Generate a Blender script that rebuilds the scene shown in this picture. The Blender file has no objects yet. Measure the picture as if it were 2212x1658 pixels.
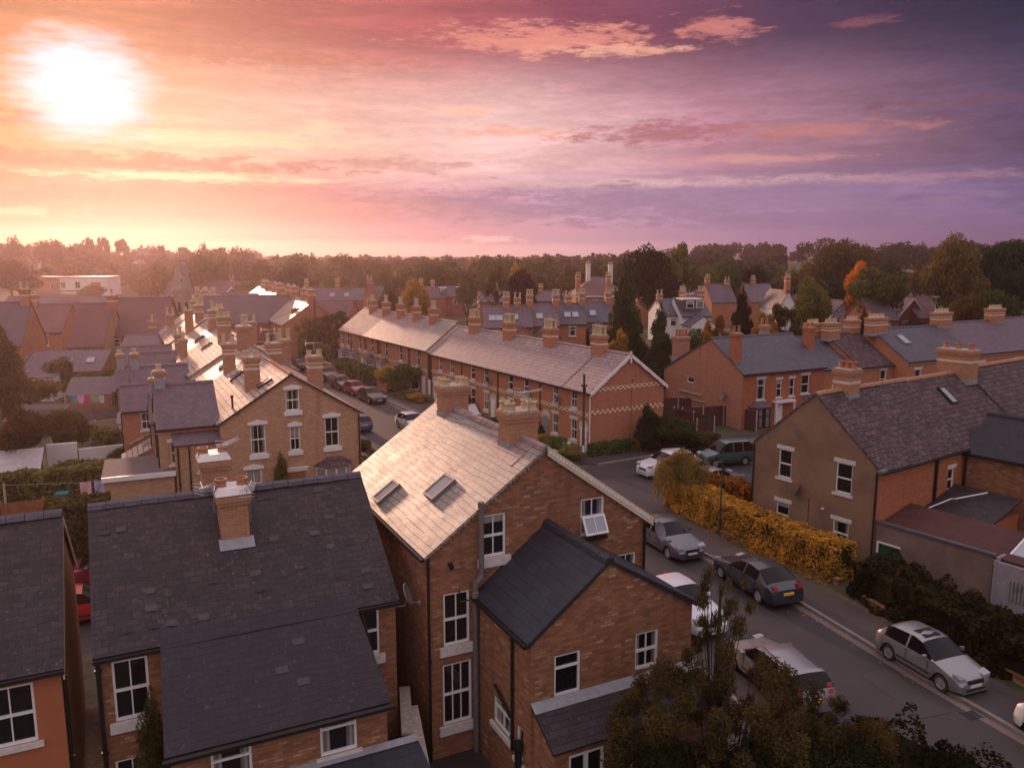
import bpy, math, random
from mathutils import Vector, Matrix, noise as mnoise
from mathutils.geometry import tessellate_polygon
PI = math.pi
R = math.radians
scene = bpy.context.scene
col = scene.collection
rng = random.Random(7)

# ------------------------------------------------------------------ layout helpers (survey of the photograph, camera 15.2 m up)
CAM_H = 15.2
TH = math.atan(281 / 1734.0)
_S, _C = math.sin(TH), math.cos(TH)
def ray(x, y):
    u = (x - 1106) / 1734.0; v = (y - 829) / 1734.0
    return u, _C - _S * v, -(_S + v * _C)
def G(x, y, z=0.0):
    r = ray(x, y); t = (z - CAM_H) / r[2]
    return Vector((r[0] * t, r[1] * t, z))
def at(x, y, Y):
    r = ray(x, y); t = Y / r[1]
    return Vector((r[0] * t, Y, CAM_H + r[2] * t))

# ------------------------------------------------------------------ shader helpers
class NT:
    def __init__(s, tree):
        s.t = tree; s.n = tree.nodes; s.l = tree.links
    def node(s, typ, **kw):
        n = s.n.new(typ)
        for k, v in kw.items(): setattr(n, k, v)
        return n
    def put(s, sock, v):
        if isinstance(v, bpy.types.NodeSocket): s.l.new(v, sock)
        elif v is not None: sock.default_value = v
    def m(s, op, a, b=None, c=None, clamp=False):
        n = s.node('ShaderNodeMath', operation=op, use_clamp=clamp)
        s.put(n.inputs[0], a); s.put(n.inputs[1], b); s.put(n.inputs[2], c)
        return n.outputs[0]
    def smooth(s, x, a, b):
        n = s.node('ShaderNodeMapRange', interpolation_type='SMOOTHSTEP')
        s.put(n.inputs[0], x); n.inputs[1].default_value = a; n.inputs[2].default_value = b
        return n.outputs[0]
    def mix(s, f, a, b, blend='MIX'):
        n = s.node('ShaderNodeMix', data_type='RGBA', blend_type=blend)
        s.put(n.inputs[0], f); s.put(n.inputs[6], a); s.put(n.inputs[7], b)
        return n.outputs[2]
    def noise(s, vec, scale=1, detail=3, rough=.5):
        n = s.node('ShaderNodeTexNoise')
        if vec is not None: s.put(n.inputs['Vector'], vec)
        n.inputs['Scale'].default_value = scale; n.inputs['Detail'].default_value = detail; n.inputs['Roughness'].default_value = rough
        return n.outputs[0]
    def ramp(s, f, stops, interp='LINEAR'):
        n = s.node('ShaderNodeValToRGB'); cr = n.color_ramp; cr.interpolation = interp
        while len(cr.elements) < len(stops): cr.elements.new(.5)
        for e, (p, c) in zip(cr.elements, stops):
            e.position = p; e.color = c if len(c) == 4 else (*c, 1)
        s.put(n.inputs[0], f)
        return n.outputs[0]
    def xyz(s, x, y, z):
        n = s.node('ShaderNodeCombineXYZ'); s.put(n.inputs[0], x); s.put(n.inputs[1], y); s.put(n.inputs[2], z)
        return n.outputs[0]

def lin(c):
    f = lambda v: v / 12.92 if v <= .04045 else ((v + .055) / 1.055) ** 2.4
    return tuple(f(v / 255.0) for v in c) + (1.0,)

def newmat(name):
    m = bpy.data.materials.new(name); m.use_nodes = True
    nt = NT(m.node_tree); b = m.node_tree.nodes['Principled BSDF']
    return m, nt, b
def bump(nt, b, h, dist=.01, strength=.5):
    n = nt.node('ShaderNodeBump'); n.inputs['Strength'].default_value = strength; n.inputs['Distance'].default_value = dist
    nt.put(n.inputs['Height'], h); nt.l.new(n.outputs[0], b.inputs['Normal'])
def uvsock(nt): return nt.node('ShaderNodeTexCoord').outputs['UV']
def objsock(nt): return nt.node('ShaderNodeTexCoord').outputs['Object']
def geosock(nt): return nt.node('ShaderNodeNewGeometry').outputs['Position']
def rgb(c): return (*c, 1.0)

def m_plain(name, c, rough=.6, metal=0, var=.25, scale=3, spec=.5, coat=0):
    m, nt, b = newmat(name)
    n = nt.noise(geosock(nt), scale, 4, .6)
    c2 = tuple(v * (1 - var) for v in c)
    nt.put(b.inputs['Base Color'], nt.ramp(n, [(.3, rgb(c2)), (.7, rgb(c))]))
    b.inputs['Roughness'].default_value = rough; b.inputs['Metallic'].default_value = metal
    b.inputs['Specular IOR Level'].default_value = spec
    if coat: b.inputs['Coat Weight'].default_value = coat; b.inputs['Coat Roughness'].default_value = .05
    return m

def m_brick(name, c1, c2, pale, mortar, bw=.225, bh=.078, dirt=.35, cloud=.5):
    m, nt, b = newmat(name)
    uv = uvsock(nt)
    def bk(a, c, mo, bias):
        n = nt.node('ShaderNodeTexBrick'); nt.put(n.inputs['Vector'], uv)
        n.inputs['Color1'].default_value = a; n.inputs['Color2'].default_value = c; n.inputs['Mortar'].default_value = mo
        n.inputs['Scale'].default_value = 1; n.inputs['Mortar Size'].default_value = .007; n.inputs['Mortar Smooth'].default_value = .3
        n.inputs['Bias'].default_value = bias; n.inputs['Brick Width'].default_value = bw; n.inputs['Row Height'].default_value = bh
        return n
    k = bk(rgb(c1), rgb(c2), rgb(mortar), -.1)
    # per-brick random pick of pale bricks: brick mask from a second brick texture
    k2 = bk((0, 0, 0, 1), (1, 1, 1, 1), (0, 0, 0, 1), -.0)
    pk = nt.smooth(k2.outputs[0], .80, .95)
    patch = nt.smooth(nt.noise(uv, .5, 3), .35, .75)
    cc = nt.mix(nt.m('MULTIPLY', pk, nt.m('MULTIPLY_ADD', patch, .6, .15)), k.outputs[0], rgb(pale))
    mp = nt.node('ShaderNodeMapping'); nt.l.new(uv, mp.inputs[0]); mp.inputs[3].default_value = (2.2, .22, 1)
    stn = nt.noise(mp.outputs[0], 1.0, 4, .6)
    cc = nt.mix(nt.m('MULTIPLY', nt.smooth(stn, .52, .75), .4), cc, rgb(tuple(v * .45 for v in c2)))
    # low-frequency weathering
    w = nt.noise(uv, cloud, 5, .65)
    d = nt.noise(uv, 2.3, 4, .6)
    cc = nt.mix(nt.m('MULTIPLY', nt.smooth(w, .45, .8), dirt), cc, rgb(tuple(v * .55 for v in c1)))
    cc = nt.mix(nt.m('MULTIPLY', nt.smooth(d, .55, .8), dirt * .6), cc, rgb(tuple(min(1, v * 1.35) for v in c2)))
    nt.put(b.inputs['Base Color'], cc); b.inputs['Roughness'].default_value = .85
    b.inputs['Specular IOR Level'].default_value = .25
    bump(nt, b, nt.m('MULTIPLY_ADD', nt.noise(uv, 14, 3), .5, nt.m('SUBTRACT', 1.0, k.outputs[1])), .012, .6)
    return m

def m_slate(name, c1, c2, gap, sw=.28, sh=.2, rough=.45, lichen=.0, lcol=(.3, .27, .22), spec=.5, varscale=.6, tilebump=.5, joint=.008):
    m, nt, b = newmat(name)
    uv = uvsock(nt)
    n = nt.node('ShaderNodeTexBrick'); nt.put(n.inputs['Vector'], uv)
    n.inputs['Color1'].default_value = rgb(c1); n.inputs['Color2'].default_value = rgb(c2); n.inputs['Mortar'].default_value = rgb(gap)
    n.inputs['Scale'].default_value = 1; n.inputs['Mortar Size'].default_value = joint; n.inputs['Mortar Smooth'].default_value = .2
    n.inputs['Bias'].default_value = 0; n.inputs['Brick Width'].default_value = sw; n.inputs['Row Height'].default_value = sh
    big = nt.noise(uv, varscale, 5, .65)
    cc = nt.mix(nt.m('MULTIPLY', nt.smooth(big, .4, .75), .55), n.outputs[0], rgb(tuple(v * .5 for v in c1)))
    if lichen:
        li = nt.noise(uv, 7, 4, .7)
        pa = nt.noise(uv, .9, 3, .6)
        f = nt.m('MULTIPLY', nt.smooth(li, .56, .7), nt.m('MULTIPLY', nt.smooth(pa, .42, .6), lichen))
        cc = nt.mix(f, cc, rgb(lcol))
    nt.put(b.inputs['Base Color'], cc)
    rr = nt.m('MULTIPLY_ADD', nt.noise(uv, 1.7, 4), .25, rough - .12)
    nt.put(b.inputs['Roughness'], rr); b.inputs['Specular IOR Level'].default_value = spec
    # courses step like lapped slates: sawtooth up the slope plus the joints
    sep = nt.node('ShaderNodeSeparateXYZ'); nt.put(sep.inputs[0], uv)
    saw = nt.m('FRACT', nt.m('DIVIDE', sep.outputs[1], sh))
    h = nt.m('ADD', nt.m('MULTIPLY', nt.m('SUBTRACT', 1.0, saw), .6), nt.m('MULTIPLY', nt.m('SUBTRACT', 1.0, n.outputs[1]), .5))
    h = nt.m('ADD', h, nt.m('MULTIPLY', nt.noise(uv, 5, 3), .35))
    bump(nt, b, h, .014, tilebump)
    return m

def m_leaf(name, c, c2=None, trans=.3, scale=.7):
    m, nt, b = newmat(name)
    if c2 is None: c2 = tuple(v * .45 for v in c)
    oi = nt.node('ShaderNodeObjectInfo')
    n = nt.noise(geosock(nt), scale, 3, .6)
    f = nt.noise(geosock(nt), 5.0, 2, .6)
    cc = nt.mix(nt.smooth(n, .35, .68), rgb(c2), rgb(c))
    cc = nt.mix(nt.m('MULTIPLY', nt.smooth(f, .4, .7), .5), cc, rgb(tuple(min(1, v * 1.5) for v in c)))
    hs = nt.node('ShaderNodeHueSaturation'); nt.put(hs.inputs['Color'], cc)
    nt.put(hs.inputs['Hue'], nt.m('MULTIPLY_ADD', oi.outputs['Random'], .04, .48))
    nt.put(hs.inputs['Value'], nt.m('MULTIPLY_ADD', oi.outputs['Random'], .8, .65))
    out = m.node_tree.nodes['Material Output']
    df = nt.node('ShaderNodeBsdfDiffuse'); tr = nt.node('ShaderNodeBsdfTranslucent'); mx = nt.node('ShaderNodeMixShader')
    nt.l.new(hs.outputs[0], df.inputs[0]); nt.l.new(hs.outputs[0], tr.inputs[0])
    mx.inputs[0].default_value = trans
    nt.l.new(df.outputs[0], mx.inputs[1]); nt.l.new(tr.outputs[0], mx.inputs[2]); nt.l.new(mx.outputs[0], out.inputs['Surface'])
    m.node_tree.nodes.remove(b)
    return m

# ------------------------------------------------------------------ mesh builder
class MB:
    def __init__(s): s.v = []; s.f = []; s.mi = []
    def face(s, pts, mi=0):
        b = len(s.v); s.v.extend(tuple(p) for p in pts); s.f.append(tuple(range(b, b + len(pts)))); s.mi.append(mi)
    def box(s, x0, x1, y0, y1, z0, z1, mi=0, M=None):
        P = [(x0, y0, z0), (x1, y0, z0), (x1, y1, z0), (x0, y1, z0), (x0, y0, z1), (x1, y0, z1), (x1, y1, z1), (x0, y1, z1)]
        if M is not None: P = [tuple(M @ Vector(p)) for p in P]
        for q in ((0, 3, 2, 1), (4, 5, 6, 7), (0, 1, 5, 4), (1, 2, 6, 5), (2, 3, 7, 6), (3, 0, 4, 7)): s.face([P[i] for i in q], mi)
    def loft(s, rings, mi=0, caps=True, closed=True):
        b = len(s.v); k = len(rings[0])
        for r in rings: s.v.extend(tuple(p) for p in r)
        for i in range(len(rings) - 1):
            for j in range(k if closed else k - 1):
                j2 = (j + 1) % k
                s.f.append((b + i * k + j, b + i * k + j2, b + (i + 1) * k + j2, b + (i + 1) * k + j)); s.mi.append(mi)
        if caps:
            s.f.append(tuple(b + j for j in reversed(range(k)))); s.mi.append(mi)
            s.f.append(tuple(b + (len(rings) - 1) * k + j for j in range(k))); s.mi.append(mi)
    def cyl(s, x, y, prof, n=10, mi=0, ph=0, M=None):
        rings = []
        for r, z in prof:
            ring = [Vector((x + r * math.cos(ph + 2 * PI * i / n), y + r * math.sin(ph + 2 * PI * i / n), z)) for i in range(n)]
            if M is not None: ring = [M @ p for p in ring]
            rings.append(ring)
        s.loft(rings, mi)
    def tube(s, pts, rad, n=6, mi=0):
        pts = [Vector(p) for p in pts]; rings = []
        for i, p in enumerate(pts):
            d = (pts[min(i + 1, len(pts) - 1)] - pts[max(i - 1, 0)]).normalized()
            a = d.orthogonal().normalized() if abs(d.z) > .9 else Vector((0, 0, 1)).cross(d).normalized()
            c = d.cross(a).normalized(); r = rad[i] if isinstance(rad, (list, tuple)) else rad
            rings.append([p + a * (r * math.cos(2 * PI * k / n)) + c * (r * math.sin(2 * PI * k / n)) for k in range(n)])
        s.loft(rings, mi)
    def slab(s, a, b, c, d, th, mi=0):
        a, b, c, d = map(Vector, (a, b, c, d)); n = (b - a).cross(d - a).normalized()
        if n.z < 0: n = -n
        lo = [p - n * th for p in (a, b, c, d)]; hi = [a, b, c, d]
        s.face(hi, mi); s.face(lo[::-1], mi)
        for i in range(4): s.face((hi[i], lo[i], lo[(i + 1) % 4], hi[(i + 1) % 4]), mi)
    def mesh(s, name, mats, smooth=False):
        me = bpy.data.meshes.new(name); me.from_pydata(s.v, [], s.f)
        for m in (mats if isinstance(mats, (list, tuple)) else [mats]): me.materials.append(m)
        me.polygons.foreach_set('material_index', s.mi)
        uv = me.uv_layers.new(name='UVMap'); dat = uv.data
        Z = Vector((0, 0, 1))
        for p in me.polygons:
            n = p.normal
            t = Vector((1, 0, 0)) if abs(n.z) > .97 else Z.cross(n).normalized()
            # keep one tangent direction for opposite slopes
            w = n.cross(t)
            for li in p.loop_indices:
                co = me.vertices[me.loops[li].vertex_index].co
                dat[li].uv = (co.dot(t), co.dot(w))
        if smooth: me.polygons.foreach_set('use_smooth', [True] * len(me.polygons))
        me.update(); return me
    def build(s, name, mats, parent=None, smooth=False, loc=None, rz=0):
        return put(name, s.mesh(name, mats, smooth), parent, loc, rz)

def put(name, me, parent=None, loc=None, rz=0, scale=None):
    o = bpy.data.objects.new(name, me); col.objects.link(o)
    if parent is not None: o.parent = parent
    if loc is not None: o.location = loc
    if rz: o.rotation_euler = (0, 0, rz)
    if scale is not None: o.scale = scale
    return o
USED = {}
def tag(o, label, cat, group=None):
    o['label'] = label; o['category'] = cat
    if group: o['group'] = group
    USED[label] = USED.get(label, 0) + 1
    return o
def thing(name, label, cat, loc=(0, 0, 0), rz=0, group=None):
    o = bpy.data.objects.new(name, None); col.objects.link(o); o.empty_display_size = .2
    o.location = loc; o.rotation_euler = (0, 0, rz)
    return tag(o, label, cat, group)
def struct(name, mb, m, smooth=False):
    o = mb.build(name, m, None, smooth); o['kind'] = 'structure'; return o
ORD = ['first', 'second', 'third', 'fourth', 'fifth', 'sixth', 'seventh', 'eighth', 'ninth', 'tenth', 'eleventh', 'twelfth', 'thirteenth', 'fourteenth', 'fifteenth', 'sixteenth', 'seventeenth', 'eighteenth', 'nineteenth', 'twentieth']
SKY_STRENGTH, SUN_POWER, HAZE, EXPOSURE = 1.0, 3.4, .00036, 0.0
# ------------------------------------------------------------------ materials
BR_MAIN = m_brick('brick_main', (.34, .15, .075), (.165, .068, .037), (.66, .45, .24), (.15, .11, .08), .24, .088, dirt=.25)
BR_GOLD = m_brick('brick_gold', (.53, .33, .19), (.37, .19, .10), (.64, .45, .28), (.34, .25, .18), .24, .088, dirt=.2)
BR_RED = m_brick('brick_red', (.50, .205, .10), (.38, .14, .07), (.6, .33, .18), (.3, .19, .14), dirt=.2)
BR_ORANGE = m_brick('brick_orange', (.43, .155, .07), (.31, .10, .045), (.6, .27, .13), (.32, .14, .09), dirt=.2)
BR_PALE = m_brick('brick_pale_side', (.46, .21, .125), (.36, .15, .09), (.55, .32, .2), (.32, .22, .17), dirt=.3)
BR_FAR = m_plain('brick_far', (.36, .13, .08), .9, var=.35, scale=.4)
BR_FAR2 = m_plain('brick_far_deep', (.27, .085, .06), .9, var=.35, scale=.4)
BR_CHIM = m_brick('brick_chimney', (.42, .2, .1), (.32, .13, .065), (.55, .36, .2), (.42, .33, .26), dirt=.3)
RENDER_BR = m_plain('brown_render', (.27, .165, .10), .9, var=.38, scale=.7)
RENDER_OR = m_plain('orange_render', (.40, .135, .055), .85, var=.15, scale=1.2)
RENDER_WH = m_plain('white_render', (.72, .7, .66), .8, var=.18, scale=.8)
RENDER_GR = m_plain('weathered_render', (.22, .15, .12), .9, var=.45, scale=.8)
WHITE = m_plain('white_paint', (.78, .77, .74), .45, var=.1, scale=6)
CREAM = m_plain('cream_paint', (.66, .56, .42), .6, var=.2, scale=4)
STONE = m_plain('white_stone', (.66, .63, .58), .75, var=.25, scale=6)
BLACK = m_plain('black_gutter', (.012, .012, .013), .4, var=.3)
GREYPIPE = m_plain('grey_pipe', (.17, .15, .14), .6, var=.4, scale=8)
LEAD = m_plain('lead_flashing', (.30, .31, .33), .5, var=.3, scale=5)
MORTAR = m_plain('mortar_cap', (.45, .4, .34), .9, var=.4, scale=8)
POT_Y = m_plain('buff_pot', (.6, .46, .27), .8, var=.35, scale=5)
POT_R = m_plain('terracotta_pot', (.42, .17, .09), .8, var=.35, scale=5)
TIMBER = m_plain('black_timber', (.03, .022, .022), .7, var=.3)
DOOR_GY = m_plain('grey_green_door', (.24, .27, .22), .45, var=.1)
DOOR_WD = m_plain('oak_door', (.30, .13, .045), .5, var=.3, scale=8)
DARK_IN = m_plain('dark_recess', (.01, .01, .011), .9)
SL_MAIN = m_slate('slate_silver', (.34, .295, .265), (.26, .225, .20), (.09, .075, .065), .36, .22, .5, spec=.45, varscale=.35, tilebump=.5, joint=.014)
SL_DARK = m_slate('slate_dark', (.048, .033, .036), (.021, .016, .019), (.014, .011, .014), .30, .20, .6, lichen=.6, lcol=(.17, .14, .13), varscale=.7, spec=.35, joint=.012)
SL_ODD = m_plain('odd_slate', (.058, .047, .051), .6, var=.4, scale=5)
SL_NEW = m_slate('slate_new', (.033, .036, .048), (.026, .028, .038), (.010, .010, .013), .5, .3, .55, varscale=.4, tilebump=.3, spec=.35)
SL_NEW2 = m_slate('slate_new_plum', (.027, .022, .028), (.019, .016, .022), (.012, .011, .014), .3, .2, .55, lichen=.2, tilebump=.5, spec=.35, joint=.01)
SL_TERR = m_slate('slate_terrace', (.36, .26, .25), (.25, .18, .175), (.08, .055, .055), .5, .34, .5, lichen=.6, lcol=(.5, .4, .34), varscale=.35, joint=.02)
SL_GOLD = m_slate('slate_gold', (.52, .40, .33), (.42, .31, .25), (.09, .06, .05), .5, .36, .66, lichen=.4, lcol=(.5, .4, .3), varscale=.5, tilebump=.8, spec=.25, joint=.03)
SL_BLUE = m_slate('slate_bluegrey', (.09, .08, .105), (.062, .055, .075), (.025, .022, .03), .3, .22, .55, lichen=.5, lcol=(.24, .22, .22), varscale=.35)
SL_PURP = m_slate('slate_purple', (.145, .095, .118), (.10, .066, .084), (.04, .028, .035), .3, .2, .55, lichen=.35, varscale=.4)
SL_CLAY = m_slate('clay_tile', (.15, .10, .095), (.07, .048, .052), (.02, .014, .016), .34, .3, .8, lichen=.75, lcol=(.27, .185, .165), spec=.25, varscale=.8, tilebump=.9, joint=.022)
SL_FAR = m_plain('far_slate', (.12, .08, .098), .6, var=.35, scale=.35)
SL_FARR = m_plain('far_red_tile', (.17, .075, .075), .75, var=.35, scale=.35)
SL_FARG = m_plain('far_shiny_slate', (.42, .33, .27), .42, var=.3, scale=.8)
def m_checker(name, a, b, su, sv):
    m, nt, bs = newmat(name)
    k = nt.node('ShaderNodeTexChecker'); mp = nt.node('ShaderNodeMapping'); nt.l.new(uvsock(nt), mp.inputs[0]); mp.inputs[3].default_value = (su, sv, 1)
    nt.l.new(mp.outputs[0], k.inputs[0]); k.inputs[1].default_value = rgb(a); k.inputs[2].default_value = rgb(b); k.inputs[3].default_value = 1
    nt.l.new(k.outputs[0], bs.inputs['Base Color']); bs.inputs['Roughness'].default_value = .85
    return m
DENTIL = m_checker('dentil_brick', (.72, .58, .38), (.36, .13, .07), 4.17, 5.9)
LATTICE = m_checker('trellis', (.55, .45, .36), (.2, .12, .08), 8, 8)

def m_glass():
    m, nt, b = newmat('window_glass')
    oi = nt.node('ShaderNodeObjectInfo')
    sep = nt.node('ShaderNodeSeparateXYZ'); nt.put(sep.inputs[0], objsock(nt))
    # behind some panes hang pale curtains or half-drawn blinds
    cur = nt.smooth(nt.m('SINE', nt.m('MULTIPLY', sep.outputs[0], 42.0)), -1, 1)
    side = nt.smooth(nt.m('ABSOLUTE', sep.outputs[0]), .2, .24)
    has = nt.m('GREATER_THAN', oi.outputs['Random'], .5)
    c = nt.mix(cur, (.16, .15, .14, 1), (.36, .33, .3, 1))
    col_ = nt.mix(nt.m('MULTIPLY', has, nt.m('MULTIPLY', side, .8)), (.008, .009, .011, 1), c)
    gs = nt.node('ShaderNodeSeparateXYZ'); nt.put(gs.inputs[0], nt.node('ShaderNodeTexCoord').outputs['Generated'])
    bl = nt.m('MULTIPLY', nt.m('LESS_THAN', oi.outputs['Random'], .2), nt.m('GREATER_THAN', gs.outputs[2], nt.m('MULTIPLY_ADD', oi.outputs['Random'], 2.0, .42)))
    col_ = nt.mix(bl, col_, (.30, .27, .24, 1))
    n = nt.noise(objsock(nt), 2.2, 2)
    col_ = nt.mix(nt.m('MULTIPLY', nt.smooth(n, .5, .7), .35), col_, (.035, .03, .032, 1))
    nt.put(b.inputs['Base Color'], col_); b.inputs['Roughness'].default_value = .06; b.inputs['Specular IOR Level'].default_value = .6
    return m
GLASS = m_glass()
SKYGLASS = m_plain('rooflight_glass', (.30, .33, .36), .06, var=.1, spec=1.0)
CARGLASS = m_plain('car_glass', (.006, .006, .008), .06, var=.1, spec=.22)
TYRE = m_plain('tyre_rubber', (.014, .014, .014), .85)
ALLOY = m_plain('alloy', (.55, .55, .56), .3, metal=.8, var=.1)
LAMPGL = m_plain('headlamp', (.34, .35, .37), .1, var=.2, spec=.8)
TAIL = m_plain('tail_lamp', (.35, .012, .012), .15, var=.2)
PLATE_W = m_plain('pale_plate', (.7, .68, .62), .5, var=.05)
PLATE_Y = m_plain('yellow_plate', (.8, .45, .05), .5, var=.05)
TRIM = m_plain('black_trim', (.02, .02, .022), .5)
CHROME = m_plain('chrome', (.7, .7, .7), .15, metal=1, var=.05)
ALU = m_plain('aerial_metal', (.5, .5, .5), .35, metal=.9, var=.1)
DISH = m_plain('dish_grey', (.17, .165, .17), .55, var=.2)
WOODPOLE = m_plain('pole_wood', (.10, .07, .055), .85, var=.4, scale=5)
FENCE_B = m_plain('brown_fence', (.10, .038, .026), .85, var=.45, scale=3)
FENCE_O = m_plain('orange_fence', (.30, .115, .045), .85, var=.4, scale=3)
POSTW = m_plain('pale_post', (.42, .34, .28), .8, var=.2)
BARK = m_plain('bark', (.07, .05, .038), .9, var=.5, scale=4)

def m_ground():
    m, nt, b = newmat('garden_ground')
    g = geosock(nt)
    n = nt.noise(g, .11, 5, .65); n2 = nt.noise(g, 1.3, 4, .7)
    c = nt.ramp(n, [(.32, (.045, .05, .02, 1)), (.5, (.07, .07, .028, 1)), (.62, (.10, .075, .045, 1)), (.75, (.055, .06, .024, 1))])
    c = nt.mix(nt.smooth(n2, .4, .75), c, (.035, .035, .018, 1))
    nt.put(b.inputs['Base Color'], c); b.inputs['Roughness'].default_value = .95
    bump(nt, b, n2, .05, .6); return m
GROUND = m_ground()
def m_asphalt(name, c, patch):
    m, nt, b = newmat(name)
    g = geosock(nt)
    n = nt.noise(g, .35, 5, .6); f = nt.noise(g, 30, 3, .7); s = nt.noise(g, 1.7, 4, .7)
    cc = nt.mix(nt.smooth(n, .35, .7), rgb(c), rgb(patch))
    cc = nt.mix(nt.m('MULTIPLY', nt.smooth(s, .5, .8), .35), cc, rgb(tuple(v * .6 for v in c)))
    nt.put(b.inputs['Base Color'], cc); nt.put(b.inputs['Roughness'], nt.m('MULTIPLY_ADD', n, .25, .5))
    bump(nt, b, f, .006, .5); return m
ASPHALT = m_asphalt('asphalt', (.025, .020, .0225), (.038, .031, .034))
PAVE = m_asphalt('pavement_tarmac', (.040, .031, .031), (.056, .044, .044))
KERB = m_plain('kerb_stone', (.24, .20, .17), .8, var=.3, scale=2)
PAINT = m_plain('road_paint', (.6, .58, .54), .7, var=.3, scale=6)
SETTS = m_brick('alley_setts', (.16, .10, .075), (.11, .07, .055), (.24, .17, .12), (.05, .04, .03), .24, .14, dirt=.4)
L_OLIVE = m_leaf('leaf_olive', (.155, .14, .042))
L_GREEN = m_leaf('leaf_green', (.09, .115, .034))
L_DARK = m_leaf('leaf_dark', (.045, .056, .022), trans=.2)
L_BROWN = m_leaf('leaf_russet', (.155, .105, .035))
L_YELLOW = m_leaf('leaf_yellow', (.42, .25, .045), (.2, .115, .025), .35)
L_HEDGE = m_leaf('leaf_golden_hedge', (.58, .29, .05), (.24, .13, .028), .35, .8)
L_ORANGE = m_leaf('leaf_orange', (.85, .34, .03), (.5, .18, .02), .4)
L_PURPLE = m_leaf('leaf_purple', (.06, .018, .026), (.03, .01, .014), .2)
L_CONIF = m_leaf('leaf_conifer', (.055, .06, .022), (.025, .03, .013), .15)
L_WILLOW = m_leaf('leaf_willow', (.10, .066, .024), (.035, .026, .012), .35)
L_UNDER = m_leaf('leaf_undergrowth', (.05, .042, .016), (.022, .02, .009), .2)
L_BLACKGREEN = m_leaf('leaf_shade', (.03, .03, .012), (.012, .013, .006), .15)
# ------------------------------------------------------------------ house kit
def wallface(mb, fn, outline, holes, mi=0, depth=.11, inward=None):
    loops = [[Vector((s, z, 0)) for s, z in outline]]
    for (a, b, c, d) in holes: loops.append([Vector((a, c, 0)), Vector((a, d, 0)), Vector((b, d, 0)), Vector((b, c, 0))])
    flat = [p for l in loops for p in l]
    for t in tessellate_polygon(loops):
        mb.face([fn(flat[i].x, 0, flat[i].y) for i in t], mi)
    for (a, b, c, d) in holes:
        for (p, q) in (((a, c), (b, c)), ((b, c), (b, d)), ((b, d), (a, d)), ((a, d), (a, c))):
            mb.face([fn(p[0], 0, p[1]), fn(q[0], 0, q[1]), fn(q[0], depth, q[1]), fn(p[0], depth, p[1])], mi)
_wc = {}
def window_meshes(w, h, style):
    k = (round(w, 2), round(h, 2), style)
    if k in _wc: return _wc[k]
    F = MB(); bw = .06; y0, y1 = .035, .11
    def bar(a, b, c, d, y=y0, yy=y1): F.box(a, b, y, yy, c, d)
    W2 = w / 2
    bar(-W2, -W2 + bw, 0, h); bar(W2 - bw, W2, 0, h); bar(-W2 + bw, W2 - bw, 0, bw + .02); bar(-W2 + bw, W2 - bw, h - bw, h)
    g0, g1 = .05, .10
    inn = w - 2 * bw
    cols = {'s1': 1, 's2': 2, 's3': 3, 'cas': 1, 'cas2': 2, 'fix': 1, 'top': 1, 'tl': 2}[style]
    if style.startswith('s'):
        bar(-W2 + bw, W2 - bw, h * .5 - .035, h * .5 + .035, .03, .105)
    if style in ('cas', 'cas2', 'top'):
        bar(-W2 + bw, W2 - bw, h * .68 - .03, h * .68 + .03, .03, .105)
    for i in range(1, cols):
        x = -W2 + bw + inn * i / cols
        if style == 'cas2':
            bar(x - .03, x + .03, bw + .02, h * .68 - .03, g0, g1)
        else: bar(x - .016, x + .016, bw + .02, h - bw, g0, g1)
    P = MB(); P.face([(-W2 + .02, .085, .02), (W2 - .02, .085, .02), (W2 - .02, .085, h - .02), (-W2 + .02, .085, h - .02)])
    _wc[k] = (F.mesh('window', WHITE), P.mesh('pane', GLASS))
    return _wc[k]
_tc = {}
def trim_mesh(kind, w, mat):
    k = (kind, round(w, 2), mat.name)
    if k in _tc: return _tc[k]
    m = MB(); W2 = w / 2
    if kind == 'sill': m.box(-W2 - .12, W2 + .12, -.09, .10, -.14, -.003)
    elif kind == 'deep_sill': m.box(-W2 - .14, W2 + .14, -.10, .10, -.28, -.003)
    elif kind == 'lintel': m.box(-W2 - .14, W2 + .14, -.03, .08, .003, .22)
    elif kind == 'pediment':
        m.loft([[(-W2 - .14, y, .003), (W2 + .14, y, .003), (W2 + .14, y, .16), (0, y, .30), (-W2 - .14, y, .16)] for y in (-.09, .06)])
    elif kind == 'hood':
        m.box(-W2 - .16, W2 + .16, -.12, .06, .18, .26)
        m.box(-W2 - .10, W2 + .10, -.07, .05, .003, .18)
    elif kind == 'arch':
        n = 8; r = W2 + .02
        for i in range(n):
            a0, a1 = PI * i / n, PI * (i + 1) / n
            o = [((r + .15 * e) * math.cos(a), (r + .15 * e) * math.sin(a) * .9) for a in (a0, a1) for e in (0, 1)]
            m.loft([[(o[0][0], y, o[0][1]), (o[1][0], y, o[1][1]), (o[3][0], y, o[3][1]), (o[2][0], y, o[2][1])] for y in (-.03, .05)])
        m.loft([[(r * math.cos(PI * i / n), y, .9 * r * math.sin(PI * i / n)) for i in range(n + 1)] for y in (-.012, .04)], 0)
        m.box(-r - .15, -r, -.03, .05, -.25, 0); m.box(r, r + .15, -.03, .05, -.25, 0)
    _tc[k] = m.mesh(kind, mat); return _tc[k]

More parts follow.
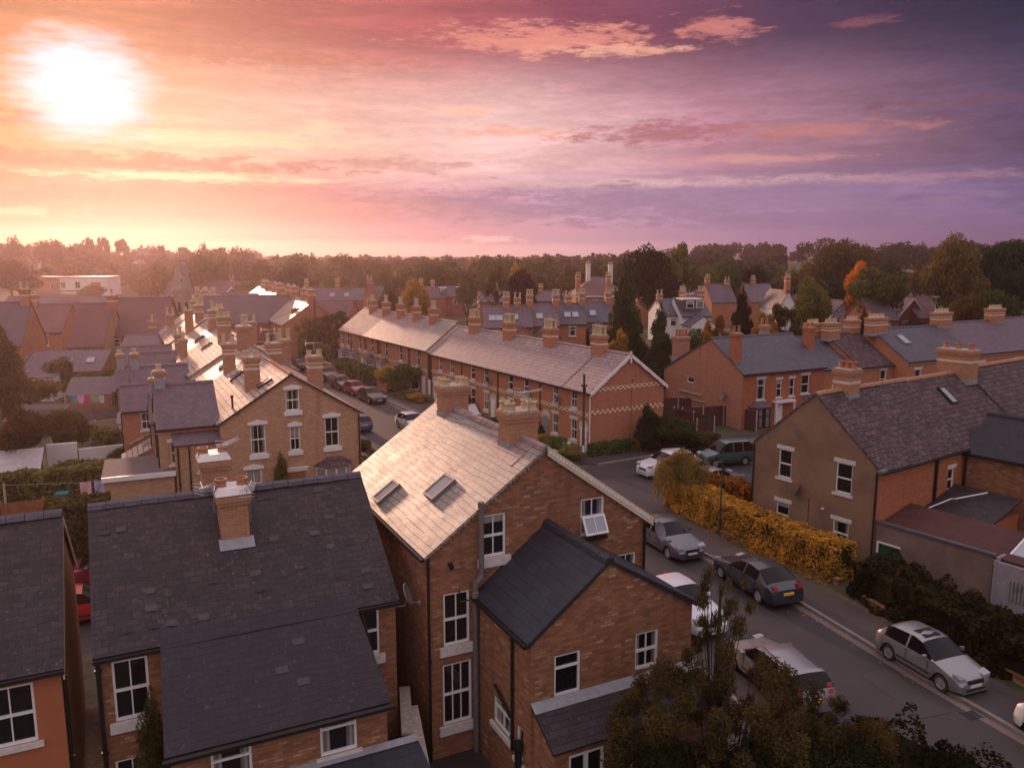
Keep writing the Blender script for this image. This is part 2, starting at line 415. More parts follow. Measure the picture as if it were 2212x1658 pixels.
SIDES = {'f': (0, lambda s, W, D: (s, 0)), 'b': (PI, lambda s, W, D: (s, D)), 'l': (-PI / 2, lambda s, W, D: (0, s)), 'r': (PI / 2, lambda s, W, D: (W, s))}
def add_window(root, W, D, side, s, z, w, h, style='s1', sill='sill', lintel='lintel', smat=None, detail=True, off=None):
    rz, fn = SIDES[side]; x, y = fn(s, W, D)
    if off: x += off[0]; y += off[1]
    fm, pm = window_meshes(w, h, style)
    o = put('window', fm, root, (x, y, z), rz)
    put('pane', pm, o)
    if sill: put('sill', trim_mesh(sill, w, smat or STONE), o)
    if lintel: put('lintel', trim_mesh(lintel, w, smat or STONE), o, (0, 0, h))
    return o
def chimney(root, x, y, w, d, z0, z1, pots=2, pot='square', mat=None, bands=True, rot=0, potmat=None, flash=True, ph=None, rows=1):
    m = MB(); h = w / 2; k = d / 2
    m.box(-h, h, -k, k, z0, z1 - .36, 0)
    m.box(-h - .05, h + .05, -k - .05, k + .05, z1 - .36, z1 - .24, 0)
    m.box(-h - .09, h + .09, -k - .09, k + .09, z1 - .24, z1 - .06, 0)
    m.box(-h - .03, h + .03, -k - .03, k + .03, z1 - .06, z1, 2)
    if bands:
        for zb in ((z1 - .80, z1 - .66), (z1 - .50, z1 - .43)) if bands != 1 else ((z1 - .8, z1 - .66),):
            m.box(-h - .025, h + .025, -k - .025, k + .025, zb[0], zb[1], 1)
    if flash:
        m.box(-h - .02, h + .02, -k - .02, k + .02, z0, z0 + flash * 1.0, 3)
    o = m.build('chimney', [mat or BR_CHIM, CREAM, MORTAR, LEAD], root, loc=(x, y, 0), rz=rot)
    pm = pot_mesh(pot, potmat or POT_Y)
    per = max(1, pots // rows); i = 0
    for r_ in range(rows):
        for c_ in range(per):
            px = 0 if per == 1 else -h * .74 + 2 * h * .74 * c_ / (per - 1)
            py = 0 if rows == 1 else -k * .5 + k * r_ / max(1, rows - 1)
            if d > w * 1.3 and rows == 1: px, py = 0, (0 if per == 1 else -k * .74 + 2 * k * .74 * c_ / (per - 1))
            put('chimney_pot', pm, o, (px, py, z1), rng.uniform(0, .3), (1, 1, (ph or 1) * rng.uniform(.92, 1.06)))
    return o
_pc = {}
def pot_mesh(kind, mat):
    if (kind, mat.name) in _pc: return _pc[(kind, mat.name)]
    m = MB()
    if kind == 'square':
        m.cyl(0, 0, [(.19, 0), (.17, .1), (.14, .12), (.13, .62), (.17, .66), (.19, .8), (.19, .82), (.12, .82), (.11, .5)], 6, 0, PI / 4)
    elif kind == 'round':
        m.cyl(0, 0, [(.20, 0), (.17, .05), (.15, .26), (.18, .3), (.18, .36), (.13, .36), (.12, .15)], 12)
    else:
        m.cyl(0, 0, [(.16, 0), (.14, .08), (.12, .55), (.15, .6), (.15, .68), (.1, .68), (.1, .4)], 9)
    _pc[(kind, mat.name)] = m.mesh('chimney_pot', mat, False); return _pc[(kind, mat.name)]

def roof_z(W, D, e, r, axis, rp, e2, x, y):
    t, T = (x, W) if axis == 'v' else (y, D)
    return e + (r - e) * t / (rp * T) if t < rp * T else e2 + (r - e2) * (T - t) / (T - rp * T)
def wavy_slab(rb, a, b, c, d, th, mi, amp, loose=None):
    """old roof slope: a-b along the eaves, d-c along the ridge; slates lie a little uneven and the middle sags"""
    a, b, c, d = map(Vector, (a, b, c, d)); n = (b - a).cross(d - a).normalized(); n = -n if n.z < 0 else n
    nu, nv = max(2, int((b - a).length / .55)), max(2, int((d - a).length / .5))
    def pt(i, j):
        s, t = i / nu, j / nv; p = a.lerp(b, s).lerp(d.lerp(c, s), t)
        return p + n * amp * (1.3 * mnoise.noise(p * .55) + .8 * mnoise.noise(p * 1.7) - 1.6 * math.sin(PI * s) * (.35 + .65 * t))
    g = [[pt(i, j) for i in range(nu + 1)] for j in range(nv + 1)]
    for j in range(nv):
        for i in range(nu): rb.face((g[j][i], g[j][i + 1], g[j + 1][i + 1], g[j + 1][i]), mi)
    edge = [g[0][i] for i in range(nu + 1)] + [g[j][nu] for j in range(1, nv + 1)] + [g[nv][i] for i in range(nu - 1, -1, -1)] + [g[j][0] for j in range(nv - 1, 0, -1)]
    for p, q in zip(edge, edge[1:] + edge[:1]): rb.face((p, p - n * th, q - n * th, q), mi)
    if loose:
        ux = (b - a).normalized(); uy = (d - a).normalized(); r_ = random.Random(int(a.x * 10) + loose)
        for _ in range(loose):
            i, j = r_.randrange(nu), r_.randrange(1, nv); p = g[j][i] + ux * r_.uniform(0, .3); w, h = r_.uniform(.24, .3), r_.uniform(.16, .22)
            sk = r_.uniform(-.03, .03); o1, o2 = n * r_.uniform(.012, .03), n * .006
            q = [p + o1, p + ux * w + uy * sk + o1, p + ux * w + uy * (h + sk) + o2, p + uy * h + o2]
            rb.face(q, mi + 2 if r_.random() < .5 else mi)
def house_body(root, W, D, e, r, axis='u', rp=.5, e2=None, wall=None, roofm=None, wins=(), ov=.22, vg=.1, th=.09, ridge=True, walls='fblr', rmats=None, holes=True, gutter=True, z0=-.2, ridgem=None, sidewall=None, barge=None, old=0, loose=0):
    """wall and roof of one house; front is v = 0, ridge along 'u' or 'v'"""
    e2 = e if e2 is None else e2
    wm = [wall or BR_RED, sidewall or wall or BR_RED]
    mb = MB()
    gf = [(0, z0), (W, z0), (W, e2), (rp * W, r), (0, e)]
    gs = [(0, z0), (D, z0), (D, e2), (rp * D, r), (0, e)]
    outl = {'f': gf if axis == 'v' else [(0, z0), (W, z0), (W, e), (0, e)], 'b': gf if axis == 'v' else [(0, z0), (W, z0), (W, e2), (0, e2)],
            'l': gs if axis == 'u' else [(0, z0), (D, z0), (D, e), (0, e)], 'r': gs if axis == 'u' else [(0, z0), (D, z0), (D, e2), (0, e2)]}
    fns = {'f': lambda s, dd, z: (s, dd, z), 'b': lambda s, dd, z: (s, D - dd, z), 'l': lambda s, dd, z: (dd, s, z), 'r': lambda s, dd, z: (W - dd, s, z)}
    for sd in walls:
        hl = [(w[1] - w[3] / 2, w[1] + w[3] / 2, w[2], w[2] + w[4]) for w in wins if w[0] == sd] if holes else []
        wallface(mb, fns[sd], outl[sd], hl, 1 if sd in 'lr' and sidewall else 0)
    mb.build('wall', wm, root)
    rb = MB()
    slab = rb.slab if not old else (lambda a, b, c, d, th, mi: wavy_slab(rb, a, b, c, d, th, mi, old, loose) if axis == 'u' else wavy_slab(rb, d, a, b, c, th, mi, old, loose))
    if axis == 'v':
        s1 = (r - e) / (rp * W); s2 = (r - e2) / (W - rp * W)
        slab((-ov, -vg, e - ov * s1 + .03), (rp * W, -vg, r + .03), (rp * W, D + vg, r + .03), (-ov, D + vg, e - ov * s1 + .03), th, 0)
        slab((W + ov, -vg, e2 - ov * s2 + .03), (rp * W, -vg, r + .03), (rp * W, D + vg, r + .03), (W + ov, D + vg, e2 - ov * s2 + .03), th, 1)
    else:
        s1 = (r - e) / (rp * D); s2 = (r - e2) / (D - rp * D)
        slab((-vg, -ov, e - ov * s1 + .03), (W + vg, -ov, e - ov * s1 + .03), (W + vg, rp * D, r + .03), (-vg, rp * D, r + .03), th, 0)
        slab((-vg, D + ov, e2 - ov * s2 + .03), (W + vg, D + ov, e2 - ov * s2 + .03), (W + vg, rp * D, r + .03), (-vg, rp * D, r + .03), th, 1)
    rf = rb.build('roof', rmats or [roofm or SL_DARK, roofm or SL_DARK] + ([SL_ODD, SL_ODD] if old else []), root)
    if ridge:
        q = MB(); L = D + 2 * vg if axis == 'v' else W + 2 * vg; n = max(1, int(L / (.45 if ridge == 2 else 3)))
        for i in range(n):
            a = -vg + L * i / n; b_ = -vg + L * (i + 1) / n - (.015 if ridge == 2 else 0)
            sec = [(-.17, -.09), (-.12, .03), (0, .085), (.12, .03), (.17, -.09)]
            dz = (i % 2) * .008 if ridge == 2 else 0
            if axis == 'v': q.loft([[(rp * W + sx, t, r + .03 + sz + dz) for sx, sz in sec] for t in (a, b_)])
            else: q.loft([[(t, rp * D + sx, r + .03 + sz + dz) for sx, sz in sec] for t in (a, b_)])
        q.build('ridge_tiles', ridgem or (rmats or [roofm or SL_DARK])[0], rf)
    if gutter:
        g = MB()
        if axis == 'u':
            g.box(-vg, W + vg, -ov - .10, -ov + .01, e - ov * s1 - .10, e - ov * s1 - .01)
        else:
            g.box(-ov - .10, -ov + .01, -vg, D + vg, e - ov * s1 - .10, e - ov * s1 - .01); g.build('gutter', BLACK, root); g = MB()
            g.box(W + ov - .01, W + ov + .10, -vg, D + vg, e2 - ov * s2 - .10, e2 - ov * s2 - .01)
        g.build('gutter', BLACK, root)
    for w in wins:
        kw = w[6] if len(w) > 6 else {}
        add_window(root, W, D, *w[:6], **kw)
    return rf
def pipe(root, x, y, z0, z1, r=.045, mat=None, name='drainpipe'):
    m = MB(); m.cyl(x, y, [(r, z0), (r, z1)], 7)
    for z in (z0 + .4, (z0 + z1) / 2, z1 - .3): m.cyl(x, y, [(r * 1.5, z), (r * 1.5, z + .07)], 7)
    return m.build(name, mat or BLACK, root)
def skylight(parent, p, ux, uy, w, h, mat=None, frame=None):
    """p centre on the slope, ux/uy unit vectors across and up the slope"""
    ux = Vector(ux).normalized(); uy = Vector(uy).normalized(); n = ux.cross(uy).normalized()
    if n.z < 0: n = -n
    M = Matrix((ux, uy, n)).transposed().to_4x4(); M.translation = Vector(p)
    f = MB()
    for a in ((-w / 2, -w / 2 + .07, -h / 2, h / 2), (w / 2 - .07, w / 2, -h / 2, h / 2), (-w / 2 + .07, w / 2 - .07, -h / 2, -h / 2 + .08), (-w / 2 + .07, w / 2 - .07, h / 2 - .08, h / 2)):
        f.box(a[0], a[1], a[2], a[3], -.02, .13, 0, M)
    o = f.build('skylight', frame or TRIM, parent)
    g = MB(); g.face([M @ Vector(q) for q in ((-w / 2 + .05, -h / 2 + .05, .09), (w / 2 - .05, -h / 2 + .05, .09), (w / 2 - .05, h / 2 - .05, .09), (-w / 2 + .05, h / 2 - .05, .09))])
    g.build('pane', mat or SKYGLASS, o); return o
def bay(root, x, y, rz, w=1.9, dep=.75, h=2.35, z0=.35, roofm=None, frame=None):
    """canted bay: base wall, white frame with panes, lead or tile roof"""
    a = w / 2; b_ = w / 2 - .42
    pl = [(-a, 0), (-b_, -dep), (b_, -dep), (a, 0)]
    fr = frame or WHITE
    m = MB()
    m.loft([[(px, py, z) for px, py in pl] for z in (-.1, z0)], 0)
    for (p, q) in ((0, 1), (1, 2), (2, 3)):
        P0, P1 = Vector((*pl[p], 0)), Vector((*pl[q], 0)); L = (P1 - P0).length; d = (P1 - P0).normalized(); nn = Vector((d.y, -d.x, 0))
        M = Matrix((d, nn, Vector((0, 0, 1)))).transposed().to_4x4(); M.translation = P0
        k = 2 if q == 2 else 1
        for i in range(k + 1):
            t = L * i / k; m.box(max(0, t - .05), min(L, t + .05), -.04, .03, z0, h, 1, M)
        m.box(.05, L - .05, -.04, .03, z0, z0 + .12, 1, M); m.box(.05, L - .05, -.04, .03, h - .16, h, 1, M)
        m.box(.05, L - .05, -.035, .025, (z0 + h) * .5 + .1, (z0 + h) * .5 + .17, 1, M)
    o = m.build('bay_window', [BR_RED, fr], root, loc=(x, y, 0), rz=rz)
    g = MB(); g.loft([[(px * .97, py * .96, z) for px, py in pl] for z in (z0 + .05, h - .08)], 0, False, False); g.build('pane', GLASS, o)
    t = MB(); ov = .12
    lo = [(-a - ov, .0, h), (-b_ - ov * .6, -dep - ov, h), (b_ + ov * .6, -dep - ov, h), (a + ov, 0, h)]
    hi = [(-a * .55, .02, h + .45), (-b_ * .55, .015, h + .45), (b_ * .55, .015, h + .45), (a * .55, .02, h + .45)]
    t.loft([[(p[0], p[1], p[2] - .07) for p in lo], lo, hi], 0); t.build('bay_roof', roofm or SL_PURP, o)
    return o
def door(root, x, y, rz, w=.9, h=2.05, mat=None, arch=True, fan=True):
    m = MB(); m.box(-w / 2, w / 2, -.02, .05, 0, h)
    for zz in ((.15, .8), (.95, h - .15)):
        for sx in (-1, 1): m.box(sx * w * .22 - w * .15, sx * w * .22 + w * .15, -.035, -.018, zz[0], zz[1])
    o = m.build('door', mat or WHITE, root, loc=(x, y, 0), rz=rz)
    h_ = MB(); h_.box(w * .34, w * .40, -.07, -.03, 1.0, 1.12); h_.build('handle', CHROME, o)
    if arch: put('door_arch', trim_mesh('arch', w, CREAM), o, (0, 0, h))
    return o
def dish(root, p, face, r=.33):
    """grey satellite dish bolted to a wall: p on the wall, face = horizontal angle it looks at"""
    m = MB(); M = Matrix.Translation(Vector(p)) @ Matrix.Rotation(face, 4, 'Z') @ Matrix.Rotation(R(68), 4, 'Y')
    m.cyl(0, 0, [(r * .15, .30), (r * .6, .33), (r, .40), (r, .42), (r * .6, .35), (r * .15, .32)], 16, 0, 0, M)
    M2 = Matrix.Translation(Vector(p)) @ Matrix.Rotation(face, 4, 'Z')
    m.tube([M2 @ Vector(q) for q in ((0, 0, -.25), (.28, 0, -.22), (.34, 0, .05))], .02)
    m.tube([M2 @ Vector(q) for q in ((.34, 0, -.1), (.7, 0, -.12))], .014); m.box(.66, .76, -.04, .04, -.16, -.08, 0, M2)
    return m.build('satellite_dish', DISH, root)
_ac = {}
def aerial(label, x, y, z, rz=0, h=1.0):
    k = round(h, 1)
    if k not in _ac:
        m = MB(); m.tube([(0, 0, 0), (0, 0, h)], .018)
        m.tube([(-.5, 0, h - .06), (.55, 0, h - .02)], .014)
        for i in range(9):
            t = -.45 + i * .115; m.tube([(t, -.2 + i * .008, h - .05), (t, .2 - i * .008, h - .05)], .009, 4)
        for q in (-.2, -.1, 0, .1): m.tube([(-.5, -.2, h + q), (-.5, .2, h + q)], .008, 4)
        m.tube([(-.5, 0, h - .2), (-.5, 0, h + .1)], .01, 4)
        _ac[k] = m.mesh('tv_aerial', ALU)
    o = put('tv_aerial', _ac[k], None, (x, y, z), rz); tag(o, label, 'aerial', 'aerials on the chimneys'); return o
def w2(root, u, v, z=0):
    a = root.rotation_euler.z; return Vector((root.location.x + u * math.cos(a) - v * math.sin(a), root.location.y + u * math.sin(a) + v * math.cos(a), z))
# ------------------------------------------------------------------ near houses
def absorb(tmp, root, u, v, rz=0):
    """move the parts of a temporary frame under root"""
    M = Matrix.Translation((u, v, 0)) @ Matrix.Rotation(rz, 4, 'Z')
    for ch in list(tmp.children):
        loc = M @ ch.location; ch.parent = root; ch.location = loc
        ch.rotation_euler = (0, 0, ch.rotation_euler.z + rz)
    bpy.data.objects.remove(tmp)
def temp():
    o = bpy.data.objects.new('wing', None); col.objects.link(o); return o
def barge(root, pts, w=.22, th=.05, mat=None, scallop=False, name='bargeboard'):
    """boards along a verge: pts = (x, y, z) polyline seen face on; hangs down w"""
    m = MB(); P = [Vector(p) for p in pts]
    for a, b_ in zip(P, P[1:]):
        L = (b_ - a).length; n = max(1, int(L / .12)) if scallop else 1
        hor = Vector((b_.x - a.x, b_.y - a.y, 0)).normalized(); out = Vector((hor.y, -hor.x, 0))
        for i in range(n):
            t0, t1 = a.lerp(b_, i / n), a.lerp(b_, (i + 1) / n)
            def hang(t): return w + (.07 * abs(math.sin(t * L * PI / 1.15)) if scallop else 0)
            h0, h1 = hang(i / n), hang((i + 1) / n)
            ring = lambda p, h, o: [p + out * 0, p + out * th, p + out * th - Vector((0, 0, h)), p - Vector((0, 0, h))]
            m.loft([ring(t0, h0, 0), ring(t1, h1, 0)], 0)
    return m.build(name, mat or WHITE, root)

# ---- the brick house with the shining roof
MH = thing('brick_house', 'tall brick house with a shining pale slate roof and two rooflights, centre of the foreground', 'house', (-2.45, 22.26, 0), R(26.5))
W, D, e, r = 7.75, 8.9, 6.6, 9.33
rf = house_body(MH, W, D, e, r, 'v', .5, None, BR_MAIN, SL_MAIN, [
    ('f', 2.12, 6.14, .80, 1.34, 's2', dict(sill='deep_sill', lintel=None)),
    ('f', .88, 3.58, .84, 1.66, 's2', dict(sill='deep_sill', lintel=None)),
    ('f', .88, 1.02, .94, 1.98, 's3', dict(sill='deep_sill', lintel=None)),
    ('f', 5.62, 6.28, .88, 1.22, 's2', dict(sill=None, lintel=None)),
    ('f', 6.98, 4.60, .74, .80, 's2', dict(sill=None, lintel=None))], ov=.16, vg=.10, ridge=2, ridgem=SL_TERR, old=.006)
sl = Vector((3.88, 0, 2.73)).normalized()
skylight(rf, (.45, 5.16, 6.95), (0, 1, 0), sl, .70, 1.0, frame=GREYPIPE)
skylight(rf, (1.45, 2.62, 7.66), (0, 1, 0), sl, .85, 1.0, frame=GREYPIPE)
c = chimney(MH, 3.88, 7.45, 1.02, .72, 8.75, 10.22, 4, 'round', bands=False, flash=.42, rows=2, potmat=POT_Y, ph=.75)
c = chimney(MH, 3.88, 1.85, 1.05, .78, 8.75, 10.22, 4, 'round', bands=False, flash=.42, rows=2, potmat=POT_Y, ph=.75)
m = MB()    # lead apron and dark valley beside the front chimney
m.slab((2.95, .55, 6.6 + 2.95 * .7036 + .05), (3.86, .55, 9.37), (3.86, 3.6, 9.37), (3.25, 3.3, 6.6 + 3.25 * .7036 + .05), .012)
m.build('lead_valley', SL_TERR, MH)
barge(MH, [(3.9, -.10, 9.40), (7.93, -.10, 6.56)], .30, .06, CREAM)
m = MB()
for i in range(34):
    t = i / 34; u = 3.95 + 3.85 * t; z = 9.33 - 2.70 * t
    m.box(u, u + .07, -.185, -.16, z - .17, z - .10)
m.build('dentils', WHITE, MH)
m = MB()    # stepped brick corbel under the left verge
for i in range(30):
    t = i / 30; u = .02 + 3.7 * t; z = 6.6 + u * .7036
    m.box(u, u + .09, -.07, .0, z - .16, z + .0)
m.build('corbel_course', BR_MAIN, MH)
pipe(MH, -.03, -.08, .0, 6.45); pipe(MH, 7.62, -.10, .0, 6.4)
m = MB(); m.cyl(1.62, -.20, [(.085, 5.6), (.08, 7.8), (.1, 7.82), (.1, 7.98)], 9); m.cyl(1.42, -.17, [(.09, 0), (.085, 5.0), (.12, 5.05), (.12, 5.2), (.085, 5.22), (.085, 5.6)], 9)
m.tube([(1.42, -.17, 5.4), (1.62, -.2, 5.7)], .09, 8); m.build('flue_pipe', GREYPIPE, MH)
m = MB(); m.tube([(1.9, -.07, 5.3), (1.9, -.07, 4.85), (1.45, -.07, 4.7)], .03); m.tube([(1.25, -.07, 4.95), (.95, -.07, 4.95), (.95, -.07, 5.3)], .025); m.build('waste_pipe', BLACK, MH)
m = MB(); m.box(4.75, 4.95, -.03, .02, 8.3, 8.52); m.build('air_vent', GREYPIPE, MH)
m = MB(); m.box(.62, .74, -.12, 0, 6.12, 6.2); m.cyl(.68, -.14, [(.07, 6.05), (.08, 6.14)], 8); m.build('alarm_lamp', BLACK, MH)
dish(MH, (7.8, -.14, 6.0), R(-60), .33)
# opened lower sash of the right upper window
m = MB(); T = Matrix.Translation((5.62, -.02, 6.92)) @ Matrix.Rotation(R(-28), 4, 'X')
for a in ((-.42, .42, -.62, -.55), (-.42, .42, -.07, 0), (-.42, -.35, -.55, -.07), (.35, .42, -.55, -.07), (-.015, .015, -.55, -.07)): m.box(a[0], a[1], -.05, 0, a[2], a[3], 0, T)
o = m.build('opened_sash', WHITE, MH); g = MB(); g.face([T @ Vector(q) for q in ((-.36, -.03, -.56), (.36, -.03, -.56), (.36, -.03, -.05), (-.36, -.03, -.05))]); g.build('pane', SKYGLASS, o)
m = MB(); m.box(5.1, 6.14, -.12, 0, 6.1, 6.22); m.build('sill', BLACK, MH)
# rear wing
tw = temp(); house_body(tw, 5.35, 3.5, 5.15, 6.95, 'v', .449, 5.2, BR_MAIN, SL_NEW, [
    ('f', 1.13, 3.30, .82, 1.22, 'top', dict(sill='sill', lintel=None, smat=MORTAR)),
    ('f', 3.76, 3.45, .80, 1.12, 's2', dict(sill=None, lintel=None)),
    ('l', 1.75, 1.55, 1.15, .85, 'cas2', dict(sill='sill', lintel=None)),
    ('l', .62, 1.3, .40, 1.0, 'fix', dict(sill='sill', lintel=None))], walls='flr', ov=.14, vg=.06, ridge=2, ridgem=SL_NEW)
barge(tw, [(-.12, -.06, 5.05), (2.4, -.06, 6.96), (5.45, -.06, 5.1)], .09, .03, TRIM)
pipe(tw, -.06, 1.0, 1.4, 5.0); m = MB(); m.tube([(-.1, 1.02, 2.4), (-.12, 2.0, 2.9)], .05); m.cyl(-.14, .45, [(.11, 0), (.11, 1.75), (.14, 1.8), (.14, 2.0)], 8); m.build('soil_pipe', BLACK, tw)
absorb(tw, MH, 1.55, -3.5)
tw = temp(); m = MB(); m.slab((-.08, -1.25, 2.58), (5.3, -1.25, 2.58), (5.3, 0, 3.30), (-.08, 0, 3.30), .1, 0); m.build('lean_to_roof', SL_DARK, tw)
m = MB(); m.slab((-.1, -.28, 3.17), (5.32, -.28, 3.17), (5.32, -.0, 3.34), (-.1, -.0, 3.34), .02); m.build('flashing', LEAD, tw)
mb = MB(); wallface(mb, lambda s, dd, z: (s, -1.1 + dd, z), [(0, -.2), (5.2, -.2), (5.2, 2.6), (0, 2.6)], [(.45, 1.55, 0, 2.3)])
mb.face([(0, -1.1, -.2), (0, 0, -.2), (0, 0, 3.2), (0, -1.1, 2.55)]); mb.face([(5.2, -1.1, -.2), (5.2, 0, -.2), (5.2, 0, 3.2), (5.2, -1.1, 2.55)]); mb.build('lean_to_wall', BR_MAIN, tw)
m = MB()
for a in ((-.55, -.47, 0, 2.3), (.47, .55, 0, 2.3), (-.06, .06, 0, 2.3), (-.47, -.06, 2.2, 2.3), (.06, .47, 2.2, 2.3), (-.47, -.06, 0, .3), (.06, .47, 0, .3)): m.box(a[0], a[1], .03, .1, a[2], a[3])
o = m.build('french_door', WHITE, tw, loc=(1.0, -1.1, 0)); g = MB(); g.face([(-.5, .08, .1), (.5, .08, .1), (.5, .08, 2.25), (-.5, .08, 2.25)]); g.build('pane', GLASS, o)
absorb(tw, MH, 1.65, -3.5)

# ---- dark slated house, left foreground
BH = thing('slate_roofed_house', 'low brick house with a broad weathered dark slate roof and one tall chimney, left foreground', 'house', (-10.5, 18.9, 0), R(26))
W, D, e, r = 7.85, 7.5, 5.3, 8.0
house_body(BH, W, D, e, r, 'u', .5, None, BR_MAIN, SL_DARK, [
    ('f', .74, 3.28, .84, 1.66, 's2', dict(sill='deep_sill', lintel=None)),
    ('f', 6.98, 3.58, .74, 1.46, 's1', dict(sill='deep_sill', lintel=None)),
    ('f', .62, .6, .8, 1.6, 's2', dict(sill='deep_sill', lintel=None))], ov=.18, vg=.08, ridge=2, ridgem=SL_BLUE, old=.022, loose=30)
m = MB(); s = .72
wavy_slab(m, (1.35, -2.55, 5.3 - 2.55 * s + .05), (6.88, -2.55, 5.3 - 2.55 * s + .05), (6.62, .12, 5.3 + .12 * s + .05), (1.5, .12, 5.3 + .12 * s + .05), .1, 0, .012)
m.build('catslide_roof', SL_NEW2, BH)
mb = MB(); wallface(mb, lambda q, dd, z: (q, -2.4 + dd, z), [(1.5, -.2), (6.8, -.2), (6.8, 3.55), (1.5, 3.55)], [(2.37, 3.33, 2.15, 3.35), (5.02, 5.98, 2.35, 3.42)])
for q in (1.5, 6.8): mb.face([(q, -2.4, -.2), (q, 0, -.2), (q, 0, 5.25), (q, -2.4, 3.52)])
mb.build('rear_wing_wall', BR_MAIN, BH)
for q, z, h_ in ((2.85, 2.15, 1.2), (5.5, 2.35, 1.07)): add_window(BH, 0, 0, 'f', q, z, .96, h_, 'top', 'sill', None, off=(0, -2.4))
m = MB(); m.slab((3.9, -4.6, 1.75), (7.6, -4.6, 1.75), (7.6, -2.42, 2.25), (3.9, -2.42, 2.25), .1); m.build('lean_to_roof', SL_NEW, BH)
m = MB(); m.slab((3.9, -2.62, 2.24), (7.6, -2.62, 2.24), (7.6, -2.41, 2.31), (3.9, -2.41, 2.31), .015); m.build('flashing', LEAD, BH)
m = MB(); m.box(4.0, 7.5, -4.45, -2.42, -.2, 1.7); m.build('lean_to_wall', BR_MAIN, BH)
m = MB(); m.box(1.3, 6.95, -2.72, -2.58, 3.38, 3.47); m.build('catslide_gutter', BLACK, BH)
m = MB()
for (u, v) in ((4.88, -.74), (4.32, -1.32), (4.80, -1.68)): 
    z = 5.3 + v * s + .06; m.slab((u - .16, v - .06, z - .045), (u + .16, v - .06, z - .045), (u + .16, v + .1, z + .07), (u - .16, v + .1, z + .07), .02)
m.build('roof_vent', SL_ODD, BH)
chimney(BH, 3.75, 2.62, .80, .78, 6.4, 8.32, 2, 'round', bands=False, mat=BR_CHIM, flash=.55, potmat=POT_R)
m = MB(); m.loft([[(3.75 + sx * (.5 - k * .1), 2.62 + sy * (.48 - k * .1), 8.28 + k * .19) for sx, sy in ((-1, -1), (1, -1), (1, 1), (-1, 1))] for k in (0, .35, 1)]); m.build('mortar_flaunching', WHITE, BH)
chimney(BH, 3.52, 5.15, .80, .78, 6.9, 8.78, 2, 'round', bands=False, mat=BR_CHIM, potmat=POT_R)
m = MB(); m.loft([[(3.52 + sx * (.5 - k * .1), 5.15 + sy * (.48 - k * .1), 8.74 + k * .19) for sx, sy in ((-1, -1), (1, -1), (1, 1), (-1, 1))] for k in (0, .35, 1)]); m.build('mortar_flaunching', WHITE, BH)
pipe(BH, .02, -.14, 0, 5.1, .06); dish(BH, (7.87, .05, 5.15), R(-25), .32)
m = MB(); m.slab((3.27, 1.92, 6.74), (4.25, 1.92, 6.74), (4.25, 2.25, 6.98), (3.27, 2.25, 6.98), .02); m.build('flashing', LEAD, BH)

# ---- orange rendered house, far left foreground
AH = thing('orange_rendered_house', 'orange rendered house with a dark slate roof, cut by the left edge of the photo', 'house', (-11.25 - 8 * math.cos(R(26)), 18.6 - 8 * math.sin(R(26)), 0), R(26))
house_body(AH, 8, 7.3, 5.2, 7.95, 'u', .5, None, RENDER_OR, SL_DARK, [
    ('f', 6.86, 3.24, 1.06, 1.56, 's2', dict(sill='sill', lintel=None)), ('f', 6.7, .7, 1.0, 1.5, 's2', dict(sill='sill', lintel=None))], ov=.18, vg=.1, ridge=2, ridgem=SL_BLUE, sidewall=BR_GOLD, old=.02, loose=20)
barge(AH, [(8.1, -.2, 5.0), (8.1, 3.65, 7.93)], .2, -.04, CREAM); barge(AH, [(8.1, 3.65, 7.93), (8.1, 7.5, 5.0)], .2, -.04, CREAM)
pipe(AH, 8.06, .1, 0, 5.0, .05)

# ---- gold brick end house of the left terrace and the houses behind it
DX, DY, DA = -16.95, 45.6, R(26.5)
def dpos(v): return (DX - math.sin(DA) * v, DY + math.cos(DA) * v, 0)
D1 = thing('end_terrace_house', 'gold brick end of terrace house with white pedimented windows in its gable', 'house', dpos(0), DA, 'houses of the left terrace')
WD = 8.3
sk = dict(sill='deep_sill', lintel='pediment', smat=WHITE)
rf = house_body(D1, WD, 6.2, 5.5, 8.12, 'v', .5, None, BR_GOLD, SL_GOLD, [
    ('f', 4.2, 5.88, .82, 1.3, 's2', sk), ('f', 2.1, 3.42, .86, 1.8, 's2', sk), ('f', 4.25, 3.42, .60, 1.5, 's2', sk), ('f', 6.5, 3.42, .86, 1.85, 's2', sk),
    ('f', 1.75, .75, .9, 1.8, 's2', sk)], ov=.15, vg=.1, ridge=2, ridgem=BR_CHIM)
barge(D1, [(-.12, -.1, 5.45), (4.15, -.1, 8.15), (8.42, -.1, 5.45)], .14, .04, TIMBER)
o = door(D1, 4.3, -.01, 0, .95, 2.1, DOOR_WD, False); put('door_hood', trim_mesh('hood', 1.05, WHITE), o, (0, 0, 2.12))
bay(D1, 6.5, 0, 0, 2.1, .8, 2.35, .6, SL_CLAY)
pipe(D1, 8.2, -.08, 0, 5.3)
chimney(D1, 6.3, 3.2, .86, .8, 6.3, 8.75, 2, 'round', bands=2, flash=.2); chimney(D1, 2.35, 2.85, .86, .8, 6.5, 8.95, 2, 'round', bands=2, flash=.2)
slL = Vector((4.15, 0, 2.62)).normalized()
skylight(rf, (2.9, 1.7, 5.5 + 2.9 * .631 + .05), (0, 1, 0), slL, .7, 1.0)
m = MB(); m.cyl(.9, 1.2, [(.06, 5.9), (.06, 6.75), (.09, 6.77), (.09, 6.9)], 8); m.build('soil_vent', BLACK, D1)
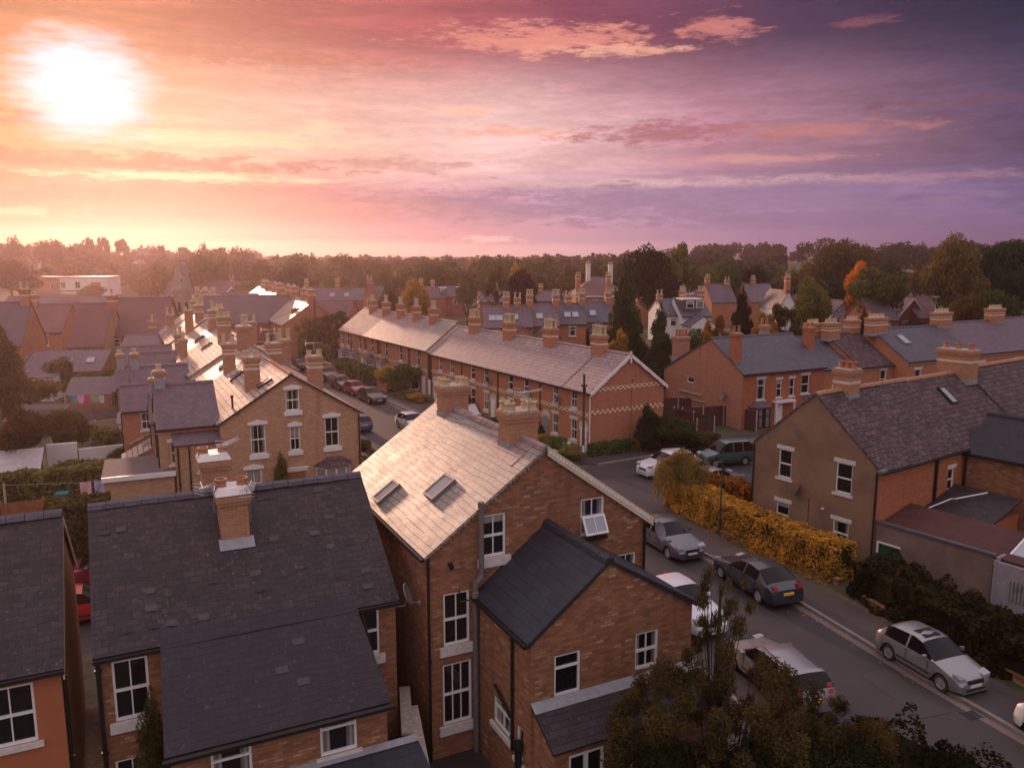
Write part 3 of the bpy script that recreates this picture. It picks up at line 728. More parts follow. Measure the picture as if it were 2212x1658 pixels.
tw = temp(); house_body(tw, 3.3, 5.6, 5.4, 7.45, 'u', .5, None, BR_GOLD, SL_PURP, [('f', .9, 3.2, .7, 1.3, 's2', dict(lintel='pediment', smat=WHITE)), ('l', 3.6, 3.2, .8, 1.4, 's2', {})], walls='fbl', ov=.15, vg=.08, ridge=1)
chimney(tw, .35, 2.8, .55, .6, 6.9, 8.35, 1, 'round', bands=False); pipe(tw, -.06, .5, 0, 5.2); pipe(tw, -.06, 3.0, 0, 5.2)
absorb(tw, D1, -3.25, .7)
tw = temp(); mb = MB(); wallface(mb, lambda s_, dd, z: (s_, dd, z), [(0, -.2), (2.5, -.2), (2.5, 4.5), (0, 4.5)], [(1.2, 2.0, 2.75, 4.2)])
mb.face([(0, 0, -.2), (0, 1.6, -.2), (0, 1.6, 5.4), (0, 0, 4.5)]); mb.build('side_wing_wall', BR_GOLD, tw)
m = MB(); m.slab((-.08, -.2, 4.46), (2.6, -.2, 4.46), (2.6, 1.7, 5.62), (-.08, 1.7, 5.62), .09); m.build('side_wing_roof', SL_PURP, tw)
add_window(tw, 0, 0, 'f', 1.6, 2.75, .8, 1.45, 's2', 'sill', None)
for q in (.15, .75): pipe(tw, q, -.07, 0, 4.3)
absorb(tw, D1, -2.5, -.02)
labD = ['second', 'third', 'fourth', 'fifth', 'sixth', 'seventh', 'eighth', 'ninth', 'tenth']
for k in range(1, 10):
    v0 = 6.2 * k + .01
    h = thing('terrace_house', 'terrace house with a sunlit slate roof, %s along the left terrace from its gold gable' % labD[k - 1], 'house', dpos(v0), DA, 'houses of the left terrace')
    up = [0, 0, .0, .25, .2, .2, .15, .3, .1, .2][k]
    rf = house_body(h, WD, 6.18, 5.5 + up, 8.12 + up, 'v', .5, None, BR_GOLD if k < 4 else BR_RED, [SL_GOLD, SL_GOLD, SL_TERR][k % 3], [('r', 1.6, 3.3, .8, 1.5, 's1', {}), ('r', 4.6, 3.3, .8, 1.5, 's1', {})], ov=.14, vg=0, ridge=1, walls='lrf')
    cs = {1: ((5.1, 4.6, 1.0, .8, 8.9, 2), (2.14, 5.6, .8, .8, 8.9, 2)), 2: ((4.0, 4.4, 1.0, 1.7, 9.7, 4), (6.8, 3.2, .8, .8, 8.6, 2)), 3: ((3.3, 4.9, 1.0, 1.2, 9.9, 3),), 4: ((6.2, 3.5, .9, .9, 9.0, 2), (.4, 4, .6, .6, 7.6, 1)),
          5: ((3.6, 3.0, .9, 1.2, 9.8, 3), (.3, 2.6, .6, .6, 7.6, 2)), 6: ((4.9, 3.0, .9, 1.2, 9.6, 3), (2.11, 5.5, .8, .8, 9.3, 2)), 7: ((3.4, 2.2, .8, 1.2, 9.6, 3), (5.6, 3, .8, .8, 9, 2)), 8: ((.95, 3.6, .8, .8, 8.2, 2), (4.2, 3, .8, 1.0, 9.4, 3)), 9: ((4.1, 3, .8, 1.2, 9.4, 3),)}[k]
    for (u, v, w_, d_, zt, n) in cs: chimney(h, u, v, w_, d_, 6.6 if .8 < u < 7.4 else 5.2, zt + up * .3, n, ['round', 'tall', 'square'][k % 3], bands=2 if k % 2 else False, mat=BR_CHIM, flash=.2)
    if k in (1, 2, 4, 5): skylight(rf, (2.2, 2.4, 5.5 + up + 2.2 * .631 + .05), (0, 1, 0), slL, .7, 1.1)
    if k < 7:
        tw = temp(); L = [0, 3.4, 5.0, 4.2, 5.2, 4.0, 5.0][k]; e_ = [0, 4.6, 4.4, 4.9, 4.2, 4.6, 4.6][k]
        house_body(tw, L, 3.6, e_, e_ + 1.5, 'u', .5, None, BR_GOLD if k % 2 else BR_RED, SL_PURP, [('f', L * .3, 2.9, .7, 1.2, 's2', {}), ('l', 1.8, 2.6, .8, 1.3, 's1', {})], walls='fbl', ov=.14, vg=.08, ridge=1, holes=True)
        if k in (1, 3, 4): chimney(tw, .4, 1.8, .55, .55, e_ + 1.2, e_ + 2.6, 1, 'round', bands=False)
        pipe(tw, -.06, .3, 0, e_ - .2); pipe(tw, L * .7, -.07, 0, e_ - .1)
        absorb(tw, h, -L, .6)

# ---- cottages of the middle terrace
TX, TY, TA = 6.04, 60.05, R(-59.1)
def tpos(u, v=0): return (TX + u * math.cos(TA) - v * math.sin(TA), TY + u * math.sin(TA) + v * math.cos(TA), 0)
def dentil(root, x0, x1, y, zs, side=False, nm='dentil_band'):
    m = MB()
    for z in zs:
        if side: m.box(x0, x1, y[0], y[1], z, z + .34)
        else: m.box(x0, x1, y - .025, y + .03, z, z + .34)
    return m.build(nm, DENTIL, root)
for i in range(8):
    near = i % 2 == 0; u0 = -3.55 * (i + 1)
    lab = 'red brick cottage with an arched doorway, %s along the terrace from its white bargeboarded gable' % ORD[i] if i else 'end cottage of the red brick terrace whose side gable has scalloped white bargeboards'
    h = thing('terrace_cottage', lab, 'house', tpos(u0), TA, 'cottages of the red brick terrace')
    wu, dr = (1.26, 2.62) if near else (2.2, .85)
    st = ['s2', 's2', 's1', 's1', 's2', 's1', 's2', 's2'][i]
    kw = dict(sill='deep_sill', lintel='lintel')
    rf = house_body(h, 3.55, 7.2, 4.9, 7.5, 'u', .5, None, BR_RED, SL_TERR, [('f', wu, 3.25, .78, 1.42, st, kw), ('f', wu, .72, .82, 1.65, st, kw),
        ('b', 1.4, 3.2, .8, 1.3, 's1', {})], ov=.24, vg=.22 if i == 0 else 0, walls='fbr' if i == 0 else 'fbl', ridge=1)
    door(h, dr, -.01, 0, .84, 1.95, [WHITE, DOOR_GY, WHITE, WHITE, WHITE, DOOR_WD, WHITE, WHITE][i])
    dentil(h, 0, 3.55, 0, [2.8]); m = MB(); m.box(0, 3.55, -.06, .0, 4.62, 4.78); m.build('eaves_band', DENTIL, h)
    if i % 2 == 1: 
        chimney(h, 3.55 + .1, 3.25, 1.15, .85, 6.7, 8.75, 8, 'square', bands=1, mat=BR_RED, rows=2, flash=.35, ph=.95)
        pipe(h, 0.02, -.08, 0, 4.7)
    if i == 0:
        m = MB()
        for z in (3.05, 4.80): m.box(3.55, 3.575, .0, 7.2, z, z + .34)
        m.build('gable_band', DENTIL, h)
        barge(h, [(3.80, -.25, 4.80), (3.80, 3.6, 7.60), (3.80, 7.45, 4.80)], .26, -.05, WHITE, True)
        m = MB(); m.box(3.72, 3.80, 3.53, 3.67, 6.85, 7.75); m.build('finial', WHITE, h)
        pipe(h, 3.5, -.09, 0, 4.8, .05, WHITE); pipe(h, 3.60, 3.9, 0, 4.9, .04, BR_RED)
        m = MB(); m.box(3.55, 3.6, 3.9, 4.0, 5.4, 5.5); m.build('air_vent', TRIM, h)
    if i in (1, 2, 4): dish(h, (wu + .75, -.03, 3.5), R(-120), .36)
zs = [-29.4 - 4.72 * k for k in range(7)]
for k in range(6):
    h = thing('terrace_house', 'brick terrace house with a white bay window, %s beyond the black timber strip' % ORD[k], 'house', tpos(zs[k + 1]), TA, 'bay windowed houses of the brick terrace')
    wn = [[-31.8, None], [-36.6, None], [-41.0, -43.2], [-45.6, -48.0], [-50.0, None], [-54.4, -56.6]][k]
    rmt = [SL_MAIN, SL_TERR, SL_TERR, SL_TERR, SL_GOLD, SL_GOLD][k]
    house_body(h, 4.72, 7.4, 5.1, 7.85, 'u', .5, None, BR_RED if k > 1 else BR_PALE, rmt, [('f', q - zs[k + 1], 3.1, .8, 1.75, 's1', dict(sill='deep_sill', lintel='lintel')) for q in wn if q] + [('b', 2, 3, .8, 1.3, 's1', {})], ov=.24, vg=0, walls='fbr' if k == 0 else 'fbl', ridge=1)
    bay(h, [1.5, 1.6, 1.9, 2.0, 1.6, 2.2][k], 0, 0, 1.9, .8, 2.45, .4, SL_PURP)
    door(h, [3.6, 3.9, 3.9, .5, 3.9, .5][k], -.01, 0, .9, 2.1, WHITE, False)
    dentil(h, 0, 4.72, 0, [2.62]); pipe(h, 4.7 if k % 2 else .05, -.08, 0, 4.9)
    if k: chimney(h, 4.72 - .3 + [0, 1.9, 0, .1, 0, .1][k] * 0, 3.2, .85, .85, 6.9, 9.1, 2, 'tall' if k == 5 else 'square', bands=1, mat=BR_RED, ph=1.1, flash=.2)
    if k in (0, 2, 3): dish(h, (3.2, -.03, 2.9), R(-120), .36)
tp = thing('timber_passage_gate', 'tall black timber strip with a small white window between the two halves of the terrace', 'gate', tpos(-29.38), TA)
m = MB(); m.box(0, .94, .02, 7.2, -.2, 4.95); m.build('timber_boarding', TIMBER, tp); add_window(tp, 0, 0, 'f', .45, 3.3, .55, 1.1, 's1', None, None); m = MB(); m.box(.1, .8, -.03, .03, 0, 1.9); m.build('gate_leaf', WHITE, tp)
m = MB(); m.slab((-.02, -.2, 4.83), (.96, -.2, 4.83), (.96, 3.6, 7.6), (-.02, 3.6, 7.6), .09); m.slab((-.02, 7.4, 4.83), (.96, 7.4, 4.83), (.96, 3.6, 7.6), (-.02, 3.6, 7.6), .09); m.build('roof', SL_TERR, tp)

# ---- brown rendered house on the right
NH = thing('brown_rendered_house', 'brown rendered gable house with white lintels and a patchy tile roof, right of the street', 'house', (13.5, 43.5, 0), R(-55))
W, D, e, r = 7.32, 8.2, 5.0, 8.15
kw = dict(sill='sill', lintel='lintel')
rf = house_body(NH, W, 8.2, e, r, 'v', .5, None, BR_ORANGE, SL_CLAY, [
    ('f', 2.02, 3.3, .82, 1.56, 's1', kw), ('f', 2.02, .55, .82, 1.4, 's1', kw), ('f', 5.5, 3.3, .90, 1.56, 's1', kw), ('f', 5.5, .55, .9, 1.3, 's1', kw),
    ('r', 7.0, 2.72, .62, 1.2, 's1', kw)], ov=.2, vg=.08, ridge=2, old=.028, loose=24, ridgem=BR_CHIM, walls='flr')
m = MB(); m.face([(0, -.003, -.2), (W, -.003, -.2), (W, -.003, e), (W / 2, -.003, r), (0, -.003, e)])
# the gable is rendered: rebuild its face as a thin render coat with the same openings
mb = MB(); wallface(mb, lambda s_, dd, z: (s_, dd - .02, z), [(0, -.2), (W, -.2), (W, e), (W / 2, r), (0, e)], [(2.02 - .41, 2.43, 3.3, 4.86), (1.61, 2.43, .55, 1.95), (5.05, 5.95, 3.3, 4.86), (5.05, 5.95, .55, 1.85)], depth=.13)
mb.build('rendered_gable', RENDER_BR, NH)
m = MB(); VERD = m_plain('verdigris', (.14, .22, .17), .7); m.box(-.24, .0, -.14, .3, 4.8, 4.95); m.build('gutter_end', VERD, NH); m = MB(); m.box(W, W + .24, -.14, .3, 4.8, 4.95); m.build('gutter_end', VERD, NH)
chimney(NH, 3.66, 2.6, .95, .95, 7.5, 9.25, 3, 'round', bands=1, mat=BR_CHIM, flash=.4, potmat=POT_R)
dish(NH, (3.3, -.05, 2.75), R(-150), .36); pipe(NH, W - .05, -.09, 0, 4.8); pipe(NH, W + .07, 5.3, 1.4, 4.8, .09); pipe(NH, 0.02, -.08, 0, 4.8)
m = MB(); m.tube([(3.62, -.03, 2.6), (3.62, -.03, .3)], .015); m.build('cable', BLACK, NH); m = MB(); m.box(4.4, 4.52, -.1, 0, 2.2, 2.28); m.build('security_lamp', WHITE, NH)
# the house joined on behind, with its rear wing
NB = thing('tiled_house', 'brick house joined behind the brown rendered gable, with a rooflight and a big brick stack', 'house', w2(NH, 0, 8.21), R(-55))
rf = house_body(NB, W, 6.6, e, r - .05, 'v', .5, None, BR_ORANGE, SL_CLAY, [('l', 3, 3.2, .9, 1.5, 's1', kw)], ov=.2, vg=0, ridge=1, ridgem=BR_CHIM, walls='lrb')
slR = Vector((-3.66, 0, 3.1)).normalized()
skylight(rf, (4.9, 2.6, 5.0 + (7.32 - 4.9) * .847 + .06), (0, 1, 0), slR, .75, 1.25)
chimney(NB, 3.66, 6.0, 2.0, 1.0, 7.4, 9.5, 3, 'round', bands=1, mat=BR_CHIM, flash=.3, potmat=POT_R)
tw = temp(); house_body(tw, 9.0, 4.6, 4.75, 6.5, 'u', .5, None, BR_MAIN, SL_NEW2, [], ov=.18, vg=.05, walls='fr', ridge=1); pipe(tw, .12, -.08, 1.2, 4.6, .06); absorb(tw, NB, 7.35, .05)
NC = thing('tiled_house', 'clay tiled house at the right edge beyond the big brick stack', 'house', w2(NH, 0, 14.82), R(-55))
house_body(NC, W, 14, e + .1, r + .1, 'v', .5, None, BR_ORANGE, SL_CLAY, [('l', 3, 3.2, .9, 1.5, 's1', kw)], ov=.2, vg=0, ridge=1, ridgem=BR_CHIM, walls='lrb')
# garage and conservatory in its yard
GR = thing('garage', 'low rendered garage with a rusty red lean-to roof beside the brown house', 'garage', w2(NH, 7.36, 0), R(-55))
mb = MB(); wallface(mb, lambda s_, dd, z: (s_, dd, z), [(.02, -.2), (5.4, -.2), (5.4, 2.3), (.02, 2.3)], [(.2, 1.25, -.1, 1.35)], depth=.2); mb.build('wall', RENDER_GR, GR)
m = MB(); m.box(0, 5.45, -.06, .24, 2.3, 2.4); m.build('coping', SL_BLUE, GR)
m = MB(); m.slab((.02, .2, 2.2), (6.6, .2, 2.2), (6.6, 3.0, 2.75), (.02, 3.0, 2.75), .07); m.build('roof', m_plain('rusty_roof', (.085, .026, .02), .8, var=.4, scale=2), GR)
m = MB(); m.box(.22, 1.23, .1, .14, -.1, 1.33); m.build('door_panel', m_plain('green_door', (.02, .09, .05), .4), GR); m = MB(); m.box(.12, 1.3, -.04, .05, 1.35, 1.43); m.box(.12, .2, -.04, .05, -.1, 1.35); m.build('door_frame', WHITE, GR)
CV = thing('conservatory', 'white framed lean-to conservatory with a glazed roof at the right edge', 'conservatory', w2(NH, 12.85, -.1), R(-55))
m = MB(); m.box(0, 2.4, 0, .12, -.1, 2.15); m.box(2.4, 6, .35, .47, -.1, 1.95); m.box(0, .12, .12, 3, -.1, 2.3)
for q in (.0, 1.9, 2.3, 4.5): m.box(q, q + .1, -.03, .05, -.1, 2.2)
m.build('wall', m_plain('shaded_white_boards', (.30, .27, .29), .8, var=.25), CV)  # white boards; the shade they stand in is put into the base colour
m = MB(); m.box(.7, 1.6, -.02, .02, .6, 1.5); m.build('window', GLASS, CV); m = MB(); m.box(3.0, 4.6, .33, .36, .5, 1.5); m.build('window', GLASS, CV)
m = MB()
for i in range(7): m.slab((.2 + i * .9, .9, 2.35), (.28 + i * .9, .9, 2.35), (.28 + i * .9, 3.6, 3.3), (.2 + i * .9, 3.6, 3.3), .06)
m.slab((.1, 3.5, 3.28), (6.5, 3.5, 3.28), (6.5, 3.8, 3.38), (.1, 3.8, 3.38), .08)
o = m.build('glazed_roof', WHITE, CV); g = MB(); g.slab((.2, .95, 2.33), (6.4, .95, 2.33), (6.4, 3.55, 3.25), (.2, 3.55, 3.25), .02); g.build('glazing', SKYGLASS, o)
LT = thing('outhouse', 'small dark roofed brick outhouse behind the low rendered garage', 'outhouse', w2(NH, 7.4, 4.2), R(-55))
m = MB(); m.box(0, 3.2, 0, 3.2, -.1, 2.2); m.build('wall', BR_ORANGE, LT); m = MB(); m.slab((-.05, -.15, 2.15), (3.3, -.15, 2.15), (3.3, 3.3, 3.0), (-.05, 3.3, 3.0), .08); m.build('roof', SL_DARK, LT)
m = MB(); m.tube([(.1, -.2, 2.2), (.8, 1.2, 2.75), (1.0, 1.2, 2.8), (1.9, 2.6, 3.1)], .035); m.build('white_pipe', WHITE, LT)

# ---- the red brick row on the right
FX, FY, FA = 20.0, 68.7, R(27)
def fpos(u, v=0): return (FX + u * math.cos(FA) - v * math.sin(FA), FY + u * math.sin(FA) + v * math.cos(FA), 0)
F1 = thing('brick_house', 'orange brick end house with a broad blank gable and dark bay, beyond the brown fence', 'house', fpos(0), FA, 'houses of the right hand row')
kw = dict(sill='sill', lintel='lintel')
house_body(F1, 9.9, 11, 5.0, 7.65, 'u', .39, 4.1, BR_ORANGE, SL_BLUE, [('f', 2.15, 2.5, .95, 1.85, 'top', kw), ('f', 4.3, 2.55, .6, 1.6, 's1', kw), ('f', 5.85, 2.55, .6, 1.6, 's1', kw), ('f', 7.5, 2.65, .95, 1.7, 's1', kw), ('l', 6.9, 3.2, 1.0, .7, 'fix', dict(sill=None, lintel=None))], ov=.2, vg=.12, ridge=1, sidewall=BR_PALE)
bay(F1, 1.9, 0, 0, 2.2, .8, 2.0, .1, SL_PURP, m_plain('dark_frame', (.05, .02, .018), .5)); bay(F1, 8.2, 0, 0, 2.0, .8, 2.1, .3, SL_PURP)
o = door(F1, 4.35, -.01, 0, .9, 1.95, WHITE, False); m = MB(); m.box(-.75, 1.6, -.5, 0, 2.1, 2.3); m.box(-.72, -.6, -.45, -.33, 0, 2.1); m.box(1.45, 1.57, -.45, -.33, 0, 2.1); m.build('porch', WHITE, o)
dish(F1, (-.03, 2.0, 2.6), R(170), .38)
m = MB(); m.box(-.14, -.02, 5.2, 8.4, 2.2, 2.34); m.box(-.12, -.02, 4.6, 8.2, 1.6, 1.70); m.build('wall_pipe', POSTW, F1)
chimney(F1, .5, 1.6, .75, .75, 5.6, 8.35, 2, 'tall', bands=False, mat=BR_ORANGE, potmat=POT_R, flash=.2); chimney(F1, 7.3, 5.2, .8, .6, 6.8, 8.5, 2, 'tall', bands=False, mat=BR_CHIM, potmat=POT_R)
chimney(F1, .9, 9.6, 1.5, .8, 4.4, 7.3, 4, 'tall', bands=False, mat=BR_PALE, potmat=POT_R)
units = [(9.95, 3.9, -1.2, 4.7, 7.2, SL_BLUE, 'stone name tablet, second in the right hand row'), (13.9, 4.5, -2.0, 4.75, 7.4, SL_CLAY, 'ribbed brown tile roof, third in the right hand row'), (18.45, 10.3, -3.5, 5.2, 7.85, SL_BLUE, 'blue grey roof and rooflight, fourth in the right hand row'), (28.8, 9.4, -3.1, 5.3, 8.0, SL_PURP, 'purple slate roof, fifth in the right hand row'), (38.25, 10, -2.8, 5.3, 8.1, SL_PURP, 'purple roof cut by the right edge, last of its row')]
for n, (u0, w_, v0, e_, r_, rm, lab) in enumerate(units):
    h = thing('terrace_house', 'red brick house with a ' + lab, 'house', fpos(u0, v0 + 1.4), FA, 'houses of the right hand row')
    wl = [[], [('f', 3.2, 2.5, .9, 1.75, 's1', kw)], [('f', 1.6, 2.4, .95, 1.9, 's1', kw), ('f', 6.6, 2.5, .9, 1.8, 's1', kw)], [('f', 1.6, 2.5, .9, 1.8, 's1', kw), ('f', 7.4, 2.5, .9, 1.8, 's1', kw)], [('f', 2, 2.5, .9, 1.8, 's1', kw)]][n]
    rf = house_body(h, w_, 8.6, e_, r_, 'u', .5, None, BR_RED, rm, wl, ov=.18, vg=.05, ridge=1, walls='fblr')
    m = MB(); m.box(0, w_, -.03, .0, e_ - .35, e_ - .15); m.build('cream_band', CREAM, h); m = MB(); m.box(0, w_, -.03, 0, 2.0, 2.12); m.build('cream_band', CREAM, h)
    if n == 0: m = MB(); m.box(1.2, 2.0, -.04, 0, 2.75, 3.15); m.build('name_tablet', STONE, h); chimney(h, .0 + .45, 2.4, .75, .75, 5.5, 8.4, 2, 'round', bands=False, mat=BR_ORANGE, potmat=POT_R, flash=.2)
    if n == 3: m = MB(); m.box(4.4, 4.9, -.04, 0, 3.0, 3.5); m.build('name_tablet', STONE, h)
    if n == 2: skylight(rf, (2.6, 2.6, e_ + 2.6 * (r_ - e_) / 4.3 + .06), (1, 0, 0), (0, 4.3, r_ - e_), .9, 1.4, frame=LEAD)
    if n: chimney(h, .3, 4.0, 1.5 if n < 2 else 2.2, .95, r_ - .6, r_ + 1.2, 4, 'round', bands=2, mat=BR_RED, potmat=POT_Y, flash=.3)
    if n in (0, 1): chimney(h, w_ - .6, 4.6, 1.4, .9, r_ - .8, r_ + 1.3, 3, 'round', bands=2, mat=BR_RED, potmat=POT_Y, flash=.2)
    bay(h, min(w_ - 1.3, 6.4 if n > 1 else 1.4), 0, 0, 1.9, .7, 1.6, .2, SL_PURP)
# aerials
p = w2(MH, 3.88, 1.85, 10.2); aerial('aerial on the nearer chimney of the shining roof', p.x + .35, p.y - .3, 10.0, R(40), .9)
p = w2(BH, 3.75, 2.62, 0); aerial('aerial left of the tall chimney on the dark slate roof', p.x - .45, p.y - .25, 7.7, R(60), .9); aerial('aerial right of the tall chimney on the dark slate roof', p.x + .55, p.y - .1, 7.4, R(100), 1.1)
p = w2(BH, 3.52, 5.15, 0); aerial('aerial right of the white capped chimney behind the dark slate roof', p.x + .55, p.y, 8.3, R(80), 1.0)
p = dpos(15); aerial('aerial on the massive stack of the left terrace', p[0] + 5.2, p[1] + 1.5, 8.6, R(20), 1.0); p = dpos(3.2); aerial('aerial on the right hand chimney of the gold gable house', p[0] + 5.64, p[1] + 2.8, 9.0, R(10), .6)
p = fpos(29, 3); aerial('aerial on the double stack of the right hand row', p[0], p[1], 8.9, R(30), 1.9)
# ------------------------------------------------------------------ plants
def leaf_cloud(mb, blobs, n, size, seed, flat=.0, shell=.55, droop=0, mi=0):
    """n small leaf-cluster faces scattered through ellipsoid blobs (cx,cy,cz,rx,ry,rz)"""
    r_ = random.Random(seed); vol = [b[3] * b[4] * b[5] for b in blobs]; tot = sum(v ** .7 for v in vol); acc = []
    s = 0
    for v in vol: s += v ** .7 / tot; acc.append(s)
    for _ in range(n):
        q = r_.random(); i = next((k for k, a in enumerate(acc) if q <= a), len(acc) - 1); b = blobs[i]
        while True:
            d = Vector((r_.gauss(0, 1), r_.gauss(0, 1), r_.gauss(0, 1)))
            if d.length > .01: break
        d.normalize(); rad = shell + (1 - shell) * r_.random() ** .6 if r_.random() < .8 else r_.random()
        rad *= 1 + .18 * mnoise.noise(Vector((d.x * 2.2 + i, d.y * 2.2, d.z * 2.2 + seed)))
        p = Vector((b[0] + d.x * rad * b[3], b[1] + d.y * rad * b[4], b[2] + d.z * rad * b[5]))
        nrm = (d * .7 + Vector((r_.uniform(-1, 1), r_.uniform(-1, 1), r_.uniform(-.6, 1)))).normalized()
        t = nrm.orthogonal().normalized(); t = (Matrix.Rotation(r_.uniform(0, 2 * PI), 3, nrm) @ t); w = nrm.cross(t)
        if droop: t = (t * (1 - droop) + Vector((0, 0, -1)) * droop).normalized(); w = nrm.cross(t).normalized()
        a = size * r_.uniform(.6, 1.35); k = a * (r_.uniform(.35, .6) if droop else r_.uniform(.5, .8))
        mb.face((p - t * a, p + w * k - t * a * .1, p + t * a, p - w * k + t * a * .15), mi)
def blobs_round(seed, n=14, rx=.5, zc=.62, rz=.38, br=.22):
    r_ = random.Random(seed); out = [(0, 0, zc, rx * .62, rx * .62, rz * .7)]
    for i in range(n):
        a = r_.uniform(0, 2 * PI); ph = math.asin(r_.uniform(-.65, 1)); k = r_.uniform(.55, .85)
        out.append((math.cos(a) * math.cos(ph) * rx * k, math.sin(a) * math.cos(ph) * rx * k, zc + math.sin(ph) * rz * k, br * r_.uniform(.7, 1.25), br * r_.uniform(.7, 1.25), br * .75 * r_.uniform(.7, 1.2)))
    return out
_cm = {}
def crown_mesh(kind, dens=1):
    k = (kind, dens)
    if k in _cm: return _cm[k]
    m = MB(); N = int({1: 2600, 2: 9000, 3: 22000, 4: 70000}[dens]); sz = {1: .038, 2: .022, 3: .014, 4: .0065}[dens]
    sd = sum(map(ord, kind)) + dens
    if kind.startswith('round'): leaf_cloud(m, blobs_round(sd, 15), N, sz, sd)
    elif kind == 'broad': leaf_cloud(m, blobs_round(sd, 20, .55, .58, .40, .2), N, sz, sd)
    elif kind == 'loose': leaf_cloud(m, blobs_round(sd, 17, .5, .6, .38, .13)[1:], int(N * .8), sz, sd, shell=.3)
    elif kind == 'open': leaf_cloud(m, blobs_round(sd, 12, .5, .72, .26, .12)[1:], int(N * .6), sz * .9, sd, shell=.3)
    elif kind == 'column':
        b = [(random.Random(sd + i).uniform(-.12, .12), random.Random(sd + 2 * i).uniform(-.12, .12), .1 + .86 * i / 13, .42 * math.sin(PI * (.14 + .8 * i / 13)) + .05, .42 * math.sin(PI * (.14 + .8 * i / 13)) + .05, .12) for i in range(14)]
        leaf_cloud(m, b, N, sz, sd)
    elif kind == 'conifer':
        r_ = random.Random(sd); b = []
        for i in range(16):
            z = .06 + .9 * i / 15; rr = .5 * (1 - (i / 15.0)) ** .7 + .04
            for j in range(max(2, int(7 * rr / .46))):
                a = r_.uniform(0, 2 * PI); b.append((math.cos(a) * rr * .6, math.sin(a) * rr * .6, z + r_.uniform(-.02, .02), rr * .55, rr * .55, .06))
        leaf_cloud(m, b, int(N * 1.5), sz * 1.35, sd, droop=.3); leaf_cloud(m, [(0, 0, .12 + .09 * i, .36 * (1 - i / 9.0) ** .8 + .03, .36 * (1 - i / 9.0) ** .8 + .03, .07) for i in range(9)], N // 2, sz * 1.6, sd + 1, shell=.7)
    elif kind == 'weeping':
        b = blobs_round(sd, 14, .42, .66, .26, .17); r_ = random.Random(sd)
        for i in range(16):
            a = 2 * PI * i / 16 + r_.uniform(-.2, .2); b.append((math.cos(a) * .45, math.sin(a) * .45, .45 + r_.uniform(-.12, .1), .09, .09, .25))
        leaf_cloud(m, b, N, sz, sd, droop=.7)
    elif kind == 'feathery':
        r_ = random.Random(sd); b = []
        for i in range(120):
            a = r_.uniform(0, 2 * PI); rr = .5 * math.sqrt(r_.random()); top = .52 + .48 * (1 - (rr / .5) ** 2) ** .6
            z = top * r_.uniform(.55, 1.0) if i % 3 else top * r_.uniform(.9, 1.04); k = r_.uniform(.6, 1.3)
            b.append((math.cos(a) * rr, math.sin(a) * rr, z, .048 * k, .048 * k, .066 * k))
        leaf_cloud(m, b, N, sz, sd, shell=.15, droop=.45)
        for q in b[::2]: m.tube([(q[0] * .3, q[1] * .3, .3), (q[0] * .7, q[1] * .7, q[2] * .8), (q[0], q[1], q[2] + .03)], [.006, .003, .0012], 4, 1)
    elif kind == 'sprays':
        r_ = random.Random(sd); b = []
        for i in range(26):
            a = r_.uniform(0, 2 * PI); rr = r_.uniform(.1, .5); z = r_.uniform(.6, .98); k = r_.uniform(.5, 1.1)
            b.append((math.cos(a) * rr, math.sin(a) * rr, z, .10 * k, .10 * k, .045 * k))
            m.tube([(math.cos(a) * rr * .3, math.sin(a) * rr * .3, .4), (math.cos(a) * rr * .75, math.sin(a) * rr * .75, z - .08), (math.cos(a) * rr, math.sin(a) * rr, z + .02)], [.007, .004, .001], 4, 1)
        leaf_cloud(m, b, N // 5, .011, sd, shell=.1, droop=.55)
    elif kind == 'bush': leaf_cloud(m, blobs_round(sd, 12, .5, .45, .42, .24), N, sz, sd)
    _cm[k] = m.mesh('crown', [L_GREEN, BARK] if kind in ('feathery', 'sprays') else [L_GREEN]); return _cm[k]
_tm = {}
def trunk_mesh(kind):
    if kind in _tm: return _tm[kind]
    m = MB(); r_ = random.Random(5)
    top = .95 if kind == 'conifer' else .62
    m.tube([(0, 0, 0), (.01, 0, .15), (-.01, .01, .35), (.01, -.01, top)], [.032, .024, .018, .004], 7)
    if kind != 'conifer':
        for i in range(9):
            a = 2 * PI * i / 9 + r_.uniform(-.3, .3); z = r_.uniform(.22, .5); L = r_.uniform(.18, .36)
            m.tube([(0, 0, z), (math.cos(a) * L * .5, math.sin(a) * L * .5, z + .1), (math.cos(a) * L, math.sin(a) * L, z + .28)], [.013, .009, .003], 5)
    _tm[kind] = m.mesh('trunk', BARK); return _tm[kind]
def tree(name, label, p, h, w, kind, mat, dens=1, group=None, cat='tree', rz=None, trunk=True, wy=None):
    t = thing(name, label, cat, p, rng.uniform(0, 6.28) if rz is None else rz, group)
    o = put('crown' if trunk else 'foliage', crown_mesh(kind, dens), t, None, 0, (w, wy or w, h))
    o.material_slots[0].link = 'OBJECT'; o.material_slots[0].material = mat
    if trunk: put('trunk', trunk_mesh('conifer' if kind in ('conifer', 'sprays', 'feathery') else 'tree'), t, None, 0, (h, h, h))
    return t
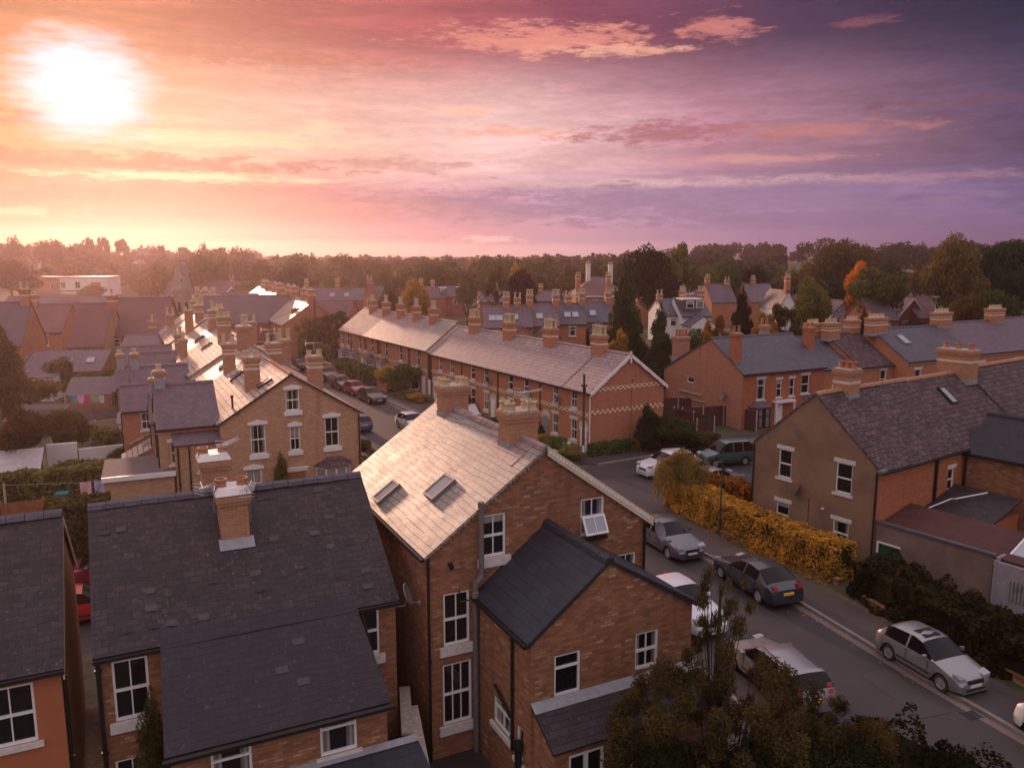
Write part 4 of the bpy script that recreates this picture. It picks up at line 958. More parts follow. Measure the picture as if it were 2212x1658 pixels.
def hedge(name, label, pts, w, h, mat, size=.10, dens=160, group=None, z0=0, core=None, seed=3, wob=.12):
    """clipped hedge along a polyline: dark woody core under many small leaf faces"""
    r_ = random.Random(seed); m = MB(); P = [Vector((*p[:2], z0)) for p in pts]
    for a, b in zip(P, P[1:]):
        d = (b - a); L = d.length; d.normalize(); nn = Vector((-d.y, d.x, 0)); k = max(1, int(L / .6)); rings = []
        for i in range(k + 1):
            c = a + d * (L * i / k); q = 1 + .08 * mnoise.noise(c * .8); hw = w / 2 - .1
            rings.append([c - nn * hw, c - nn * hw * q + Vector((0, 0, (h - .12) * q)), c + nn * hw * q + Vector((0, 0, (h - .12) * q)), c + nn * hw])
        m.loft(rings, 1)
        n = int((2 * h + w) * L * dens)
        for _ in range(n + int(dens * w * h * 2)):
            if _ < n:
                t = r_.uniform(0, L); q = r_.uniform(0, 2 * h + w)
                if q < h: off, z, no = -w / 2, q, -nn
                elif q < h + w: off, z, no = q - h - w / 2, h, Vector((0, 0, 1))
                else: off, z, no = w / 2, q - h - w, nn
            else:
                e = r_.choice((0, 1)); t = L * e; off = r_.uniform(-w / 2, w / 2); z = r_.uniform(0, h); no = d * (1 if e else -1)
            c = a + d * t + nn * off + Vector((0, 0, z))
            c += no * (wob * mnoise.noise(c * 1.3) * 1.6 + r_.uniform(-.10, .07))
            if c.z < z0 + .03: c.z = z0 + .03
            g = (no * .8 + Vector((r_.uniform(-1, 1), r_.uniform(-1, 1), r_.uniform(-.5, 1)))).normalized(); t1 = g.orthogonal().normalized(); t1 = Matrix.Rotation(r_.uniform(0, 6.28), 3, g) @ t1; w1 = g.cross(t1); s = size * r_.uniform(.5, 1.4)
            m.face((c - t1 * s, c + w1 * s * .55, c + t1 * s, c - w1 * s * .55), 0)
    o = m.build(name, [mat, core or L_BLACKGREEN]); tag(o, label, 'hedge', group); return o
def bush(label, p, w, h, mat, dens=2, name='bush', group=None, wy=None, kind='bush'):
    return tree(name, label, p, h, w, kind, mat, dens, group, 'bush', trunk=False, wy=wy)
# ------------------------------------------------------------------ cars
def lerp_tab(tab, x):
    if x <= tab[0][0]: return tab[0][1]
    for (a, b), (c, d) in zip(tab, tab[1:]):
        if x <= c: return b + (d - b) * (x - a) / (c - a)
    return tab[-1][1]
KINDS_CAR = {  # length, width, height, (x0..1 from front, top z) profile, cabin marks: windscreen base, windscreen top, roof end, tail end
    'hatch': (3.85, 1.66, 1.44, [(0, .52), (.03, .66), (.10, .78), (.26, .93), (.29, .96), (.45, 1.36), (.55, 1.43), (.80, 1.38), (.86, 1.30), (.965, .92), (1, .62)], .285, .455, .85, .965, .925),
    'saloon': (4.7, 1.84, 1.48, [(0, .52), (.025, .66), (.09, .80), (.27, .95), (.30, .98), (.46, 1.40), (.58, 1.47), (.74, 1.42), (.90, 1.04), (.975, .98), (1, .62)], .295, .465, .74, .90, .965),
    'estate': (4.6, 1.78, 1.50, [(0, .52), (.025, .66), (.09, .80), (.26, .94), (.29, .97), (.44, 1.40), (.55, 1.48), (.86, 1.43), (.90, 1.36), (.975, .98), (1, .62)], .285, .445, .885, .97, .955),
    'suv': (4.4, 1.84, 1.60, [(0, .60), (.025, .78), (.08, .92), (.26, 1.05), (.29, 1.08), (.43, 1.50), (.54, 1.58), (.84, 1.52), (.89, 1.42), (.975, 1.02), (1, .7)], .285, .44, .875, .97, 1.05),
    'van': (4.0, 1.68, 1.80, [(0, .55), (.025, .74), (.08, .88), (.22, 1.03), (.245, 1.07), (.40, 1.66), (.50, 1.78), (.94, 1.76), (.965, 1.68), (.99, 1.05), (1, .7)], .24, .41, .955, .99, 1.03)}
def build_car(kind, paint, name, label, p, heading, cat='car', plate=None, black_roof=False, sunroof=False, simple=False):
    L, Wd, Hh, prof, ws0, ws1, re0, re1, belt = KINDS_CAR[kind]
    t = thing(name, label, cat, p, heading, 'cars parked along the streets')
    wr = .31 if kind != 'suv' else .34; xf, xr = .19 * L, .80 * L; ar = wr + .05
    xs = set([0, .012, .03, .06, .1, .14, .22, .26, ws0, ws0 + .03, .38, ws1, .50, .55, .6, .65, .7, .75, re0, (re0 + re1) / 2, re1, .985, 1.0])
    for xc in (xf, xr):
        for i in range(-6, 7): xs.add((xc + ar * math.sin(PI / 2 * i / 6)) / L)
    pil = [ws1 + .12 * 0, .56 if kind != 'hatch' else .60, re0 - (.06 if kind != 'saloon' else .0)]
    for q in (pil[1] - .011, pil[1] + .011): xs.add(q)
    if kind in ('estate', 'van', 'suv'): xs.add(.745); xs.add(.765)
    xs = sorted(xs); xs = [xs[0]] + [b for a, b in zip(xs, xs[1:]) if b - a > .004]
    hw0 = Wd / 2
    def half(s):
        z = lerp_tab(prof, s); k = 1 - .26 * max(0, (.10 - s) / .10) ** 2 - .16 * max(0, (s - .93) / .07) ** 2
        w = hw0 * k; X = L / 2 - s * L
        bend = .07 * max(0, 1 - s / .05); zb = .20 + .05 * max(0, (s - .95) / .05)
        za = zb
        for xc in (xf, xr):
            d = s * L - xc
            if abs(d) < ar: za = max(za, wr + math.sqrt(max(0, ar * ar - d * d)) )
        bl = min(belt, z - .03)
        cab = z > belt + .06
        kk = min(1, max(0, (z - belt) / (Hh - belt)))
        wt = w * (.955 - .24 * kk) if cab else w * .90
        pts = [(0, zb), (w * .93, max(zb, za - .02)), (w * .985, max(za, zb + .06)), (w, max(.50, za + .02)), (w * .985, bl - .10 if bl - .1 > max(.5, za + .02) else max(.5, za + .02) + .005), (w * .955, max(bl, max(.5, za + .02) + .01)), (wt, z - (.05 if cab else .015)), (wt * .72, z), (0, z + (.018 if cab else .012))]
        return X, pts
    H = [half(s) for s in xs]
    body = MB(); glass = {}
    n = len(H[0][1])
    def P3(i, j, sd): X, pts = H[i]; return Vector((X, sd * pts[j][0], pts[j][1]))
    for i in range(len(xs) - 1):
        sm = (xs[i] + xs[i + 1]) / 2
        for j in range(n - 1):
            for sd in (1, -1):
                q = [P3(i, j, sd), P3(i + 1, j, sd), P3(i + 1, j + 1, sd), P3(i, j + 1, sd)]
                key = None
                if j == 5 and ws0 + .035 < sm < re0 - .0 + (.02 if kind != 'saloon' else .02):
                    cuts = [pil[1]] + ([.755] if kind in ('estate', 'van', 'suv') else [])
                    if not any(abs(sm - c) < .012 for c in cuts): key = ('side_window', sd, sum(sm > c for c in cuts))
                elif j >= 6 and ws0 + .004 < sm < ws1 - .002: key = ('windscreen', 0, 0)
                elif j >= 6 and re0 + .002 < sm < re1 - .004: key = ('rear_window', 0, 0)
                if key:
                    glass.setdefault(key, MB()).face(q if sd > 0 else q[::-1])
                else:
                    mi = 1 if (j <= 1) else 0
                    if black_roof and j >= 6 and ws1 <= sm <= re0: mi = 2
                    body.face(q if sd > 0 else q[::-1], mi)
    for i in (0, len(xs) - 1):
        body.face([P3(i, j, 1) for j in range(n)] + [P3(i, j, -1) for j in range(n - 1, 0, -1)], 0)
    import bmesh
    me = body.mesh('body', [paint, TRIM, CARGLASS])
    bm = bmesh.new(); bm.from_mesh(me); bmesh.ops.remove_doubles(bm, verts=bm.verts, dist=.002); bmesh.ops.recalc_face_normals(bm, faces=bm.faces); bm.to_mesh(me); bm.free()
    me.polygons.foreach_set('use_smooth', [True] * len(me.polygons))
    try: me.set_sharp_from_angle(angle=R(38))
    except Exception: pass
    bo = put('body', me, t)
    for (nm, sd, k), g in sorted(glass.items()):
        o = g.build(nm, CARGLASS, t)
        bm = bmesh.new(); bm.from_mesh(o.data); bmesh.ops.remove_doubles(bm, verts=bm.verts, dist=.002); bmesh.ops.recalc_face_normals(bm, faces=bm.faces); bm.to_mesh(o.data); bm.free()
        o.data.polygons.foreach_set('use_smooth', [True] * len(o.data.polygons))
    # dark underbody and wheel wells
    m = MB(); m.box(-L / 2 + .25, L / 2 - .25, -hw0 + .12, hw0 - .12, .17, .62); m.build('underbody', TRIM, t)
    ty, ri = wheel_meshes(wr)
    for xc in (xf, xr):
        for sd in (1, -1):
            w_ = put('wheel', ty, t, (L / 2 - xc, sd * (hw0 - .10), wr), 0 if sd > 0 else PI); put('rim', ri, w_)
    if simple: pass
    zl = prof[2][1] - .08
    for sd in (1, -1):
        m = MB(); y0, y1 = hw0 * .50, hw0 * .86
        m.loft([[(L / 2 - .02 - dx, sd * y, z) for y, z in ((y0, zl - .10), (y1, zl - .06 + dx * .15), (y1 + .01, zl + .06 + dx * .22), (y0, zl + .03))] for dx in (.0 + .05, .34)]); 
        m.build('headlight', LAMPGL, t)
        m = MB(); zt = prof[-2][1]; hgt = .42 if kind in ('van', 'estate') else .2
        y0, y1 = sd * hw0 * .56, sd * hw0 * .79; t1 = .0 if hgt < .3 else .14; m.loft([[(-L / 2 + xa, y0, z), (-L / 2 + xa + .2, y0, z), (-L / 2 + xa + .2, y1, z), (-L / 2 + xa, y1, z)] for z, xa in ((zt - .14, .05), (zt + t1, .10 if t1 == 0 else .215))]); m.build('tail_light', TAIL, t)
        xm = L / 2 - (ws0 + .075) * L
        m = MB(); m.loft([[(xm - dx, sd * (hw0 - .02 + y), belt + z) for y, z in ((0, .02), (.17, .0), (.19, .13), (.02, .14))] for dx in (-.03, .07)]); m.build('wing_mirror', paint, t)
        m = MB()
        for q in (pil[1] - .10, pil[1] + .16): m.box(L / 2 - q * L - .09, L / 2 - q * L + .09, min(sd * (hw0 - .03), sd * (hw0 + .012)), max(sd * (hw0 - .03), sd * (hw0 + .012)), belt - .17, belt - .135)
        m.build('door_handle', paint, t)
        m = MB()
        for q in (ws0 + .06, pil[1], .745 if kind != 'hatch' else 5):
            if q < 1: m.box(L / 2 - q * L - .006, L / 2 - q * L + .006, min(sd * (hw0 - .04), sd * (hw0 + .002)), max(sd * (hw0 - .04), sd * (hw0 + .002)), .34, belt - .06)
        m.box(L / 2 - .70 * L, L / 2 - .32 * L, min(sd * (hw0 - .03), sd * (hw0 + .012)), max(sd * (hw0 - .03), sd * (hw0 + .012)), .40, .47); m.build('side_moulding', TRIM, t)
    m = MB(); m.box(L / 2 - .06, L / 2 + .004, -hw0 * .42, hw0 * .42, .52, .66); m.box(L / 2 - .08, L / 2 + .0, -hw0 * .55, hw0 * .55, .27, .36); m.build('grille', TRIM, t)
    m = MB(); m.box(L / 2 - .04, L / 2 + .014, -.26, .26, .40, .51); m.build('number_plate', PLATE_W, t)
    m = MB(); m.box(-L / 2 - .012, -L / 2 + .03, -.26, .26, .62 if kind != 'van' else .7, .73 if kind != 'van' else .81); m.build('number_plate', PLATE_Y, t)
    if sunroof:
        g = MB(); a = L / 2 - (ws1 + .03) * L; g.slab((a, -.36, Hh - .02), (a, .36, Hh - .02), (a - .55, .36, Hh + .006), (a - .55, -.36, Hh + .006), .03); g.build('sunroof', CARGLASS, t)
    if kind in ('estate', 'suv'):
        m = MB()
        for sd in (1, -1): m.tube([(L / 2 - (ws1 + .03) * L, sd * hw0 * .62, Hh - .05), (0, sd * hw0 * .62, Hh + .02), (L / 2 - (re0 - .03) * L, sd * hw0 * .62, Hh - .08)], .018)
        m.build('roof_rail', CHROME if paint.name.startswith('pearl') else TRIM, t)
    return t
_wm = {}
def wheel_meshes(r):
    if r in _wm: return _wm[r]
    Rx = Matrix.Rotation(-PI / 2, 4, 'X')
    m = MB(); m.cyl(0, 0, [(r * .66, -.09), (r * .92, -.09), (r, -.06), (r, .06), (r * .92, .09), (r * .66, .085), (r * .62, .03)], 22, 0, 0, Rx); ty = m.mesh('wheel', TYRE)
    m = MB(); m.cyl(0, 0, [(r * .66, .05), (r * .66, .09), (r * .58, .088), (r * .56, .04)], 20, 0, 0, Rx); m.cyl(0, 0, [(r * .16, .02), (r * .16, .085), (r * .1, .09)], 10, 0, 0, Rx)
    for i in range(7):
        a = 2 * PI * i / 7; T = Rx @ Matrix.Rotation(a, 4, 'Z'); m.box(r * .1, r * .6, -.03, .03, .045, .075, 0, T)
    m.cyl(0, 0, [(r * .6, .012), (r * .6, .02)], 16, 1, 0, Rx)
    ri = m.mesh('rim', [ALLOY, TRIM]); _wm[r] = (ty, ri); return _wm[r]
def paint(name, c, metal=.5, rough=.32): return m_plain(name, c, rough, metal=metal, var=.06, coat=.7)
P_SILVER = paint('silver_paint', (.27, .27, .285), .55); P_GREY = paint('grey_paint', (.125, .135, .15), .6); P_NAVY = paint('petrol_paint', (.03, .042, .055), .4)
P_WHITE = paint('pearl_white_paint', (.62, .62, .64), 0); P_GREEN = paint('dark_green_paint', (.02, .10, .09), .1); P_RED = paint('red_paint', (.38, .012, .02), .1); P_BLACK = paint('black_paint', (.018, .019, .022), .3); P_WINE = paint('wine_paint', (.20, .012, .04), .2); P_BLUE = paint('blue_paint', (.03, .06, .16), .3); P_PLUM = paint('plum_paint', (.06, .035, .05), .3)
kdir = Vector((6.6, -19.0, 0)).normalized()       # the street runs toward the camera along this direction
TOW = math.atan2(kdir.y, kdir.x); AWAY = TOW + PI
def mid(a, b): a, b = G(*a), G(*b); return (a + b) / 2
def beside(p, left, d): n = Vector((-kdir.y, kdir.x, 0)); q = p + n * (d if left else -d); return (q.x, q.y, .012)
p = mid((1912, 1425), (2040, 1490)); build_car('hatch', P_SILVER, 'parked_car', 'small silver three door hatchback with a sunroof, nose toward the camera', beside(p, True, .72), TOW + .02, sunroof=True)
p = mid((1562, 1250), (1643, 1300)); build_car('saloon', P_NAVY, 'parked_car', 'dark petrol blue liftback with a yellow rear plate beside the golden hedge', beside(p, True, .75), AWAY)
p = G(1440, 1205); q = p - kdir * 1.4; build_car('saloon', P_GREY, 'parked_car', 'metallic grey hatchback saloon facing the camera, nearest the street lamp', beside(q, True, .8), TOW + .05)
build_car('saloon', P_WHITE, 'parked_car', 'white car with a dark grille half hidden behind the brick wing and the feathery tree', (7.15, 32.2, .012), TOW + .06)
build_car('estate', P_SILVER, 'parked_car', 'pale silver estate car seen through the feathery foreground tree', (9.4, 26.6, .012), AWAY - .06)
build_car('hatch', P_WHITE, 'parked_car', 'white car cut off by the right edge, showing its tail lamp', (17.55, 22.4, .012), TOW)
cdir = R(31)
build_car('suv', P_WHITE, 'parked_car', 'white crossover beside the clipped hedge of the end cottage', (10.9, 54.6, .012), PI + cdir - .05)
build_car('van', P_GREEN, 'parked_van', 'dark green glazed van in front of the brown fence', (15.6, 57.2, .012), PI + cdir - .25, 'van')
build_car('saloon', P_SILVER, 'parked_car', 'silver car whose roof shows above the back run of the golden hedge', (13.2, 51.0, .012), cdir)
tdir = math.atan2(49, -29)
for kd, pt, lab, px, hd in (('saloon', P_BLACK, 'black car nearest the camera of the four in front of the terrace', (803, 866), PI), ('hatch', P_RED, 'red car between the black and the dark estate on the terrace street', (768, 850), PI), ('estate', P_PLUM, 'dark estate car behind the red one on the terrace street', (738, 838), PI), ('suv', P_BLACK, 'black car behind the dark estate, third back from the front of the terrace queue', (707, 820), PI),
        ('hatch', P_BLUE, 'blue car partly hidden by the right hand stack of the gold gable house', (680, 806), PI), ('saloon', P_BLACK, 'dark car with a bright roof left of the blue one, by the gold gable stack', (648, 797), 0), ('hatch', P_WHITE, 'white car facing away at the far bend of the terrace street', (566, 757), PI), ('saloon', P_SILVER, 'silver car just beyond the white one at the far bend', (560, 746), PI),
        ('estate', P_PLUM, 'plum coloured car beside the far end of the terrace', (727, 768), PI - .9), ('hatch', P_BLUE, 'blue car peeping from behind the corner of the gold gable', (772, 926), 0), ('hatch', P_WHITE, 'white car peeping over the ridge of the shining roof', (889, 926), PI)):
    g_ = G(*px); build_car(kd, pt, 'parked_car', lab, (g_.x, g_.y, .012), tdir + hd)
g_ = G(168, 1350); build_car('hatch', P_RED, 'parked_car', 'bright red car in the drive between the two dark roofs', (g_.x - .2, g_.y + .6, .012), R(26))
g_ = G(190, 1262); build_car('saloon', P_WINE, 'parked_car', 'wine red car with silver wheels behind the bright red one', (g_.x + .6, g_.y + .4, .012), R(200))
# ------------------------------------------------------------------ ground, roads, hedges, street furniture
m = MB()
N = 60
def hgt(x, y):
    """flat town, low wooded hills far off to the right and a rise on the left"""
    a = math.atan2(x, max(y, 1)); d = math.hypot(x, y)
    s = lambda v, p, q: max(0, min(1, (v - p) / (q - p)))
    f = s(d, 260, 620); f = f * f * (3 - 2 * f)
    right = s(a, .10, .25) * 8.5 + 2 * s(a, .3, .6) + 2.5 * mnoise.noise(Vector((x * .006, y * .006, 0)))
    left = s(-a, .22, .55) * s(d, 170, 330) * 7
    return f * right * (1 if a > 0 else .2) + left - .05
NR, NA = 46, 60
ring = lambda i: 1.0 if i == 0 else 6 * (1.145 ** i)
V = [[(ring(i) * math.sin(-PI + 2 * PI * j / NA), ring(i) * math.cos(-PI + 2 * PI * j / NA)) for j in range(NA)] for i in range(NR + 4)]
m.face([(x, y, 0) for x, y in reversed(V[0])])
rings = [[(x, y, hgt(x, y) if math.hypot(x, y) > 120 else 0) for x, y in rr] for rr in V]
m.loft(rings, 0, caps=False)
struct('ground', m, GROUND)
def strip(name, pts, z, mat, th=None):
    m = MB()
    if th: m.loft([[(p[0], p[1], zz) for p in pts] for zz in (0.001, th)])
    else: m.face([(p[0], p[1], z) for p in pts])
    return struct(name, m, mat)
def off(p, d, s): n = Vector((-d.y, d.x, 0)); return p + n * s
K = [Vector((8.95, 45.3, 0)), Vector((9.75, 39.4, 0)), Vector((12.7, 33.3, 0)), Vector((15.0, 26.8, 0)), Vector((17.6, 20.4, 0)), Vector((22.5, 6.0, 0))]
Lk = [Vector((.6, 47.5, 0)), Vector((3.2, 38.5, 0)), Vector((5.9, 30.4, 0)), Vector((8.0, 24.6, 0)), Vector((10.3, 18.2, 0)), Vector((15.3, 4.0, 0))]
strip('road', K + Lk[::-1], .004, ASPHALT)
tb = Vector((math.cos(tdir), math.sin(tdir), 0)); tn = Vector((-tb.y, tb.x, 0))       # tn points to the left terrace
T0 = Vector((6.04, 60.05, 0))
A_ = lambda u, s: T0 + tb * u + tn * s
strip('terrace_road', [A_(-9, 5.2), A_(110, 5.2), A_(110, 13.2), A_(-4, 13.2), A_(-14, 14)], .008, ASPHALT)
cb = Vector((math.cos(R(30.9)), math.sin(R(30.9)), 0)); cn = Vector((-cb.y, cb.x, 0)); C0 = A_(-1, 9)
strip('cross_road', [A_(-3.5, 13.5), A_(-3.0, -3), A_(-3.0, -40), A_(-11.5, -40), A_(-11.5, -5), A_(-14.5, 4)], .012, ASPHALT)
pv = [('pavement', [K[1], K[2], K[3], K[4], K[5], K[5] + Vector((2.2, .6, 0)), Vector((19.8, 21.2, 0)), Vector((17.0, 27.6, 0)), Vector((14.5, 34.1, 0)), Vector((11.6, 40.4, 0)), Vector((10.4, 45.5, 0)), Vector((9.2, 45.2, 0))]),
      ('pavement', [A_(-1.5, 5.0), A_(100, 5.0), A_(100, 3.1), A_(-1.5, 3.1)]), ('pavement', [A_(2, 13.3), A_(100, 13.3), A_(100, 15.4), A_(2, 15.4)]),
      ('pavement', [Lk[1] + Vector((.2, -.5, 0)), Lk[2], Lk[3], Lk[4], Lk[4] + Vector((-1.8, -.6, 0)), Lk[3] + Vector((-1.8, -.6, 0)), Lk[2] + Vector((-1.8, -.6, 0)), Lk[1] + Vector((-1.7, -.9, 0))]),
      ('pavement', [A_(-1.5, 3.0), A_(-2.9, 1.5), A_(-2.9, -40), A_(-1.2, -40), A_(-1.2, 1)])]
for nm, pts in pv: strip(nm, pts, 0, PAVE, .10)
def kerb(line, w=.16, h=.125):
    m = MB(); P = [Vector(p) for p in line]
    rings = []
    for i, p in enumerate(P):
        d = (P[min(i + 1, len(P) - 1)] - P[max(i - 1, 0)]).normalized(); n = Vector((-d.y, d.x, 0)) * w / 2
        rings.append([p - n + Vector((0, 0, 0)), p - n + Vector((0, 0, h)), p + n + Vector((0, 0, h)), p + n])
    m.loft(rings); struct('kerb', m, KERB)
strip('road_channel', [p + Vector((-.1, -.03, 0)) for p in K[1:]] + [p + Vector((-.42, -.15, 0)) for p in K[1:]][::-1], .008, m_asphalt('channel_concrete', (.12, .10, .095), (.15, .125, .12)))
kerb(K[1:]); kerb([A_(-1.5, 5.06), A_(100, 5.06)]); kerb([A_(2, 13.24), A_(100, 13.24)]); kerb([l for l in Lk[1:5]]); kerb([A_(-2.95, 1.5), A_(-2.95, -40)])
m = MB()
for i in range(3):
    a = A_(-6.2 - i * .0, 9.5 - i * 2.2); m.face([a + Vector((0, 0, .017)), a + cb * .9 + Vector((0, 0, .017)), a + cb * .9 + cn * .1 + Vector((0, 0, .017)), a + cn * .1 + Vector((0, 0, .017))])
a = A_(-5.5, -8); m.face([a + Vector((0, 0, .017)), a + cb * 5 + Vector((0, 0, .017)), a + cb * 5 + cn * .12 + Vector((0, 0, .017)), a + cn * .12 + Vector((0, 0, .017))])
struct('road_markings', m, PAINT)
m = MB()
g_ = [G(*q) for q in ((118, 1180), (215, 1180), (240, 1400), (255, 1658), (135, 1658), (125, 1400))]; strip('driveway', [G(60, 1200), G(330, 1150), G(230, 1400), G(125, 1430)], .004, ASPHALT)
strip('alley', [w2(BH, -.95, -6), w2(BH, -.05, -6), w2(BH, -.05, 7.5), w2(BH, -.95, 7.5)], .009, SETTS)
strip('yard', [w2(BH, 7.9, -8), w2(MH, 1.5, -12), w2(MH, 1.5, 0), w2(MH, -.1, 9), w2(BH, 7.9, 7)], .006, PAVE)
strip('yard', [w2(NH, 7.5, -.2), w2(NH, 20, -.2), w2(NH, 20, 9), w2(NH, 7.5, 9)], .006, PAVE)

for i, q in enumerate(((11.3, 35.2, 1.5, 2.4, .3), (9.3, 38.5, .9, 3.2, .28), (13.6, 24.5, 1.2, 3.0, .3))):
    M = Matrix.Translation((q[0], q[1], .0115)) @ Matrix.Rotation(q[4], 4, 'Z'); m = MB(); m.face([M @ Vector(p) for p in ((0, 0, 0), (q[2], 0, 0), (q[2], q[3], 0), (0, q[3], 0))]); struct('road_patch', m, m_asphalt('patch_%d' % i, [(.028, .025, .027), (.06, .052, .052), (.03, .026, .028)][i], (.04, .035, .036)))
for i, (x, y, lab) in enumerate(((12.0, 34.2, 'iron drain grate in the gutter behind the petrol blue car'), (15.35, 24.7, 'iron drain grate in the gutter below the silver hatchback'), (9.9, 30.5, 'round iron manhole cover in the middle of the near road'))):
    o = thing('drain_cover', lab, 'drain cover', (x, y, .013), .3); m = MB()
    if i < 2:
        for k in range(6): m.box(-.22, .22, -.22 + k * .075, -.18 + k * .075, 0, .012)
        m.box(-.26, -.22, -.26, .26, 0, .014); m.box(.22, .26, -.26, .26, 0, .014)
    else: m.cyl(0, 0, [(.32, 0), (.32, .01), (.28, .012)], 18)
    m.build('grate', TRIM, o)
m = MB(); r_ = random.Random(4)
for _ in range(1500):
    t = r_.random(); a, b = (Vector((10.6, 43.6, .108)), Vector((14.7, 35.2, .108))) if r_.random() < .7 else (Vector((9.6, 40.2, .02)), Vector((15.0, 26.6, .02)))
    p = a.lerp(b, t) + Vector((r_.gauss(0, .28), r_.gauss(0, .12), 0)); s_ = r_.uniform(.02, .05); q = r_.uniform(0, 6.28); u = Vector((math.cos(q), math.sin(q), r_.uniform(0, .5))) * s_; v = Vector((-math.sin(q), math.cos(q), r_.uniform(0, .4))) * s_ * .7
    m.face((p - u, p - v, p + u, p + v))
o = m.build('fallen_leaves', L_HEDGE); o['kind'] = 'stuff'
# hedges
def L2(n, lab, pts, w, h, mat, **k): return hedge(n, lab, pts, w, h, mat, **k)
L2('hedge', 'long golden clipped hedge between the pavement and the brown rendered house', [(10.1, 47.7), (11.6, 43.4), (13.5, 39.6), (15.55, 35.9)], 1.6, 1.75, L_HEDGE, size=.075, dens=420)
L2('hedge', 'short golden hedge run behind the long one, along the side road', [(10.8, 48.6), (13.9, 45.2)], 1.1, 1.9, L_HEDGE, size=.08, dens=320, seed=5)
L2('hedge', 'dark clipped hedge across the left gardens above the washing line', [(-31.2, 45.9), (-28.2, 47.5), (-25.0, 49.3)], 1.5, 2.2, L_OLIVE, dens=160, size=.11)
L2('hedge', 'low clipped hedge at the front corner of the end cottage', [A_(-.6, .4)[:2], A_(-.9, -3.4)[:2]], 1.0, .9, L_GREEN, dens=160)
L2('hedge', 'dense dark hedge screening the far bay windows from the street', [A_(37, 2.7)[:2], A_(47, 2.7)[:2]], 1.2, 1.9, L_GREEN, dens=110, size=.14)
L2('hedge', 'overgrown dark hedge along the right hand pavement below the garage', [(16.4, 34.6), (17.0, 32.0), (18.4, 28.4), (21.4, 22.3)], 2.2, 1.6, L_UNDER, dens=330, size=.08, wob=.5)
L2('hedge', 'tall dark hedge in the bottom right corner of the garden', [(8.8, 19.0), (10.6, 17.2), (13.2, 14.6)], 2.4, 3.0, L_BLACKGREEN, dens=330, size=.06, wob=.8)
L2('hedge', 'long hedge in front of the broad leaved trees at the far street bend', [A_(62, 1)[:2], A_(78, 3)[:2]], 1.4, 2.2, L_OLIVE, dens=60, size=.2)
L2('hedge', 'dark hedge behind the line of coloured washing', [(-38.2, 75.6), (-33.5, 77.6)], 1.4, 2.0, L_GREEN, dens=60, size=.18)
L2('hedge', 'ragged hedge above the white garden wall', [(-30.9, 58.0), (-26.8, 60.0)], 1.4, 2.0, L_OLIVE, dens=90, size=.15, wob=.35)
L2('hedge', 'low garden hedge below the white garden wall', [(-30.0, 51.6), (-25.6, 53.9)], 1.5, 1.3, L_GREEN, dens=90, size=.14, wob=.35)
b_ = G(145, 1215)
L2('topiary_hedge', 'square clipped yew block between the two dark roofs', [(b_.x - .9, b_.y + .2), (b_.x + 1.6, b_.y + 1.4)], 1.8, 3.0, L_OLIVE, dens=150, size=.12)
# low street walls
def gwall(label, a, b, h, th=.22, mat=None, cap=True, name='garden_wall', capm=None, zb=0):
    a, b = Vector((*a[:2], 0)), Vector((*b[:2], 0)); d = b - a; L = d.length
    t = thing(name, label, 'wall', a, math.atan2(d.y, d.x))
    m = MB(); m.box(0, L, -th / 2, th / 2, -.1, h); m.build('wall', mat or BR_RED, t)
    if cap: m = MB(); m.box(-.03, L + .03, -th / 2 - .04, th / 2 + .04, h, h + .08); m.build('coping', capm or MORTAR, t)
    return t
gwall('low brick wall under the golden hedge', (11.45, 42.0), (15.2, 35.3), .26, .2, BR_MAIN, True, 'garden_wall', BR_MAIN)
gwall('low brick wall under the dark hedge on the right pavement', (15.5, 33.4), (20.2, 21.8), .3, .2, BR_MAIN, True, 'garden_wall', BR_MAIN)
gwall('brick front wall beside the far parked cars', A_(34, 3.0), A_(48, 3.0), .9)
gwall('brick front wall at the far end of the terrace gardens', A_(51, 3.0), A_(60, 3.2), .9)
gwall('dark low wall in front of the end cottage shrubs', A_(0, 2.9), A_(6, 2.9), .5)
gwall('brick yard wall with a rounded stone coping beside the shining roof house', (-3.0, 22.2), (-2.1, 18.2), 1.75, .28, BR_MAIN)
gwall('brick yard wall with stone coping beside the low dark roof', (-3.35, 23.2), (-2.95, 20.8), 1.8, .25, BR_MAIN)
gwall('tall white garden wall with a small dark hatch', (-32.65, 54.9), (-30.9, 55.6), 2.0, .3, RENDER_WH, False)
gwall('lower white garden wall joined to the tall one', (-30.85, 55.65), (-26.9, 58.0), 1.5, .25, RENDER_WH, False)
gwall('brick wall stub beside the purple shed roof', (-37.2, 74.6), (-35.6, 75.3), 2.6, .3, BR_PALE)
